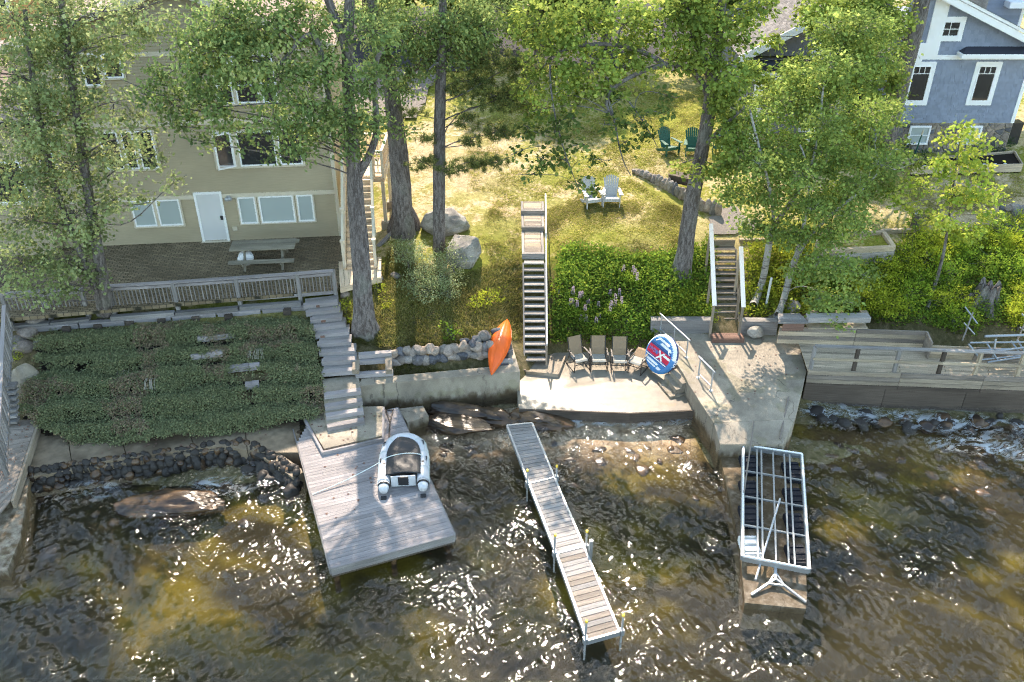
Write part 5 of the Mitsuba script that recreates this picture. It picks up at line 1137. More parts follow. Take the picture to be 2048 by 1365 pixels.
# galvanised hand rails at the side steps
def pipe_rail(lab, feet, h):
    k = thing('pipe_rail', lab, 'railing'); f_ = [A(*p) for p in feet]
    part(k, 'top_rail', tubes([up(f_[0], h) + unit(f_[0] - f_[1]) * .12, up(f_[-1], h) + unit(f_[-1] - f_[0]) * .12], .027, 10), 'm_galv', True); part(k, 'lower_rail', tubes([up(f_[0], .18), up(f_[-1], .18)], .024, 10), 'm_galv', True)
    for p in f_: part(k, 'post', tubes([p, up(p, h)], .025, 10), 'm_galv', True); part(k, 'flange', tubes([p, up(p, .02)], .07, 10), 'm_galv')
pipe_rail('galvanised pipe railing behind the round towable tube', [(5.457,27.558,0.950), (5.813,26.766,0.950), (6.138,25.909,0.950)], .78)
pipe_rail('galvanised pipe railing on the edge of the landing above the side steps', [(6.338,24.664,0.950), (6.617,23.900,0.950)], .80)

# the round towable tube
k = thing('towable_tube', 'round blue, white and red inflatable towable tube leaning beside the side steps', 'inflatable tube')
tc = A(*(5.271,25.873,1.120)); yaw = -1.02; tilt = math.radians(24)
nrm = A(math.sin(yaw) * math.cos(tilt), -math.cos(yaw) * math.cos(tilt), math.sin(tilt)); ex = unit(np.cross(A(0, 0, 1), nrm)) ; ez = np.cross(nrm, ex)
def D(x, y, w): return tc + ex * x + ez * y + nrm * w
RAD = .70
prof = [(0, .165), (.45, .165), (.58, .16), (.655, .13), (.695, .06), (.70, 0), (.695, -.06), (.655, -.13), (.58, -.16), (.3, -.165), (0, -.165)]
m = trimesh.creation.revolve(np.array(prof), sections=64); V = np.stack([D(*p) for p in m.vertices]); put(k + '__body', (V, m.faces), 'm_discnavy', 40)
def on_disc(poly, mat, nm, dz):
    poly = poly.intersection(Point(0, 0).buffer(.575, 48))
    for g in getattr(poly, 'geoms', [poly]):
        if g.is_empty or g.geom_type != 'Polygon': continue
        m = trimesh.creation.extrude_polygon(g, .004, engine='earcut'); part(k, nm, (np.stack([D(p[0], p[1], .166 + dz + p[2]) for p in m.vertices]), m.faces), mat)
rim = [(.60, .161), (.66, .132), (.69, .085)]
m = trimesh.creation.revolve(np.array([(.575, .168), (.605, .162), (.662, .134), (.702, .07), (.706, .02)]), sections=64)
keep = m.vertices[m.faces].mean(1); up_part = (keep[:, 1] > .05) & (np.hypot(keep[:, 0], keep[:, 1]) > .625)
part(k, 'white_rim', (np.stack([D(*p) for p in m.vertices]), m.faces[up_part]), 'm_discwhite', 40); part(k, 'blue_rim', (np.stack([D(*p) for p in m.vertices]), m.faces[~up_part]), 'm_discblue', 40)
on_disc(Point(0, 0).buffer(.575, 48), 'm_discblue', 'blue_face', 0)
def strip(y0, y1, x0=-.6, x1=.6, sk=.0): return Polygon([(x0, y0 + sk), (x1, y0 - sk), (x1 + .06, y1 - sk), (x0 + .06, y1 + sk)])
for y0, y1, x0, x1, mat, nm in ((-.16, .16, -.6, .6, 'm_discred', 'red_band'), (.17, .215, -.6, .6, 'm_discnavy', 'navy_stripe'), (.235, .26, -.6, .6, 'm_discnavy', 'navy_stripe'), (.285, .375, -.12, .6, 'm_discwhite', 'white_stripe'), (-.26, -.175, -.6, .6, 'm_discnavy', 'navy_stripe'), (-.235, -.205, -.6, .6, 'm_discwhite', 'thin_stripe'),
                                (-.38, -.30, -.6, .12, 'm_discwhite', 'white_stripe'), (-.47, -.42, -.5, .05, 'm_discwhite', 'white_stripe'), (-.52, -.43, .12, .42, 'm_discwhite', 'white_patch'), (.44, .52, -.42, .30, 'm_discwhite', 'white_top')):
    on_disc(strip(y0, y1, x0, x1, .03), mat, nm, .004 if nm != 'thin_stripe' else .008)
on_disc(strip(-.005, .075, .22, .6, .01), 'm_discwhite', 'white_stripe', .008)
def lettering(nm, text, h, x, y, mat, dz, bold=True, rot=0.0, sx=1.0):
    m = meshkit.text_mesh(text, h, .004, bold); v = m.vertices; cr, sr = math.cos(rot), math.sin(rot)
    part(k, nm, (np.stack([D(x + cr * p[0] * sx - sr * p[1], y + sr * p[0] * sx + cr * p[1], .166 + dz + p[2]) for p in v]), m.faces), mat)
lettering('lettering', 'HYDR', .12, -.52, -.02, 'm_discblue', .008, rot=-.05); lettering('lettering', 'O', .12, -.15, -.04, 'm_discblue', .008, rot=-.05); lettering('big_x', 'X', .30, -.08, -.17, 'm_discwhite', .012, rot=-.05, sx=1.25)
def side_text(text, h, a0):
    m = meshkit.text_mesh(text, h, .004, True); v = m.vertices; ww = v[:, 0].max(); o = []
    for p in v:
        th = a0 + (p[0] - ww / 2) / .71; o.append(D(math.cos(th) * (.708 + p[2]), math.sin(th) * (.708 + p[2]), .06 - p[1]))
    part(k, 'side_lettering', (np.array(o), m.faces[:, ::-1]), 'm_discwhite')
side_text('AIR', .13, -.05)
for a in (.5, 1.1, 2.2): part(k, 'handle', tubes([D(math.cos(a + d) * .5, math.sin(a + d) * .5, .172 + .05 * math.sin((d + .14) / .28 * math.pi)) for d in np.linspace(-.14, .14, 9)], .02, 8), 'm_discwhite', True)

# upturned orange kayak
k = thing('kayak', 'upturned orange kayak lying across the corner of the pale wall', 'kayak')
a, b = A(*(-0.163,27.343,1.720)), A(*(-0.693,24.539,1.220)); ax = unit(b - a); Lk = np.linalg.norm(b - a); sd = unit(np.cross(ax, A(0, 0, 1))); un = np.cross(sd, ax); un = un if un[2] > 0 else -un
nu, nv = 40, 17; V = []
for i in range(nu):
    t = i / (nu - 1); w = .355 * max(1e-3, math.sin(math.pi * t)) ** .85 * (1 - .12 * (t - .5)); h = .26 * max(1e-3, math.sin(math.pi * t)) ** .55; rk = .16 * (abs(2 * t - 1) ** 3)
    for j in range(nv):
        th = math.pi * j / (nv - 1); cx = math.cos(th); sy = math.sin(th) ** .75; V.append(a + ax * Lk * t + sd * w * cx + un * (h * sy + .035 * math.exp(-(cx / .10) ** 2) - rk * .5))
F = [[i * nv + j, i * nv + j + 1, (i + 1) * nv + j] for i in range(nu - 1) for j in range(nv - 1)] + [[i * nv + j + 1, (i + 1) * nv + j + 1, (i + 1) * nv + j] for i in range(nu - 1) for j in range(nv - 1)]
F = F + [[x[0] + nu * nv, x[2] + nu * nv, x[1] + nu * nv] for x in F]; V2 = np.vstack([V, np.array(V) - un * .012 + 0]); put(k + '__hull', (V2, np.array(F)), 'm_orange', True)
part(k, 'gunwale', MB().tube([V[i * nv] for i in range(nu)], .014, 6).tube([V[i * nv + nv - 1] for i in range(nu)], .014, 6), 'm_orange', True)
k = thing('crate', 'dark slatted box under the kayak on the corner of the wall', 'box'); cc = A(*(-0.367,25.681,1.120)); part(k, 'side', MB().box(cc + A(0, .3, -.02), (.8, .05, .3)), 'm_wood'); part(k, 'side', MB().box(cc + A(0, -.3, -.02), (.8, .05, .3)), 'm_wood'); part(k, 'lid', MB().box(cc + A(-.1, 0, .0), (.7, .5, .04), 0, 5), 'm_wood')

# inflatable boat on the platform
k = thing('inflatable_boat', 'white inflatable boat with a black cover lying on the wooden platform', 'boat')
zt = .72; sl_, sr_ = A(*(-3.711,19.376,0.720)), A(*(-2.658,19.815,0.720)); bow = A(*(-3.348,21.483,0.720)); fwd = unit(bow - (sl_ + sr_) / 2); lat = unit(sr_ - sl_); lat = unit(lat - fwd * (lat @ fwd)); W2 = np.linalg.norm(sr_ - sl_) / 2; mid = (sl_ + sr_) / 2; LB = np.linalg.norm(bow - mid)
def bp(x, y, z): return mid + lat * x + fwd * y + A(0, 0, z)
loc = spline([(-W2, -.02, 0), (-W2, LB * .3, 0), (-W2, LB * .55, .01), (-W2 * .93, LB * .74, .05), (-W2 * .70, LB * .90, .10), (-W2 * .36, LB * .98, .13), (0, LB * 1.0, .14)], 26)
full = np.vstack([loc, loc[-2::-1] * A(-1, 1, 1)])
pth = [bp(*p) for p in full]
part(k, 'tube', tubes(pth, .175, 20), 'm_hull', True)
for s in (-1, 1):
    x = s * W2
    part(k, 'tube_cone', tubes([bp(x, -.02, 0), bp(x, -.10, -.01), bp(x, -.22, -.02), bp(x, -.32, -.03)], [.175, .168, .14, .11], 20), 'm_hull', True)
    part(k, 'end_band', tubes([bp(x, -.09, -.01), bp(x, -.155, -.015)], [.176, .166], 20), 'm_black', True); part(k, 'bumper', MB().box(bp(x, -.42, -.19), (.16, .12, .04), math.atan2(lat[1], lat[0])), 'm_black')
    part(k, 'rub_strake', tubes([bp(*(p * A(1, 1, 1) + A(math.copysign(.17, p[0]) * (1 if abs(p[0]) > .12 else abs(p[0]) / .12), 0 if p[1] < LB * .8 else .12, -.03))) for p in full if (p[0] * s >= 0)], .028, 8), 'm_blind', True)
for i in (6, 14, 20, 30, 36, 44): part(k, 'seam_band', tubes([pth[i], lerp(pth[i], pth[i + 1], .35)], .1775, 20), 'm_blind', True)
for i in (10, 17, 33, 40):
    o = unit(pth[i] - bp(0, LB * .5, 0)); a_, b_ = pth[i - 1], pth[i + 1]; part(k, 'grab_handle', tubes(spline([a_ + o * .10 + A(0, 0, .14), pth[i] + o * .12 + A(0, 0, .185), b_ + o * .10 + A(0, 0, .14)], 7), .018, 6), 'm_black', True)
for i in (8, 42): part(k, 'valve', tubes([up(pth[i], .165), up(pth[i], .19)], .035, 12), 'm_black')
# taut black cover over the cockpit
nx, ny = 15, 22; V = []
for j in range(ny):
    y = .16 + (LB * .97 - .16) * j / (ny - 1); hw = (W2 * .97) * (1 if y < LB * .55 else math.sqrt(max(.02, 1 - ((y - LB * .55) / (LB * .5)) ** 2)))
    for i in range(nx):
        x = -1 + 2 * i / (nx - 1); zc = .185 + .10 * max(0, (y / LB - .45)) + .05 * (1 - x * x) - .05 * (abs(x) > .93) + .018 * math.sin(9 * y + 3 * x) * (1 - x * x); V.append(bp(x * hw, y, zc))
F = [[j * nx + i, j * nx + i + 1, (j + 1) * nx + i] for j in range(ny - 1) for i in range(nx - 1)] + [[j * nx + i + 1, (j + 1) * nx + i + 1, (j + 1) * nx + i] for j in range(ny - 1) for i in range(nx - 1)]
part(k, 'cover', (np.array(V), np.array(F)), 'm_cover', True)
part(k, 'cover_edge', tubes([V[i] for i in range(nx)], .02, 6), 'm_black', True); part(k, 'cover_edge', tubes([V[j * nx] for j in range(ny)], .022, 6), 'm_black', True); part(k, 'cover_edge', tubes([V[j * nx + nx - 1] for j in range(ny)], .022, 6), 'm_black', True)
part(k, 'transom', MB().box(bp(0, .03, .03), (W2 * 1.25, .05, .36), math.atan2(lat[1], lat[0])), 'm_hull'); part(k, 'motor_plate', MB().box(bp(0, -.005, .05), (.30, .03, .30), math.atan2(lat[1], lat[0])), 'm_black')
k = thing('mooring_rope', 'pale blue-green rope stretched over the boat to the left edge of the platform', 'rope')
ra_, rb_ = A(*(-5.813,19.287,0.530)), bp(-W2 - .16, LB * .45, .08)
rp = np.vstack([[lerp(ra_, rb_, t) - A(0, 0, .06 * math.sin(math.pi * t)) for t in np.linspace(0, .97, 24)], spline([rb_, bp(-W2, LB * .47, .19), bp(-W2 * .4, LB * .51, .255), bp(W2 * .4, LB * .53, .255), bp(W2, LB * .5, .19), bp(W2 + .17, LB * .47, .0)], 30)]); put(k, tubes(rp, .014, 6).mesh(), 'm_rope', True)
k = thing('bow_chain', 'dark Y-shaped chain lying on the platform from the boat bow to the wall', 'chain'); bz = .53
MB().tube([(-3.903,21.973,0.530), (-3.960,22.727,0.530), (-4.169,23.378,0.530)], .022, 6).tube([(-3.960,22.727,0.530), (-3.941,23.406,0.530)], .022, 6).tube([(-4.169,23.378,0.530), (-3.941,23.406,0.530)], .018, 6).build(k, 'm_frame', True)

# picnic table and what stands under it
k = thing('picnic_table', 'long weathered grey picnic table on the brick patio', 'table')
ta, tb = A(*(-10.501,29.310,3.460)), A(*(-8.119,29.520,3.460)); tx = unit(tb - ta); ty = A(-tx[1], tx[0], 0)
for i in range(6): part(k, 'table_plank', MB().bar(ta + ty * (.08 + .145 * i), tb + ty * (.08 + .145 * i), .138, .04, 7, lift=.5), 'm_wood')
for d, z in ((-.42, 3.15), (1.25, 3.15)):
    for j in range(2): part(k, 'bench_plank', MB().bar(up(ta + ty * (d + .145 * j), z - 3.46), up(tb + ty * (d + .145 * j), z - 3.46), .138, .04, 7, lift=.5), 'm_wood')
for t in (.22, .80):
    c = lerp(ta, tb, t); part(k, 'bench_beam', MB().bar(up(c + ty * -.5, -.38), up(c + ty * 1.5, -.38), .05, .1, 7), 'm_wood'); part(k, 'top_beam', MB().bar(up(c, -.08), up(c + ty * .9, -.08), .05, .08, 7), 'm_wood')
    part(k, 'leg', MB().bar(up(c + ty * .30, -.05), up(c + ty * -.28, -.76), .05, .09, 7, up=tx), 'm_wood'); part(k, 'leg', MB().bar(up(c + ty * .62, -.05), up(c + ty * 1.18, -.76), .05, .09, 7, up=tx), 'm_wood')
k = thing('white_tub', 'white knotted bag standing under the left end of the picnic table', 'bag'); c = up(ta + tx * .5 + ty * .3, -.74)
m, uv = rock(up(c, .27), (.32, .28, .30), 4, sub=3, rough=.2); put(k, m, 'm_discwhite', True)

# aluminium frames stored behind the right deck and leaning by the stump
def bars(lab, segs, r=.032, name='stored_frame', cat='dock frame'):
    k = thing(name, lab, cat)
    for a, b in segs: part(k, 'bar', tubes([a, b], r, 8), 'm_alu', True)
bars('stack of silver dock frames stored on the right end of the timber deck', [((15.567,25.235,2.000), (18.150,25.299,2.000)), ((15.773,24.887,1.800), (18.051,25.108,2.000)), ((15.537,25.250,1.950), (15.897,24.930,1.550)), ((16.140,25.299,2.000), (16.462,24.868,1.550)), ((17.023,25.363,2.000), (17.249,25.010,1.700)), ((17.259,25.427,2.000), (17.453,25.010,1.700)),
    ((15.903,24.868,1.550), (17.446,25.071,1.600)), ((15.960,24.787,1.400), (17.292,24.635,1.400)), ((15.722,25.075,1.800), (17.394,25.122,1.850)), ((16.102,24.790,1.500), (17.526,24.886,1.700)), ((16.363,25.171,2.200), (16.364,24.958,1.450))], .036)
bars('long pale aluminium tube lying on top of the stored dock frames', [((15.911,25.090,2.350), (18.164,25.218,2.350))], .05, 'aluminium_tube', 'tube')
bars('silver ladder-like frame piece leaning below the tree stump', [((15.624,25.794,1.750), (15.647,25.748,2.900)), ((15.643,26.297,2.800), (15.974,25.823,2.400)), ((15.640,26.057,2.300), (16.067,25.947,1.900))], .026, 'frame_ladder', 'ladder')
bars('silver frame piece leaning at the far right edge above the deck', [((17.542,25.812,1.800), (17.509,25.688,2.600)), ((17.430,25.756,2.300), (17.829,25.818,2.000)), ((17.375,25.819,2.800), (17.711,25.756,2.500))], .026, 'frame_ladder', 'ladder')

# ================================================================ vegetation
def leaf_mesh(ctr, axis, nrm, L, Wd, col, kind='oval'):
    'every row one leaf: folded, pointed; returns (V, F), colours'
    n = len(ctr); ax = axis / (np.linalg.norm(axis, axis=1, keepdims=True) + 1e-9)
    sd = np.cross(nrm, ax); sd /= np.linalg.norm(sd, axis=1, keepdims=True) + 1e-9; nn = np.cross(ax, sd)
    L = np.broadcast_to(L, (n,))[:, None]; Wd = np.broadcast_to(Wd, (n,))[:, None]
    if kind == 'oval': tpl = [(0, 0, 0), (-.5, .42, -.16), (0, 1, -.06), (.5, .42, -.16)]; tri = [(0, 3, 2), (0, 2, 1)]
    elif kind == 'lobed': tpl = [(0, 0, 0), (-.5, .22, -.12), (-.30, .50, -.03), (-.46, .68, -.14), (0, 1, -.12), (.46, .68, -.14), (.30, .50, -.03), (.5, .22, -.12)]; tri = [(0, 2, 1), (0, 4, 2), (2, 4, 3), (0, 6, 4), (6, 5, 4), (0, 7, 6)]
    else: tpl = [(-.5, 0, 0), (.5, 0, 0), (0, 1, 0)]; tri = [(0, 1, 2)]
    V = np.stack([ctr + sd * Wd * a + ax * L * b + nn * Wd * c for a, b, c in tpl], 1).reshape(-1, 3)
    F = (np.arange(n)[:, None, None] * len(tpl) + np.array(tri)[None]).reshape(-1, 3)
    return (V, F), np.repeat(col, len(tpl), 0)
def jitter_col(g, n, cols, w):
    cols = np.array(cols); i = g.choice(len(cols), n, p=np.array(w) / sum(w)); j = g.choice(len(cols), n, p=np.array(w) / sum(w)); t = g.random(n)[:, None] * .6
    return np.clip((cols[i] * (1 - t) + cols[j] * t) * g.uniform(.75, 1.25, n)[:, None], 0, 1)

MAPLE = ([(0.188,0.255,0.068), (0.277,0.338,0.090), (0.450,0.480,0.128), (0.112,0.158,0.048)], [4, 3, 1.3, 2])
OAK = ([(0.173,0.240,0.102), (0.247,0.315,0.135), (0.375,0.420,0.180), (0.105,0.150,0.068), (0.570,0.570,0.255)], [4, 3, 1.2, 2, .4])
POPLAR = ([(.235, .285, .145), (.32, .355, .195), (.155, .195, .10), (.46, .47, .27), (.55, .55, .38)], [4, 3, 2, .8, .3])
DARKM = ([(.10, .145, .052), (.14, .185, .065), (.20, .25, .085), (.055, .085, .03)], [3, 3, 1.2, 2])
PINE = ([(.17, .215, .075), (.22, .26, .095), (.34, .31, .13), (.12, .155, .06)], [4, 3, 1, 2])
BIRCH = ([(0.203,0.277,0.090), (0.292,0.367,0.120), (0.450,0.495,0.143), (0.120,0.173,0.063), (0.620,0.620,0.210)], [4, 3, 1.3, 2, .35])
FAR = ([(0.173,0.225,0.075), (0.262,0.315,0.098), (0.450,0.465,0.128), (0.098,0.135,0.053)], [4, 3, 1.2, 2])
YOUNG = ([(0.300,0.405,0.083), (0.450,0.525,0.105), (0.620,0.620,0.150), (0.180,0.270,0.068)], [3, 3, 1.5, 1.5])

def crown_leaves(g, blobs, L, pal, dens=1.0, per=26, kind='oval', spread=.21, wind=(.35, -.15, -.1), wr=.85):
    C, AX, NM, LL, twigs, TN, CI = [], [], [], [], [], [], []
    for b in blobs:
        c, r, d = A(*b[:3]), b[3], (b[4] if len(b) > 4 else 1.0)
        n = max(5, int(66 * dens * d * r ** 2.1 * (.011 / (L * L * wr)) ** .5))
        u = g.normal(size=(n, 3)); u /= np.linalg.norm(u, axis=1, keepdims=True); rr = r * (.35 + .70 * g.random(n) ** .6)
        lump = .75 + .5 * meshkit.noise(u * 2.2 + c)
        P_ = c + u * (rr * lump)[:, None] * A(1, 1, .78)
        for i in range(0, n, 2): twigs.append((c + (P_[i] - c) * .1, P_[i], r))
        out = u * .8 + A(*wind) + g.normal(size=(n, 3)) * .3
        m = np.maximum(4, (per * g.uniform(.5, 1.4, n)).astype(int)); idx = np.repeat(np.arange(n), m); k = len(idx)
        sp = spread * g.uniform(.7, 1.3, n)[idx]
        cc = P_[idx] + g.normal(size=(k, 3)) * sp[:, None] * A(1, 1, .6)
        cn = g.normal(size=(n, 3)) * .38; AX.append(out[idx] + g.normal(size=(k, 3)) * .55 + A(0, 0, -.15)); NM.append(A(0, -.10, 1.0) + cn[idx] + g.normal(size=(k, 3)) * .34 + u[idx] * .35); TN.append(g.uniform(.62, 1.38, n)[idx]); CI.append(jitter_col(g, n, *pal)[idx]); C.append(cc); LL.append(L * g.uniform(.6, 1.35, k))
    C, AX, NM, LL = np.vstack(C), np.vstack(AX), np.vstack(NM), np.concatenate(LL)
    col = (.45 * jitter_col(g, len(C), *pal) + .55 * np.vstack(CI)) * np.concatenate(TN)[:, None]
    patch = meshkit.noise(C * 1.1)[:, None]; col = np.clip(col * A(1.12, 1.12, .92) * (.85 + .45 * patch), 0, .62)
    return leaf_mesh(C, AX, NM, LL, LL * wr, col, kind), twigs
def needle_leaves(g, blobs, pal, dens=1.0):
    C, AX, twigs = [], [], []
    for b in blobs:
        c, r, d = A(*b[:3]), b[3], (b[4] if len(b) > 4 else 1.0); n = int(230 * dens * d * r ** 2)
        u = g.normal(size=(n, 3)); u /= np.linalg.norm(u, axis=1, keepdims=True); P_ = c + u * (r * (.2 + 1.15 * g.random(n) ** .8))[:, None] * A(1.15, 1.1, .42)
        for i in range(0, n, 3): twigs.append((c + (P_[i] - c) * .05, P_[i], r))
        k = 34; idx = np.repeat(np.arange(n), k); dr_ = g.normal(size=(n * k, 3)) + A(0, -.2, .25) + u[idx] * .5
        C.append(P_[idx] + g.normal(size=(n * k, 3)) * .035); AX.append(dr_)
    C, AX = np.vstack(C), np.vstack(AX); n = len(C)
    return leaf_mesh(C, AX, g.normal(size=(n, 3)), g.uniform(.12, .22, n), .024, jitter_col(g, n, *pal), 'needle'), twigs

def tree(name, label, cat, stems, blobs, pal, L=.12, dens=1.0, kind='oval', bark='m_bark', seed=0, sides=16, limb=.05, flare=None, needle=False, group=None, wr=.85, limbs=True, per=26, spread=.21, twig_every=1):
    'stems: lists of (x, y, z, radius)'
    g = np.random.default_rng(seed); k = thing(name, label, cat, group); S = []
    for si, st in enumerate(stems):
        st = np.array(st, float); q = spline(st, max(14, 7 * len(st))); q[:, 3] = np.maximum(q[:, 3], .012); S.append(q)
        n = len(q); sd = sides if si == 0 else 12; p, rad = q[:, :3], q[:, 3]
        t = np.gradient(p, axis=0); t /= np.linalg.norm(t, axis=1, keepdims=True); a = np.cross(t, A(.1, 1, 0)); a /= np.linalg.norm(a, axis=1, keepdims=True); b = np.cross(t, a)
        th = np.linspace(0, 2 * np.pi, sd + 1); ln = np.concatenate([[0], np.cumsum(np.linalg.norm(np.diff(p, axis=0), axis=1))])
        R_ = rad[:, None] * (1 + .05 * np.sin(th * 3 + si)[None] + .06 * (meshkit.noise(np.stack([np.broadcast_to(np.cos(th) * 2, (n, sd + 1)), np.broadcast_to(np.sin(th) * 2, (n, sd + 1)), np.broadcast_to(ln[:, None] * 1.5, (n, sd + 1))], -1) + si * 9) - .5) * 2)
        if flare and si == 0: R_ = R_ * (1 + flare * np.exp(-ln / .55)[:, None] * (.55 + .45 * np.cos(th * 5 + seed))[None])
        V = p[:, None] + R_[..., None] * (np.cos(th)[None, :, None] * a[:, None] + np.sin(th)[None, :, None] * b[:, None])
        i, j = np.meshgrid(np.arange(n - 1), np.arange(sd), indexing='ij'); o = (i * (sd + 1) + j).ravel(); w = sd + 1
        F = np.vstack([np.stack([o, o + 1, o + w], 1), np.stack([o + 1, o + w + 1, o + w], 1)])
        uv = np.stack([np.broadcast_to(th * rad.mean(), (n, sd + 1)), np.broadcast_to(ln[:, None], (n, sd + 1))], -1).reshape(-1, 2)
        part(k, 'trunk' if si == 0 else 'stem', (V.reshape(-1, 3), F), bark, True, uv=uv)
    if not blobs: return k
    allp = np.vstack([q[:, :4] for q in S])
    br = MB()
    for b in blobs:
        c = A(*b[:3]); dxy = np.linalg.norm(allp[:, :2] - c[:2], axis=1); want = c[2] - .35 * dxy - .1
        cost = np.abs(allp[:, 2] - want) * 1.3 + dxy; i = int(np.argmin(cost)); s0 = allp[i, :3]; r0 = min(limb * (.4 + .6 * b[3]), allp[i, 3] * .6)
        if not limbs: continue
        mid = lerp(s0, c, .5) + A(0, 0, .12 * np.linalg.norm(c - s0)) + g.normal(size=3) * .08 * np.linalg.norm(c - s0); q = spline([s0, mid, c, c + (c - mid) * .3 + g.normal(size=3) * .1], 9); br.tube(q, np.linspace(r0, .012, 9), 6, False)
    (mesh, col), twigs = needle_leaves(g, blobs, pal, dens) if needle else crown_leaves(g, blobs, L, pal, dens, kind=kind, wr=wr, per=per, spread=spread)
    for i, (a, b, r) in enumerate(twigs):
        if i % twig_every: continue
        m = lerp(a, b, .55) + g.normal(size=3) * .07 * r + A(0, 0, .06 * r); br.tube([a, m, b], [.011, .007, .003], 3, False)
    if br.n: part(k, 'branches', br, bark, True, stuff=True)
    part(k, 'crown' if not needle else 'needles', mesh, 'm_leaf', False, color=col)
    return k

# 1 poplar at the left, two stems rising through the gap in the fence
b = A(*(-14.518,27.056,2.200))
tree('poplar_tree', 'tall two-stemmed poplar with silvery green leaves at the left, rising through the fence gap', 'tree',
     [[(*(b + A(0, 0, -.3)), .22), (*(-13.626,25.900,4.441), .19), (*(-13.332,25.900,7.267), .15), (*(-13.037,26.000,10.086), .12), (*(-12.743,26.000,12.377), .10), (*(-12.312,26.200,14.688), .06)], [(*(b + A(-.32, .0, -.3)), .12), (*(-13.982,25.800,4.120), .10), (*(-14.194,25.700,7.014), .09), (*(-13.982,25.600,10.206), .08), (*(-13.561,25.600,12.729), .06)]],
     [(*(-14.137,26.000,12.377), 1.5), (*(-13.161,26.400,12.430), 1.2), (*(-11.935,26.200,12.403), 1.0), (*(-10.364,26.000,12.716), .9), (*(-14.235,25.600,10.934), 1.4), (*(-13.157,26.200,11.063), 1.2), (*(-11.783,26.200,11.566), .8), (*(-10.605,26.400,11.943), .45), (*(-14.321,25.500,9.488), 1.3), (*(-13.157,26.000,9.631), 1.2), (*(-11.708,25.600,10.132), .8, .8), (*(-14.867,25.300,8.079), 1.3), (*(-13.652,26.000,8.053), 1.2), (*(-12.293,26.000,8.537), .9, .8),
      (*(-11.149,25.800,9.204), .6, .8), (*(-10.877,25.600,8.396), .4), (*(-15.096,25.300,6.512), 1.2), (*(-13.804,25.600,6.549), 1.1), (*(-12.505,25.600,7.023), .6), (*(-11.543,25.500,6.965), .32), (*(-10.469,25.500,7.628), .22), (*(-15.710,25.200,5.076), 1.0), (*(-14.516,25.400,5.064), .9), (*(-13.575,25.600,5.715), .6), (*(-15.177,25.000,4.088), .5), (*(-14.323,25.200,4.256), .45), (*(-16.180,25.000,3.995), .35), (*(-13.733,25.400,4.334), .3),
      (*(-13.137,26.000,14.340), 1.4, .5)], POPLAR, L=.115, dens=.62, seed=1, limb=.04, flare=.35, wr=.9)
# 2 the great oak beside the timber steps
b = A(*(-5.222,26.602,1.850))
tree('oak_tree', 'great oak with a thick flaring grey trunk right of the timber steps', 'tree',
     [[(*(b + A(0, 0, -.35)), .50), (*(-5.139,26.300,2.679), .36), (*(-5.030,26.200,4.660), .30), (*(-4.975,26.100,6.845), .26), (*(-4.892,26.000,8.537), .21), (*(-4.848,26.000,10.532), .17), (*(-4.668,26.100,12.218), .15), (*(-4.474,26.200,14.058), .11)],
      [(*(-4.824,26.050,7.706), .16), (*(-4.508,26.000,8.183), .13), (*(-4.146,26.000,9.012), .10), (*(-4.098,26.200,10.624), .08), (*(-3.722,26.400,11.589), .06)], [(*(-4.718,26.000,11.259), .16), (*(-5.006,26.000,12.377), .13), (*(-5.337,26.000,13.445), .10)], [(*(-4.908,26.000,9.323), .11), (*(-5.410,25.600,10.934), .08), (*(-5.691,25.400,12.101), .07), (*(-6.238,25.200,11.670), .05), (*(-6.844,25.100,11.211), .04)]],
     [(*(-8.925,25.600,11.849), .8), (*(-7.898,25.600,12.462), .9), (*(-6.771,25.500,12.349), 1.0), (*(-5.675,26.000,12.377), .8), (*(-8.850,25.300,11.016), .75), (*(-10.008,25.300,10.945), .4), (*(-9.846,25.200,10.180), .6), (*(-10.547,25.200,10.616), .3), (*(-7.677,25.200,11.463), .9), (*(-6.555,25.000,11.098), .75), (*(-5.479,25.400,11.272), .7), (*(-8.558,25.000,10.169), .6), (*(-9.505,25.100,9.545), .38), (*(-6.888,24.800,9.940), .65), (*(-6.158,24.700,9.307), .5), (*(-5.749,25.000,10.169), .75), (*(-4.827,25.000,10.023), .6), (*(-4.150,25.300,10.802), .6),
      (*(-3.930,25.600,12.192), .6), (*(-7.904,24.800,9.452), .42), (*(-6.945,24.700,8.883), .30), (*(-4.805,24.800,9.197), .45), (*(-5.468,24.900,9.313), .4), (*(-9.004,24.900,9.162), .25), (*(-4.169,25.200,9.587), .4), (*(-6.395,26.000,13.832), 1.2, .5)], OAK, L=.125, dens=1.05, seed=2, limb=.05, flare=.55, kind='lobed', wr=.62)
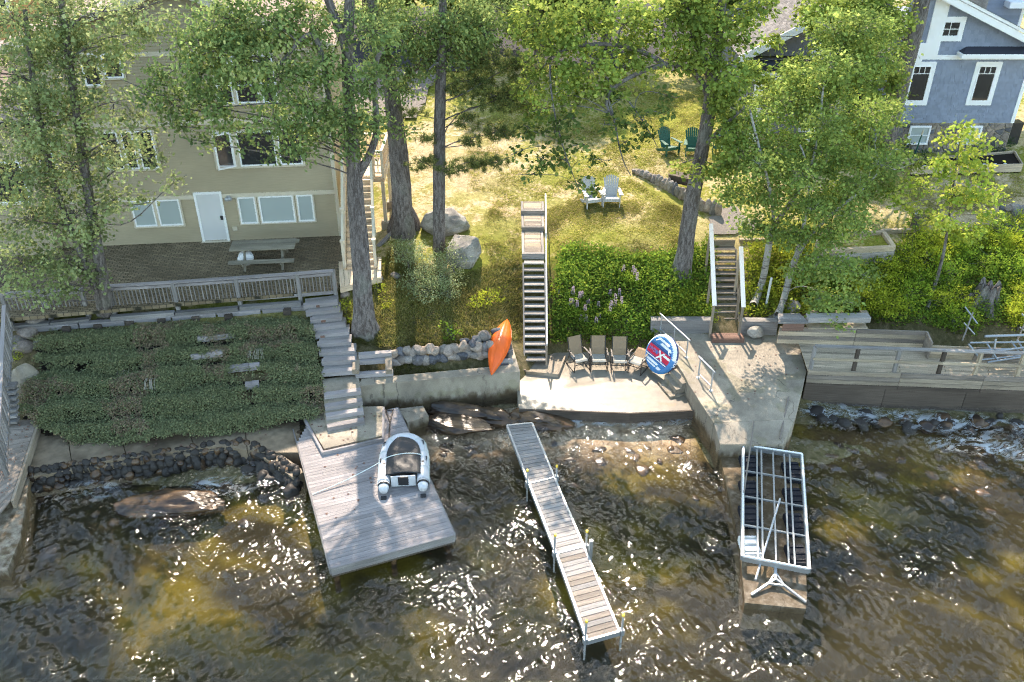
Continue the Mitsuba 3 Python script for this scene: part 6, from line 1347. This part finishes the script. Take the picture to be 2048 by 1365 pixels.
# 3 broad trunk by the boulders
b = A(*(-4.355,32.042,3.000))
tree('hardwood_tree', 'broad old trunk with a mossy flared foot beside the beige stairs', 'tree',
     [[(*(b + A(0, 0, -.4)), .52), (*(-4.258,31.500,3.616), .42), (*(-4.215,31.400,5.811), .36), (*(-4.267,31.400,7.729), .31), (*(-4.379,31.500,9.329), .25), (*(-4.663,31.600,11.021), .2), (*(-4.774,31.800,13.081), .14)], [(*(b + A(.42, .2, -.3)), .34), (*(b + A(.40, .15, .35)), .26), (*(b + A(.30, .12, .9)), .15)], [(*(b + A(-.42, .0, -.3)), .30), (*(b + A(-.32, .0, .35)), .2), (*(b + A(-.25, .05, .8)), .10)], [(*(-4.305,31.400,8.463), .13), (*(-3.225,31.200,9.758), .09), (*(-1.790,31.000,10.489), .06), (*(-0.580,31.000,10.988), .04)]],
     [(*(-4.363,31.400,11.230), .9), (*(-3.228,31.000,10.905), 1.0), (*(-2.015,31.000,11.396), 1.05), (*(-3.006,30.800,9.948), .75), (*(-4.410,31.000,9.982), .6), (*(-1.173,31.000,11.152), .85), (*(-3.671,30.800,8.997), .45), (*(-1.887,31.000,10.152), .6), (*(-0.331,32.000,11.437), .8), (*(-4.847,30.600,8.258), .4), (*(-3.642,30.600,7.715), .32), (*(-5.533,31.400,11.558), .5), (*(-2.859,31.000,13.050), 1.2, .5), (-5.2, 30.6, 14.6, 1.2, .5), (-3.4, 31.2, 13.9, 1.1, .5), (-1.6, 31, 15.2, 1.2, .5), (-4.2, 30.0, 16.2, 1.2, .5), (-2.6, 29.5, 17.2, 1.2, .4)], OAK, L=.13, dens=1.1, seed=3, flare=.45, kind='lobed', wr=.62)
# 4 pine
b = A(*(-2.840,30.825,2.800))
tree('pine_tree', 'straight pine with a bare trunk and dark needle sprays left of the middle stairs', 'tree',
     [[(*(b + A(0, 0, -.3)), .24), (*(-2.729,30.600,4.939), .225), (*(-2.618,30.700,7.219), .21), (*(-2.503,30.700,9.026), .19), (*(-2.386,30.800,10.703), .16), (*(-2.267,30.900,12.913), .1)], [(*(-2.393,30.600,9.830), .05), (*(-2.577,30.200,10.053), .045), (*(-2.796,29.900,9.932), .02)]],
     [(*(-1.390,31.000,9.203), .75), (*(-0.426,31.000,8.673), .85), (*(-1.679,30.800,8.014), .45), (*(-0.518,30.500,7.565), .6), (*(-1.337,30.300,6.519), .55), (*(-0.522,30.200,6.557), .4), (*(-3.203,30.000,6.632), .42), (*(-2.124,29.800,6.464), .4), (*(0.195,31.500,9.680), .9), (*(-3.543,30.800,8.195), .35), (*(0.554,31.000,8.313), .5), (*(-1.118,31.200,9.931), .6), (*(-3.110,30.400,7.324), .3), (*(-1.504,30.400,7.231), .35), (*(-2.185,30.900,8.968), .35)], PINE, needle=True, seed=4, limb=.035, flare=.2, dens=.75)
# 5 leaning maple in the middle of the lawn
b = A(*(6.413,29.583,2.400))
tree('maple_tree', 'leaning maple with a bare grey trunk, its leafy limbs over the lawn', 'tree',
     [[(*(b + A(-.05, 0, -.35)), .40), (*(6.459,29.600,3.255), .31), (*(6.532,29.700,5.320), .28), (*(6.664,29.700,7.021), .25), (*(6.754,29.700,8.629), .23), (*(6.760,29.700,9.985), .20), (*(6.781,29.800,11.570), .16), (*(6.787,30.000,13.354), .10)], [(*(6.743,29.700,9.568), .15), (*(6.107,29.700,10.880), .12), (*(5.591,29.800,12.035), .09), (*(5.199,30.000,13.058), .06)], [(*(6.768,29.700,8.802), .11), (*(5.365,29.300,10.254), .085), (*(4.017,28.900,10.037), .07), (*(3.118,28.500,9.417), .055), (*(3.407,28.200,8.765), .035)], [(*(5.019,29.200,10.280), .09), (*(3.339,29.200,10.919), .07), (*(1.723,29.200,10.761), .05)],
      [(*(6.696,29.700,7.205), .09), (*(7.197,29.000,8.334), .06), (*(7.735,28.800,8.994), .04)]],
     [(*(5.739,29.600,11.845), .9), (*(6.928,29.600,11.378), .9), (*(8.011,30.000,11.841), .6), (*(4.952,29.500,11.478), .9, .55), (*(7.178,29.000,10.009), .7), (*(6.102,29.500,10.607), .7), (*(5.175,29.200,10.361), .55, .55), (*(1.002,30.000,11.449), 1.1, .55), (*(2.324,30.000,11.290), 1.15, .55), (*(3.720,30.000,11.369), 1.1, .55), (*(1.421,29.500,10.365), .85, .55), (*(2.575,29.300,10.091), .95, .55), (*(3.878,29.300,10.335), .75, .55), (*(1.924,29.000,9.351), .6, .55), (*(3.196,28.800,9.410), .5, .55), (*(0.602,29.400,9.569), .6, .55), (*(0.937,29.000,8.847), .5, .55), (*(7.015,29.000,9.101), .5), (*(7.394,28.600,8.123), .55), (*(5.710,28.300,7.217), .3), (*(6.409,28.400,6.876), .25), (*(7.107,28.600,7.068), .4), (*(6.315,30.000,13.058), 1.2, .5)], MAPLE, L=.125, dens=1.25, seed=5, flare=.35, kind='lobed', wr=.95)
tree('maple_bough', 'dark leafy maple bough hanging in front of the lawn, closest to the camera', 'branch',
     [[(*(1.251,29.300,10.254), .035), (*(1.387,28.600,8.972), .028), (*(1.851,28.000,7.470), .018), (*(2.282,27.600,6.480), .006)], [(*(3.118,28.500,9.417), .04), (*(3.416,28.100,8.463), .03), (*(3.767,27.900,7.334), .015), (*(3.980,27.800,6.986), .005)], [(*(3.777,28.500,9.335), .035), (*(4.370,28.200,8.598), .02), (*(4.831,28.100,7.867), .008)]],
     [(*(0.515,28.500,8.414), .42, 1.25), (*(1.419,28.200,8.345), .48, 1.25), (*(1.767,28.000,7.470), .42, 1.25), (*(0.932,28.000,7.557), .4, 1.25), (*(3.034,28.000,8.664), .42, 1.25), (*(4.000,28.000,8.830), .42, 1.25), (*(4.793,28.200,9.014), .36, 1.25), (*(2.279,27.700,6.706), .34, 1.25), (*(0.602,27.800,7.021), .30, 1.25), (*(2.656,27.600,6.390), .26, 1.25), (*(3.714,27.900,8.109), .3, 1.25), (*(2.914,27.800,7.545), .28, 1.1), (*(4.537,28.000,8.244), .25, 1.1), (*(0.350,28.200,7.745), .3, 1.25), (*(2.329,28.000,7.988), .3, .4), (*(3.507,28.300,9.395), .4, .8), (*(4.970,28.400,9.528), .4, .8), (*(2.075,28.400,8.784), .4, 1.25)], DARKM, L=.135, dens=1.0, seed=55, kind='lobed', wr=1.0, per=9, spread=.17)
# 6 birches on the bank right of the white-railed stairs
b1, b2 = A(*(8.959,28.310,1.900)), A(*(9.718,27.745,1.800))
tree('birch_tree', 'clump of white-barked birches with a full light green crown right of the stairs', 'tree',
     [[(*(b1 + A(0, 0, -.2)), .15), (*(9.371,29.100,2.145), .13), (*(9.384,29.000,3.245), .12), (*(9.400,28.900,4.501), .11), (*(9.871,28.800,5.701), .075), (*(10.252,28.800,6.812), .055), (*(10.339,28.900,8.538), .04), (*(10.258,29.000,10.009), .02)], [(*(b2 + A(0, 0, -.2)), .14), (*(10.176,28.600,2.162), .12), (*(10.255,28.500,3.497), .11), (*(10.580,28.300,4.585), .07), (*(11.357,28.200,5.677), .05), (*(12.217,28.400,6.424), .035), (*(12.704,28.700,7.031), .02)], [(*(9.400,28.900,4.501), .07), (*(8.895,28.400,6.241), .055), (*(8.306,28.300,7.709), .045), (*(7.803,28.400,9.035), .03)], [(*(10.255,28.500,3.497), .07), (*(10.194,28.100,5.440), .055), (*(10.096,28.000,6.405), .04), (*(9.581,28.200,7.917), .03)]],
     [(*(10.580,30.000,11.210), .7), (*(11.571,30.000,11.210), .8), (*(12.329,30.000,10.402), .7), (*(11.190,29.600,10.011), .8), (*(10.265,29.400,9.735), .5), (*(9.488,27.400,7.178), .55), (*(10.106,27.800,8.730), .6), (*(11.344,27.200,5.839), .5), (*(8.903,27.600,4.915), .35), (*(8.148,27.500,7.485), .5), (*(12.135,27.600,7.447), .5), (*(10.217,28.600,10.437), .6), (*(11.539,27.400,6.828), .45), (*(10.052,27.200,6.020), .45), (*(8.060,29.200,8.528), .8), (*(9.403,29.700,8.888), .9), (*(10.801,29.700,8.716), .95), (*(12.323,30.100,8.239), .85), (*(13.439,30.500,8.200), .45), (*(7.756,28.700,7.476), .75), (*(9.126,29.000,7.367), .9), (*(10.747,29.200,7.295), .95), (*(12.555,29.700,6.930), .8), (*(13.821,30.100,7.061), .4), (*(7.782,28.700,6.024), .5), (*(9.004,28.700,6.024), .75), (*(10.363,28.700,5.744), .8), (*(11.831,29.000,5.900), .75), (*(13.181,29.400,6.019), .5), (*(8.469,28.400,5.021), .45), (*(9.786,28.200,4.729), .65), (*(11.106,28.200,4.729), .65), (*(12.187,28.400,4.925), .45), (*(10.101,27.400,3.662), .45), (*(11.356,27.300,3.812), .55), (*(10.867,27.000,2.681), .45), (*(11.574,26.800,2.794), .38), (*(11.297,26.400,2.054), .22), (*(12.290,27.300,3.517), .38), (*(14.608,30.200,6.557), .3), (*(9.797,30.100,9.710), .5), (*(7.551,28.900,6.773), .4), (*(10.769,27.500,4.003), .4)], BIRCH, L=.115, dens=1.7, bark='m_birch', seed=6, limb=.018, kind='oval', wr=.85)
# 7 big trunk in front of the blue house
b = A(*(17.008,38.738,3.950))
tree('hardwood_tree', 'thick leaning trunk with a high crown before the blue house corner', 'tree',
     [[(*(b + A(0, 0, -.4)), .5), (*(16.337,37.200,5.071), .42), (*(16.260,37.000,6.780), .40), (*(16.284,36.900,8.475), .36), (*(16.312,36.800,9.889), .33), (*(16.296,36.800,11.409), .28), (*(16.081,36.800,13.038), .2)]],
     [(*(12.086,35.500,10.730), .9), (*(13.476,35.500,10.545), 1.2), (*(14.701,35.600,10.431), .9), (*(13.124,35.500,9.413), 1.0), (*(14.509,35.600,9.099), .9), (*(12.803,35.400,8.367), .75), (*(14.126,35.500,7.941), .8), (*(15.395,35.800,8.159), .5), (*(11.127,35.000,8.767), .5), (*(10.077,35.000,9.815), .35), (*(10.527,34.600,8.193), .7), (*(9.280,34.500,8.513), .6), (*(15.787,35.800,7.347), .35), (*(11.841,35.000,8.081), .6), (*(14.084,36.000,12.090), 1.2, .5)], MAPLE, L=.135, dens=1.25, seed=7, flare=.2, kind='lobed', wr=.9)
# 8 young maple on the right bank
b = A(*(15.233,27.910,2.000))
tree('young_maple', 'young maple with bright yellow-green leaves on the right bank', 'tree',
     [[(*(b + A(0, 0, -.2)), .075), (*(15.635,28.600,2.310), .065), (*(15.636,28.600,3.447), .055), (*(15.488,28.600,4.834), .045), (*(15.365,28.700,6.117), .035), (*(15.232,28.800,7.351), .025), (*(15.193,28.900,8.281), .012)]],
     [(*(15.296,29.000,8.247), .28), (*(14.982,29.000,7.776), .3), (*(15.865,29.000,7.670), .38), (*(15.562,28.800,7.083), .42), (*(14.832,28.600,6.798), .42), (*(14.180,28.500,6.291), .38), (*(15.261,28.400,5.964), .48), (*(16.080,28.500,6.107), .40), (*(14.110,28.200,5.396), .33), (*(14.942,28.200,5.207), .38), (*(16.482,28.300,5.352), .34), (*(15.817,28.000,4.880), .34), (*(16.241,28.800,6.812), .28), (*(13.460,28.300,5.727), .25), (*(16.737,28.600,5.973), .22)], YOUNG, L=.13, dens=1.2, seed=8, limb=.015, kind='lobed', wr=.9)
# trees beyond the driveway
for i, (bx, by, sd, lab) in enumerate(((1.5, 49.5, 27, 'leafy tree at the near edge of the driveway above the middle lawn'), (-2.0, 55, 20, 'broad leafy tree beyond the driveway, left of its middle'), (5.5, 53, 21, 'leafy tree standing behind the upper lawn near the grey driveway'), (12.5, 52, 22, 'leafy tree behind the upper lawn left of the grey gable'), (-14, 58, 23, 'leafy tree behind the tan house roof'), (18, 58, 24, 'tall leafy tree behind the grey gable'), (-9.0, 57, 25, 'leafy tree behind the pale gravel path'))):
    z = float(ground(bx, by)); g = np.random.default_rng(sd)
    bl = [(bx + g.normal() * 1.9, by + g.normal() * 1.6, z + g.uniform(2.6, 9.5), g.uniform(1.0, 1.8)) for _ in range(13)]
    tree('background_tree', lab, 'tree', [[(bx, by, z - .3, .34), (bx + .1, by, z + 3, .27), (bx + .2, by, z + 6, .2), (bx - .1, by, z + 10, .08)]], bl, FAR, L=.22, dens=.9, seed=sd, spread=.28, limb=.07)

# shrubs and herbs
def shrub(name, label, cat, spots, pal, L, seed, group=None, kind='oval', dens=1.6, wr=.6, twigs=True, per=14, spread=.10):
    g = np.random.default_rng(seed); k = thing(name, label, cat, group); (mesh, col), tw = crown_leaves(g, spots, L, pal, dens, per=per, kind=kind, spread=spread, wind=(.1, -.1, .35), wr=wr)
    br = MB()
    for b in spots:
        c = A(*b[:3]); g_ = A(c[0] + g.normal() * .1, c[1] + g.normal() * .1, float(ground(c[0], c[1])) - .05)
        for _ in range(3): br.tube([g_, lerp(g_, c, .6) + g.normal(size=3) * .06, c + g.normal(size=3) * b[3] * .5], [.018, .012, .005], 4, False)
    for a, b, r in tw[::3]: br.tube([a, lerp(a, b, .5) + g.normal(size=3) * .03, b], [.008, .006, .003], 3, False)
    part(k, 'stems', br, 'm_bark', True); part(k, 'leaves', mesh, 'm_leaf', False, color=col); return k
SILVER = ([(0.228,0.271,0.158), (0.350,0.385,0.245), (0.140,0.184,0.088), (0.525,0.525,0.385)], [3, 3, 2, .8])
LIME = ([(0.298,0.350,0.044), (0.420,0.455,0.052), (0.175,0.245,0.038), (0.620,0.612,0.088)], [3, 3, 2, 1])
LUSH = ([(0.175,0.271,0.044), (0.263,0.359,0.052), (0.096,0.166,0.032), (0.420,0.473,0.070)], [3, 3, 2, 1])
def gs_(px, r, h): return (*up(px, h), r)
shrub('silver_shrub', 'wide silvery-leaved shrub in front of the broad trunk and boulders', 'shrub', [gs_((-3.255,29.030,2.398), .75, .7), gs_((-2.582,28.682,2.270), .7, .55), gs_((-3.857,29.540,2.558), .55, .7), gs_((-3.003,28.021,2.106), .6, .45), gs_((-2.252,29.512,2.467), .5, .7), gs_((-3.484,28.365,2.237), .5, .5), gs_((-2.276,28.087,2.078), .45, .4), gs_((-4.283,30.077,2.709), .35, .6)], SILVER, .06, 70, dens=1.5, per=18, spread=.13)
for i, (lab, spots, pal, L) in enumerate((
    ('bright leafy plant left of the foot of the great oak', [gs_((-5.946,27.144,2.044), .25, .3), gs_((-5.747,26.678,1.862), .2, .25), gs_((-4.892,28.140,2.255), .22, .25), gs_((-4.600,27.572,2.054), .2, .2)], LIME, .075),
    ('bright green shrubby plant above the field stone wall', [gs_((-2.101,26.221,1.419), .28, .25), gs_((-2.203,26.550,1.569), .2, .3)], LUSH, .10),
    ('yellow-green leafy plant between the kayak and the silver shrub', [gs_((-0.903,28.139,1.871), .35, .3), gs_((-1.350,27.738,1.896), .25, .25), gs_((-0.450,28.676,1.752), .25, .25)], LIME, .09),
    ('tuft of fresh green plants beside the whitish block at left', [gs_((-16.833,24.871,1.516), .32, .35), gs_((-17.051,25.171,1.679), .2, .35)], LIME, .05),
    ('spiky yellow-green plant right of the middle stairs', [gs_((1.665,29.060,1.744), .22, .25)], LIME, .14))):
    shrub('leafy_plant', lab, 'plant', spots, pal, L, 80 + i)
# lupins: leaf clumps with purple spikes
def lupin(lab, c, seed, n=4):
    g = np.random.default_rng(seed); k = thing('lupin', lab, 'flower', 'lupins on the middle bank'); c = A(*c)
    (m, col), _ = crown_leaves(g, [(*up(c, .28), .34)], .085, LUSH, 1.8, spread=.1, wr=.4); part(k, 'leaves', m, 'm_leaf', False, color=col)
    for i in range(n):
        p = c + A(g.normal() * .25, g.normal() * .2, .35); h = g.uniform(.22, .36); q = k + f'__flower_spike' + (f'_{i:03d}' if i else '')
        th = g.random(60) * 6.28; hz = g.random(60) ** .8; ctr = p + np.stack([np.cos(th) * .03 * (1.15 - hz), np.sin(th) * .03 * (1.15 - hz), .12 + hz * h], 1)
        (m, col) = leaf_mesh(ctr, np.stack([np.cos(th), np.sin(th), .3 + 0 * th], 1), g.normal(size=(60, 3)), .05, .04, jitter_col(g, 60, [(.50, .42, .48), (.55, .46, .50), (.36, .30, .40)], [2, 1, 1])); put(q, m, 'm_leaf', False, color=col)
for i, (c, lab) in enumerate((((2.124,28.206,1.324), 'clump of pinkish-purple lupins left of the middle bank, lowest'), ((2.752,28.062,1.251), 'clump of purple lupins behind the second patio chair'), ((2.391,28.469,1.606), 'clump of purple lupins above the lowest clump'), ((3.604,28.041,1.242), 'clump of purple lupins behind the third patio chair'), ((4.486,29.131,2.109), 'clump of purple lupins high on the middle bank'), ((3.839,28.305,1.490), 'clump of purple lupins in the middle of the bank'), ((3.003,27.700,0.879), 'few pink lupins just above the second patio chair'))): lupin(lab, c, 120 + i)
# shrubs massed on the right bank
SPOT = [(11.907,29.516,2.156), (13.159,29.339,2.249), (12.588,28.501,1.855), (14.052,29.830,2.407), (13.934,28.688,1.960), (14.905,29.428,2.183), (14.685,28.315,1.745), (15.468,30.087,2.497), (16.282,30.845,2.762), (16.233,29.428,2.194), (16.983,30.324,2.587), (17.749,31.129,2.827), (17.692,29.852,2.403), (18.647,30.890,2.739), (19.035,30.369,2.563), (19.077,29.428,2.199), (18.841,28.523,1.824), (16.052,28.173,1.602), (15.558,29.028,1.976), (14.122,27.924,1.556), (19.246,31.438,2.901), (19.929,30.912,2.731), (13.221,28.065,1.676), (18.221,27.611,1.498), (16.129,27.486,1.263), (18.649,27.422,1.298)]
for i, c in enumerate(SPOT):
    g = np.random.default_rng(200 + i); c = A(*c); sp = [(*(c + A(g.normal() * .35, g.normal() * .25, .35 + .2 * g.random())), g.uniform(.42, .7)) for _ in range(4)]
    shrub('bank_shrub', 'yellow-green shrub in the dense thicket on the right bank', 'shrub', sp, LIME if i % 3 else LUSH, .085, 200 + i, group='thicket on the right bank', dens=1.15, per=13)

# ground cover on the banks
def scatter(poly, n, g):
    pg = Polygon([(p[0], p[1]) for p in poly]); x0, y0, x1, y1 = pg.bounds; q = g.uniform([x0, y0], [x1, y1], (int(n * 2.2), 2)); return q[shapely.contains_xy(pg, q)][:n]
def cover(name, label, poly, n, L, pal, seed, h=.25, kind='oval', wr=.6, clump=7, spread=.12, lumps=1.0):
    g = np.random.default_rng(seed); q = scatter(poly, n, g); hh = h * np.maximum(.05, -.25 + 2.5 * meshkit.fbm(np.stack([q[:, 0] * 1.4, q[:, 1] * 1.4, q[:, 0] * 0], 1), 3, seed=seed)) * lumps
    z = ground(q[:, 0], q[:, 1]); idx = np.repeat(np.arange(len(q)), clump); k = len(idx)
    C = np.stack([q[idx, 0], q[idx, 1], z[idx] + hh[idx] * g.uniform(.25, 1.1, k)], 1) + g.normal(size=(k, 3)) * A(spread, spread, .03)
    AX = g.normal(size=(k, 3)) * A(1, 1, .5) + A(0, -.3, .35); NM = A(0, -.2, 1) + g.normal(size=(k, 3)) * .5; LL = L * g.uniform(.6, 1.4, k)
    col = jitter_col(g, k, *pal) * (.7 + .6 * meshkit.noise(C * A(.9, .9, 0)))[:, None]
    m, c = leaf_mesh(C, AX, NM, LL, LL * wr, col, kind); struct(name, m, 'm_leaf', kind='stuff', label=label, color=c)
cover('bank_plants', 'leafy green ground cover on the middle bank', [(1.444,27.441,0.541), (1.643,29.649,2.086), (2.054,30.687,2.840), (4.341,30.263,2.718), (5.877,30.212,2.655), (7.713,30.948,2.920), (7.357,28.041,1.247), (5.128,27.991,1.192), (5.457,27.336,0.619)], 3300, .11, LUSH, 301, .34)
cover('bank_plants', 'yellow-green ground cover right of the white-railed stairs', [(8.664,28.062,1.232), (9.056,30.777,2.797), (11.317,31.324,2.952), (11.725,29.538,2.143), (11.392,28.010,1.488), (9.780,28.062,1.252)], 1300, .10, LIME, 302, .28)
cover('bank_plants', 'bright low plants along the top of the landing wall', [(5.169,28.062,1.247), (5.257,28.513,1.582), (6.117,28.719,1.723), (7.442,28.763,1.701), (7.426,27.970,1.202)], 600, .10, LIME, 303, .3)
cover('bank_plants', 'thicket floor of green leaves on the right bank', [(11.322,27.642,1.289), (11.796,29.919,2.357), (14.444,29.852,2.402), (15.870,31.392,2.926), (20.325,31.175,2.814), (18.908,27.304,1.166), (15.258,27.304,1.177), (14.939,27.535,1.337)], 3400, .10, LUSH, 304, .36)
# long grass on the left-middle bank
def grass(name, label, poly, n, L, pal, seed, w=.018, clump=8, spread=.05, flat=False):
    g = np.random.default_rng(seed); q = scatter(poly, n, g)
    if flat: q = q[meshkit.fbm(np.stack([q[:, 0] * .9, q[:, 1] * .9, q[:, 0] * 0], 1), 3, seed=2) + .12 * g.normal(size=len(q)) > .52]
    z = ground(q[:, 0], q[:, 1]); idx = np.repeat(np.arange(len(q)), clump); k = len(idx)
    C = np.stack([q[idx, 0], q[idx, 1], z[idx] + .03], 1) + g.normal(size=(k, 3)) * A(spread, spread, .0)
    AX = g.normal(size=(k, 3)) * (A(1, 1, .1) if flat else A(.75, .75, .1)) + (A(0, -.1, .30) if flat else A(0, -.15, .7)); col = jitter_col(g, k, *pal) * (.6 + .8 * meshkit.noise(C * A(1.2, 1.2, 0) + 7))[:, None]
    m, c = leaf_mesh(C, AX, g.normal(size=(k, 3)), L * g.uniform(.5, 1.4, k), w, col, 'needle'); struct(name, m, 'm_leaf', kind='stuff', label=label, color=c)
BG = ([(.24, .23, .06), (.33, .29, .10), (.16, .18, .05), (.48, .39, .20)], [3, 2, 3, 1.4])
LG = ([(.34, .34, .08), (.44, .40, .12), (.25, .27, .06), (.58, .47, .26)], [3, 2, 2, 1.5])
grass('bank_grass', 'long uneven grass on the bank behind the field stone wall', [(-5.659,25.899,1.511), (-6.058,27.760,2.258), (-4.924,28.941,2.445), (-4.731,30.709,2.821), (-2.325,29.096,2.363), (-1.217,29.718,2.460), (0.312,30.682,2.416), (0.332,27.455,0.738), (-0.426,26.322,1.241), (-3.913,25.806,1.357)], 5200, .20, BG, 311)
grass('bank_grass', 'grass growing in the soil behind the pale retaining wall', [(-5.026,24.252,1.050), (-4.053,25.313,1.050), (-1.621,25.157,1.050), (-2.120,24.850,1.050), (-4.426,24.164,1.050)], 700, .14, BG, 312)
grass('lawn_grass', 'short sunlit lawn grass round the white garden armchairs', [(1.379,30.548,2.477), (1.480,33.897,3.096), (-0.519,35.608,3.291), (-1.270,31.748,2.977), (-0.745,29.830,2.416), (0.311,30.445,2.303), (0.332,33.602,3.013), (1.480,33.897,3.096), (5.111,35.909,3.629), (7.353,32.456,3.298), (6.261,30.212,2.645), (4.341,30.263,2.718)], 14000, .09, LG, 313, .022, 6, .07, True)
grass('lawn_grass', 'short grass of the upper lawn under the maple', [(-1.814,35.585,3.294), (-2.324,42.433,3.905), (4.745,47.420,4.464), (10.472,46.377,4.500), (9.472,38.477,4.047), (7.603,34.002,3.505), (5.182,36.580,3.709), (1.611,34.702,3.203)], 16000, .10, LG, 314, .026, 5, .10, True)
grass('lawn_grass', 'thin grass of the right-hand lawn in front of the raised bed', [(11.383,31.611,3.037), (11.982,34.049,3.484), (17.016,36.591,3.813), (22.454,36.591,3.824), (21.257,33.979,3.513), (17.648,32.548,3.256), (16.699,32.112,3.136), (15.047,31.945,3.093)], 9000, .09, LG, 315, .024, 5, .09, True)
grass('step_grass', 'tuft of grass growing across the lower steps', [(-5.960,23.406,1.140), (-5.101,23.689,1.140), (-5.055,23.490,1.140), (-5.795,23.210,1.140)], 120, .14, LG, 316)

# ivy over the terraces at left
def ivy():
    g = np.random.default_rng(33); poly = [(-16.228,25.184,1.750), (-16.014,25.899,1.950), (-11.625,26.285,1.980), (-7.329,26.849,1.950), (-6.805,25.739,1.600), (-6.465,24.552,1.150), (-6.229,23.596,0.800), (-6.129,22.888,0.550), (-9.165,22.164,0.500), (-10.945,21.758,0.500), (-13.721,21.608,0.500), (-15.760,22.569,0.550), (-15.845,23.458,0.900), (-15.731,24.332,1.300)]
    q = scatter(poly, 16500, g); n = len(q)
    # five rolling terraces
    y0, y1 = 22.2, 26.3; t = np.clip((q[:, 1] - (21.6 + .10 * (q[:, 0] + 14))) / 4.3, 0, 1)
    ph = np.clip(t * 5 + 1.1 * (meshkit.fbm(np.stack([q[:, 0] * .45, q[:, 1] * .7, t * 0], 1), 2, seed=3) - .5), 0, 5); fr_ = ph - np.floor(ph)
    sm = np.clip(fr_ / .5, 0, 1); base = .42 + 1.62 * (np.floor(ph) + sm * sm * (3 - 2 * sm)) / 5; bump = .10 * np.sin(np.pi * np.clip(fr_ * 1.02, 0, 1)) + .30 * meshkit.fbm(np.stack([q[:, 0] * 1.7, q[:, 1] * 1.7, t * 0], 1), 3) - .12
    bare = meshkit.fbm(np.stack([q[:, 0] * .8 + 40, q[:, 1] * 1.6, t * 0], 1), 3, seed=4); keep = (bare < .64) | (g.random(n) < .25)
    for ta, tb in (((-10.777,24.732,1.800), (-9.770,24.918,1.800)), ((-9.488,24.291,1.550), (-8.463,24.532,1.550)), ((-8.790,23.690,1.300), (-8.358,23.805,1.300)), ((-10.734,25.412,2.050), (-9.532,25.704,2.050))):
        s_ = (q[:, 0] - ta[0]) / (tb[0] - ta[0]); yl = ta[1] + (tb[1] - ta[1]) * s_; keep &= ~((s_ > -.02) & (s_ < 1.02) & (q[:, 1] > yl - .42) & (q[:, 1] < yl + .1) & (g.random(n) < .7))
    q, base, bump, fr_ = q[keep], base[keep], bump[keep], fr_[keep]
    k = 9; idx = np.repeat(np.arange(len(q)), k); m_ = len(idx)
    C = np.stack([q[idx, 0], q[idx, 1], base[idx] + bump[idx]], 1) + g.normal(size=(m_, 3)) * A(.07, .07, .035)
    NM = A(0, -.35, 1) + g.normal(size=(m_, 3)) * .5; AX = A(0, -.8, -.3) + g.normal(size=(m_, 3)) * .8
    col = jitter_col(g, m_, [(.25, .275, .145), (.32, .335, .18), (.175, .20, .105), (.40, .38, .20), (.44, .31, .19)], [4, 3, 3, .8, .10])
    dead = meshkit.fbm(C * A(.9, .9, 0) + 70, 3, seed=9); col = np.where((dead > .60)[:, None] & (g.random(m_) < .6)[:, None], jitter_col(g, m_, [(.38, .29, .19), (.30, .24, .17)], [1, 1]), col)
    m, c = leaf_mesh(C, AX, NM, .062 * g.uniform(.6, 1.4, m_), .055, col); struct('ivy', m, 'm_leaf', kind='stuff', label='dark green ivy rolling down the terraced slope at left', color=c)
    # the soil and stems under it
    xs_, ys_ = np.arange(-16.6, -6.0, .12), np.arange(21.5, 26.6, .12)
    def zf(X, Y_):
        t = np.clip((Y_ - (21.6 + .10 * (X + 14))) / 4.3, 0, 1); return .40 + 1.62 * t + .06 * np.sin(t * 5 * 2 * np.pi) - .12 - np.where(Y_ < 21.9 + .1 * (X + 14), .6, 0)
    v, f = grid_mesh(xs_, ys_, zf); pg = Polygon([(p[0], p[1]) for p in poly]); cc = v[f].mean(1); ok = shapely.contains_xy(pg, cc[:, 0], cc[:, 1]); struct('ivy_bed', (v, f[ok]), 'm_soil', True, label='dark soil under the ivy')
ivy()
g = np.random.default_rng(44)
for i in range(6):
    c = A(*[(-11.894,23.748,1.500), (-9.995,23.462,1.100), (-8.735,25.106,1.800), (-10.157,25.262,1.700), (-12.935,24.335,1.500), (-11.363,23.320,1.000), (-8.299,25.424,1.800), (-9.212,24.037,1.300), (-13.190,22.373,0.700), (-11.384,22.243,0.700)][i])
    k = thing('dead_stems', 'bundle of pale dead stems poking through the ivy', 'dead stems', 'dead stems in the ivy'); m = MB()
    for _ in range(12): x_ = g.normal() * .12; m.tube(spline([c + A(x_, .1, .0), c + A(x_ * 1.1, -.08, .08), c + A(x_ * 1.3 + g.normal() * .04, -.3, -.18)], 6), .006, 3, False)
    m.build(k, 'm_slinglit', True)
# bed plants by the blue house
for i, (c, lab) in enumerate((((17.739,38.043,4.200), 'dark leafy clump beside the garden torches'), ((18.206,37.038,4.150), 'low leafy clump in the left of the raised bed'), ((22.515,38.650,4.100), 'dark spreading plant by the black bin'), ((21.753,37.996,4.100), 'dark leafy plant in the right of the raised bed'))):
    shrub('bed_plant', lab, 'plant', [(*up(A(*c), .15), .32)], ([(.035, .07, .03), (.06, .10, .04)], [1, 1]), .07, 400 + i)
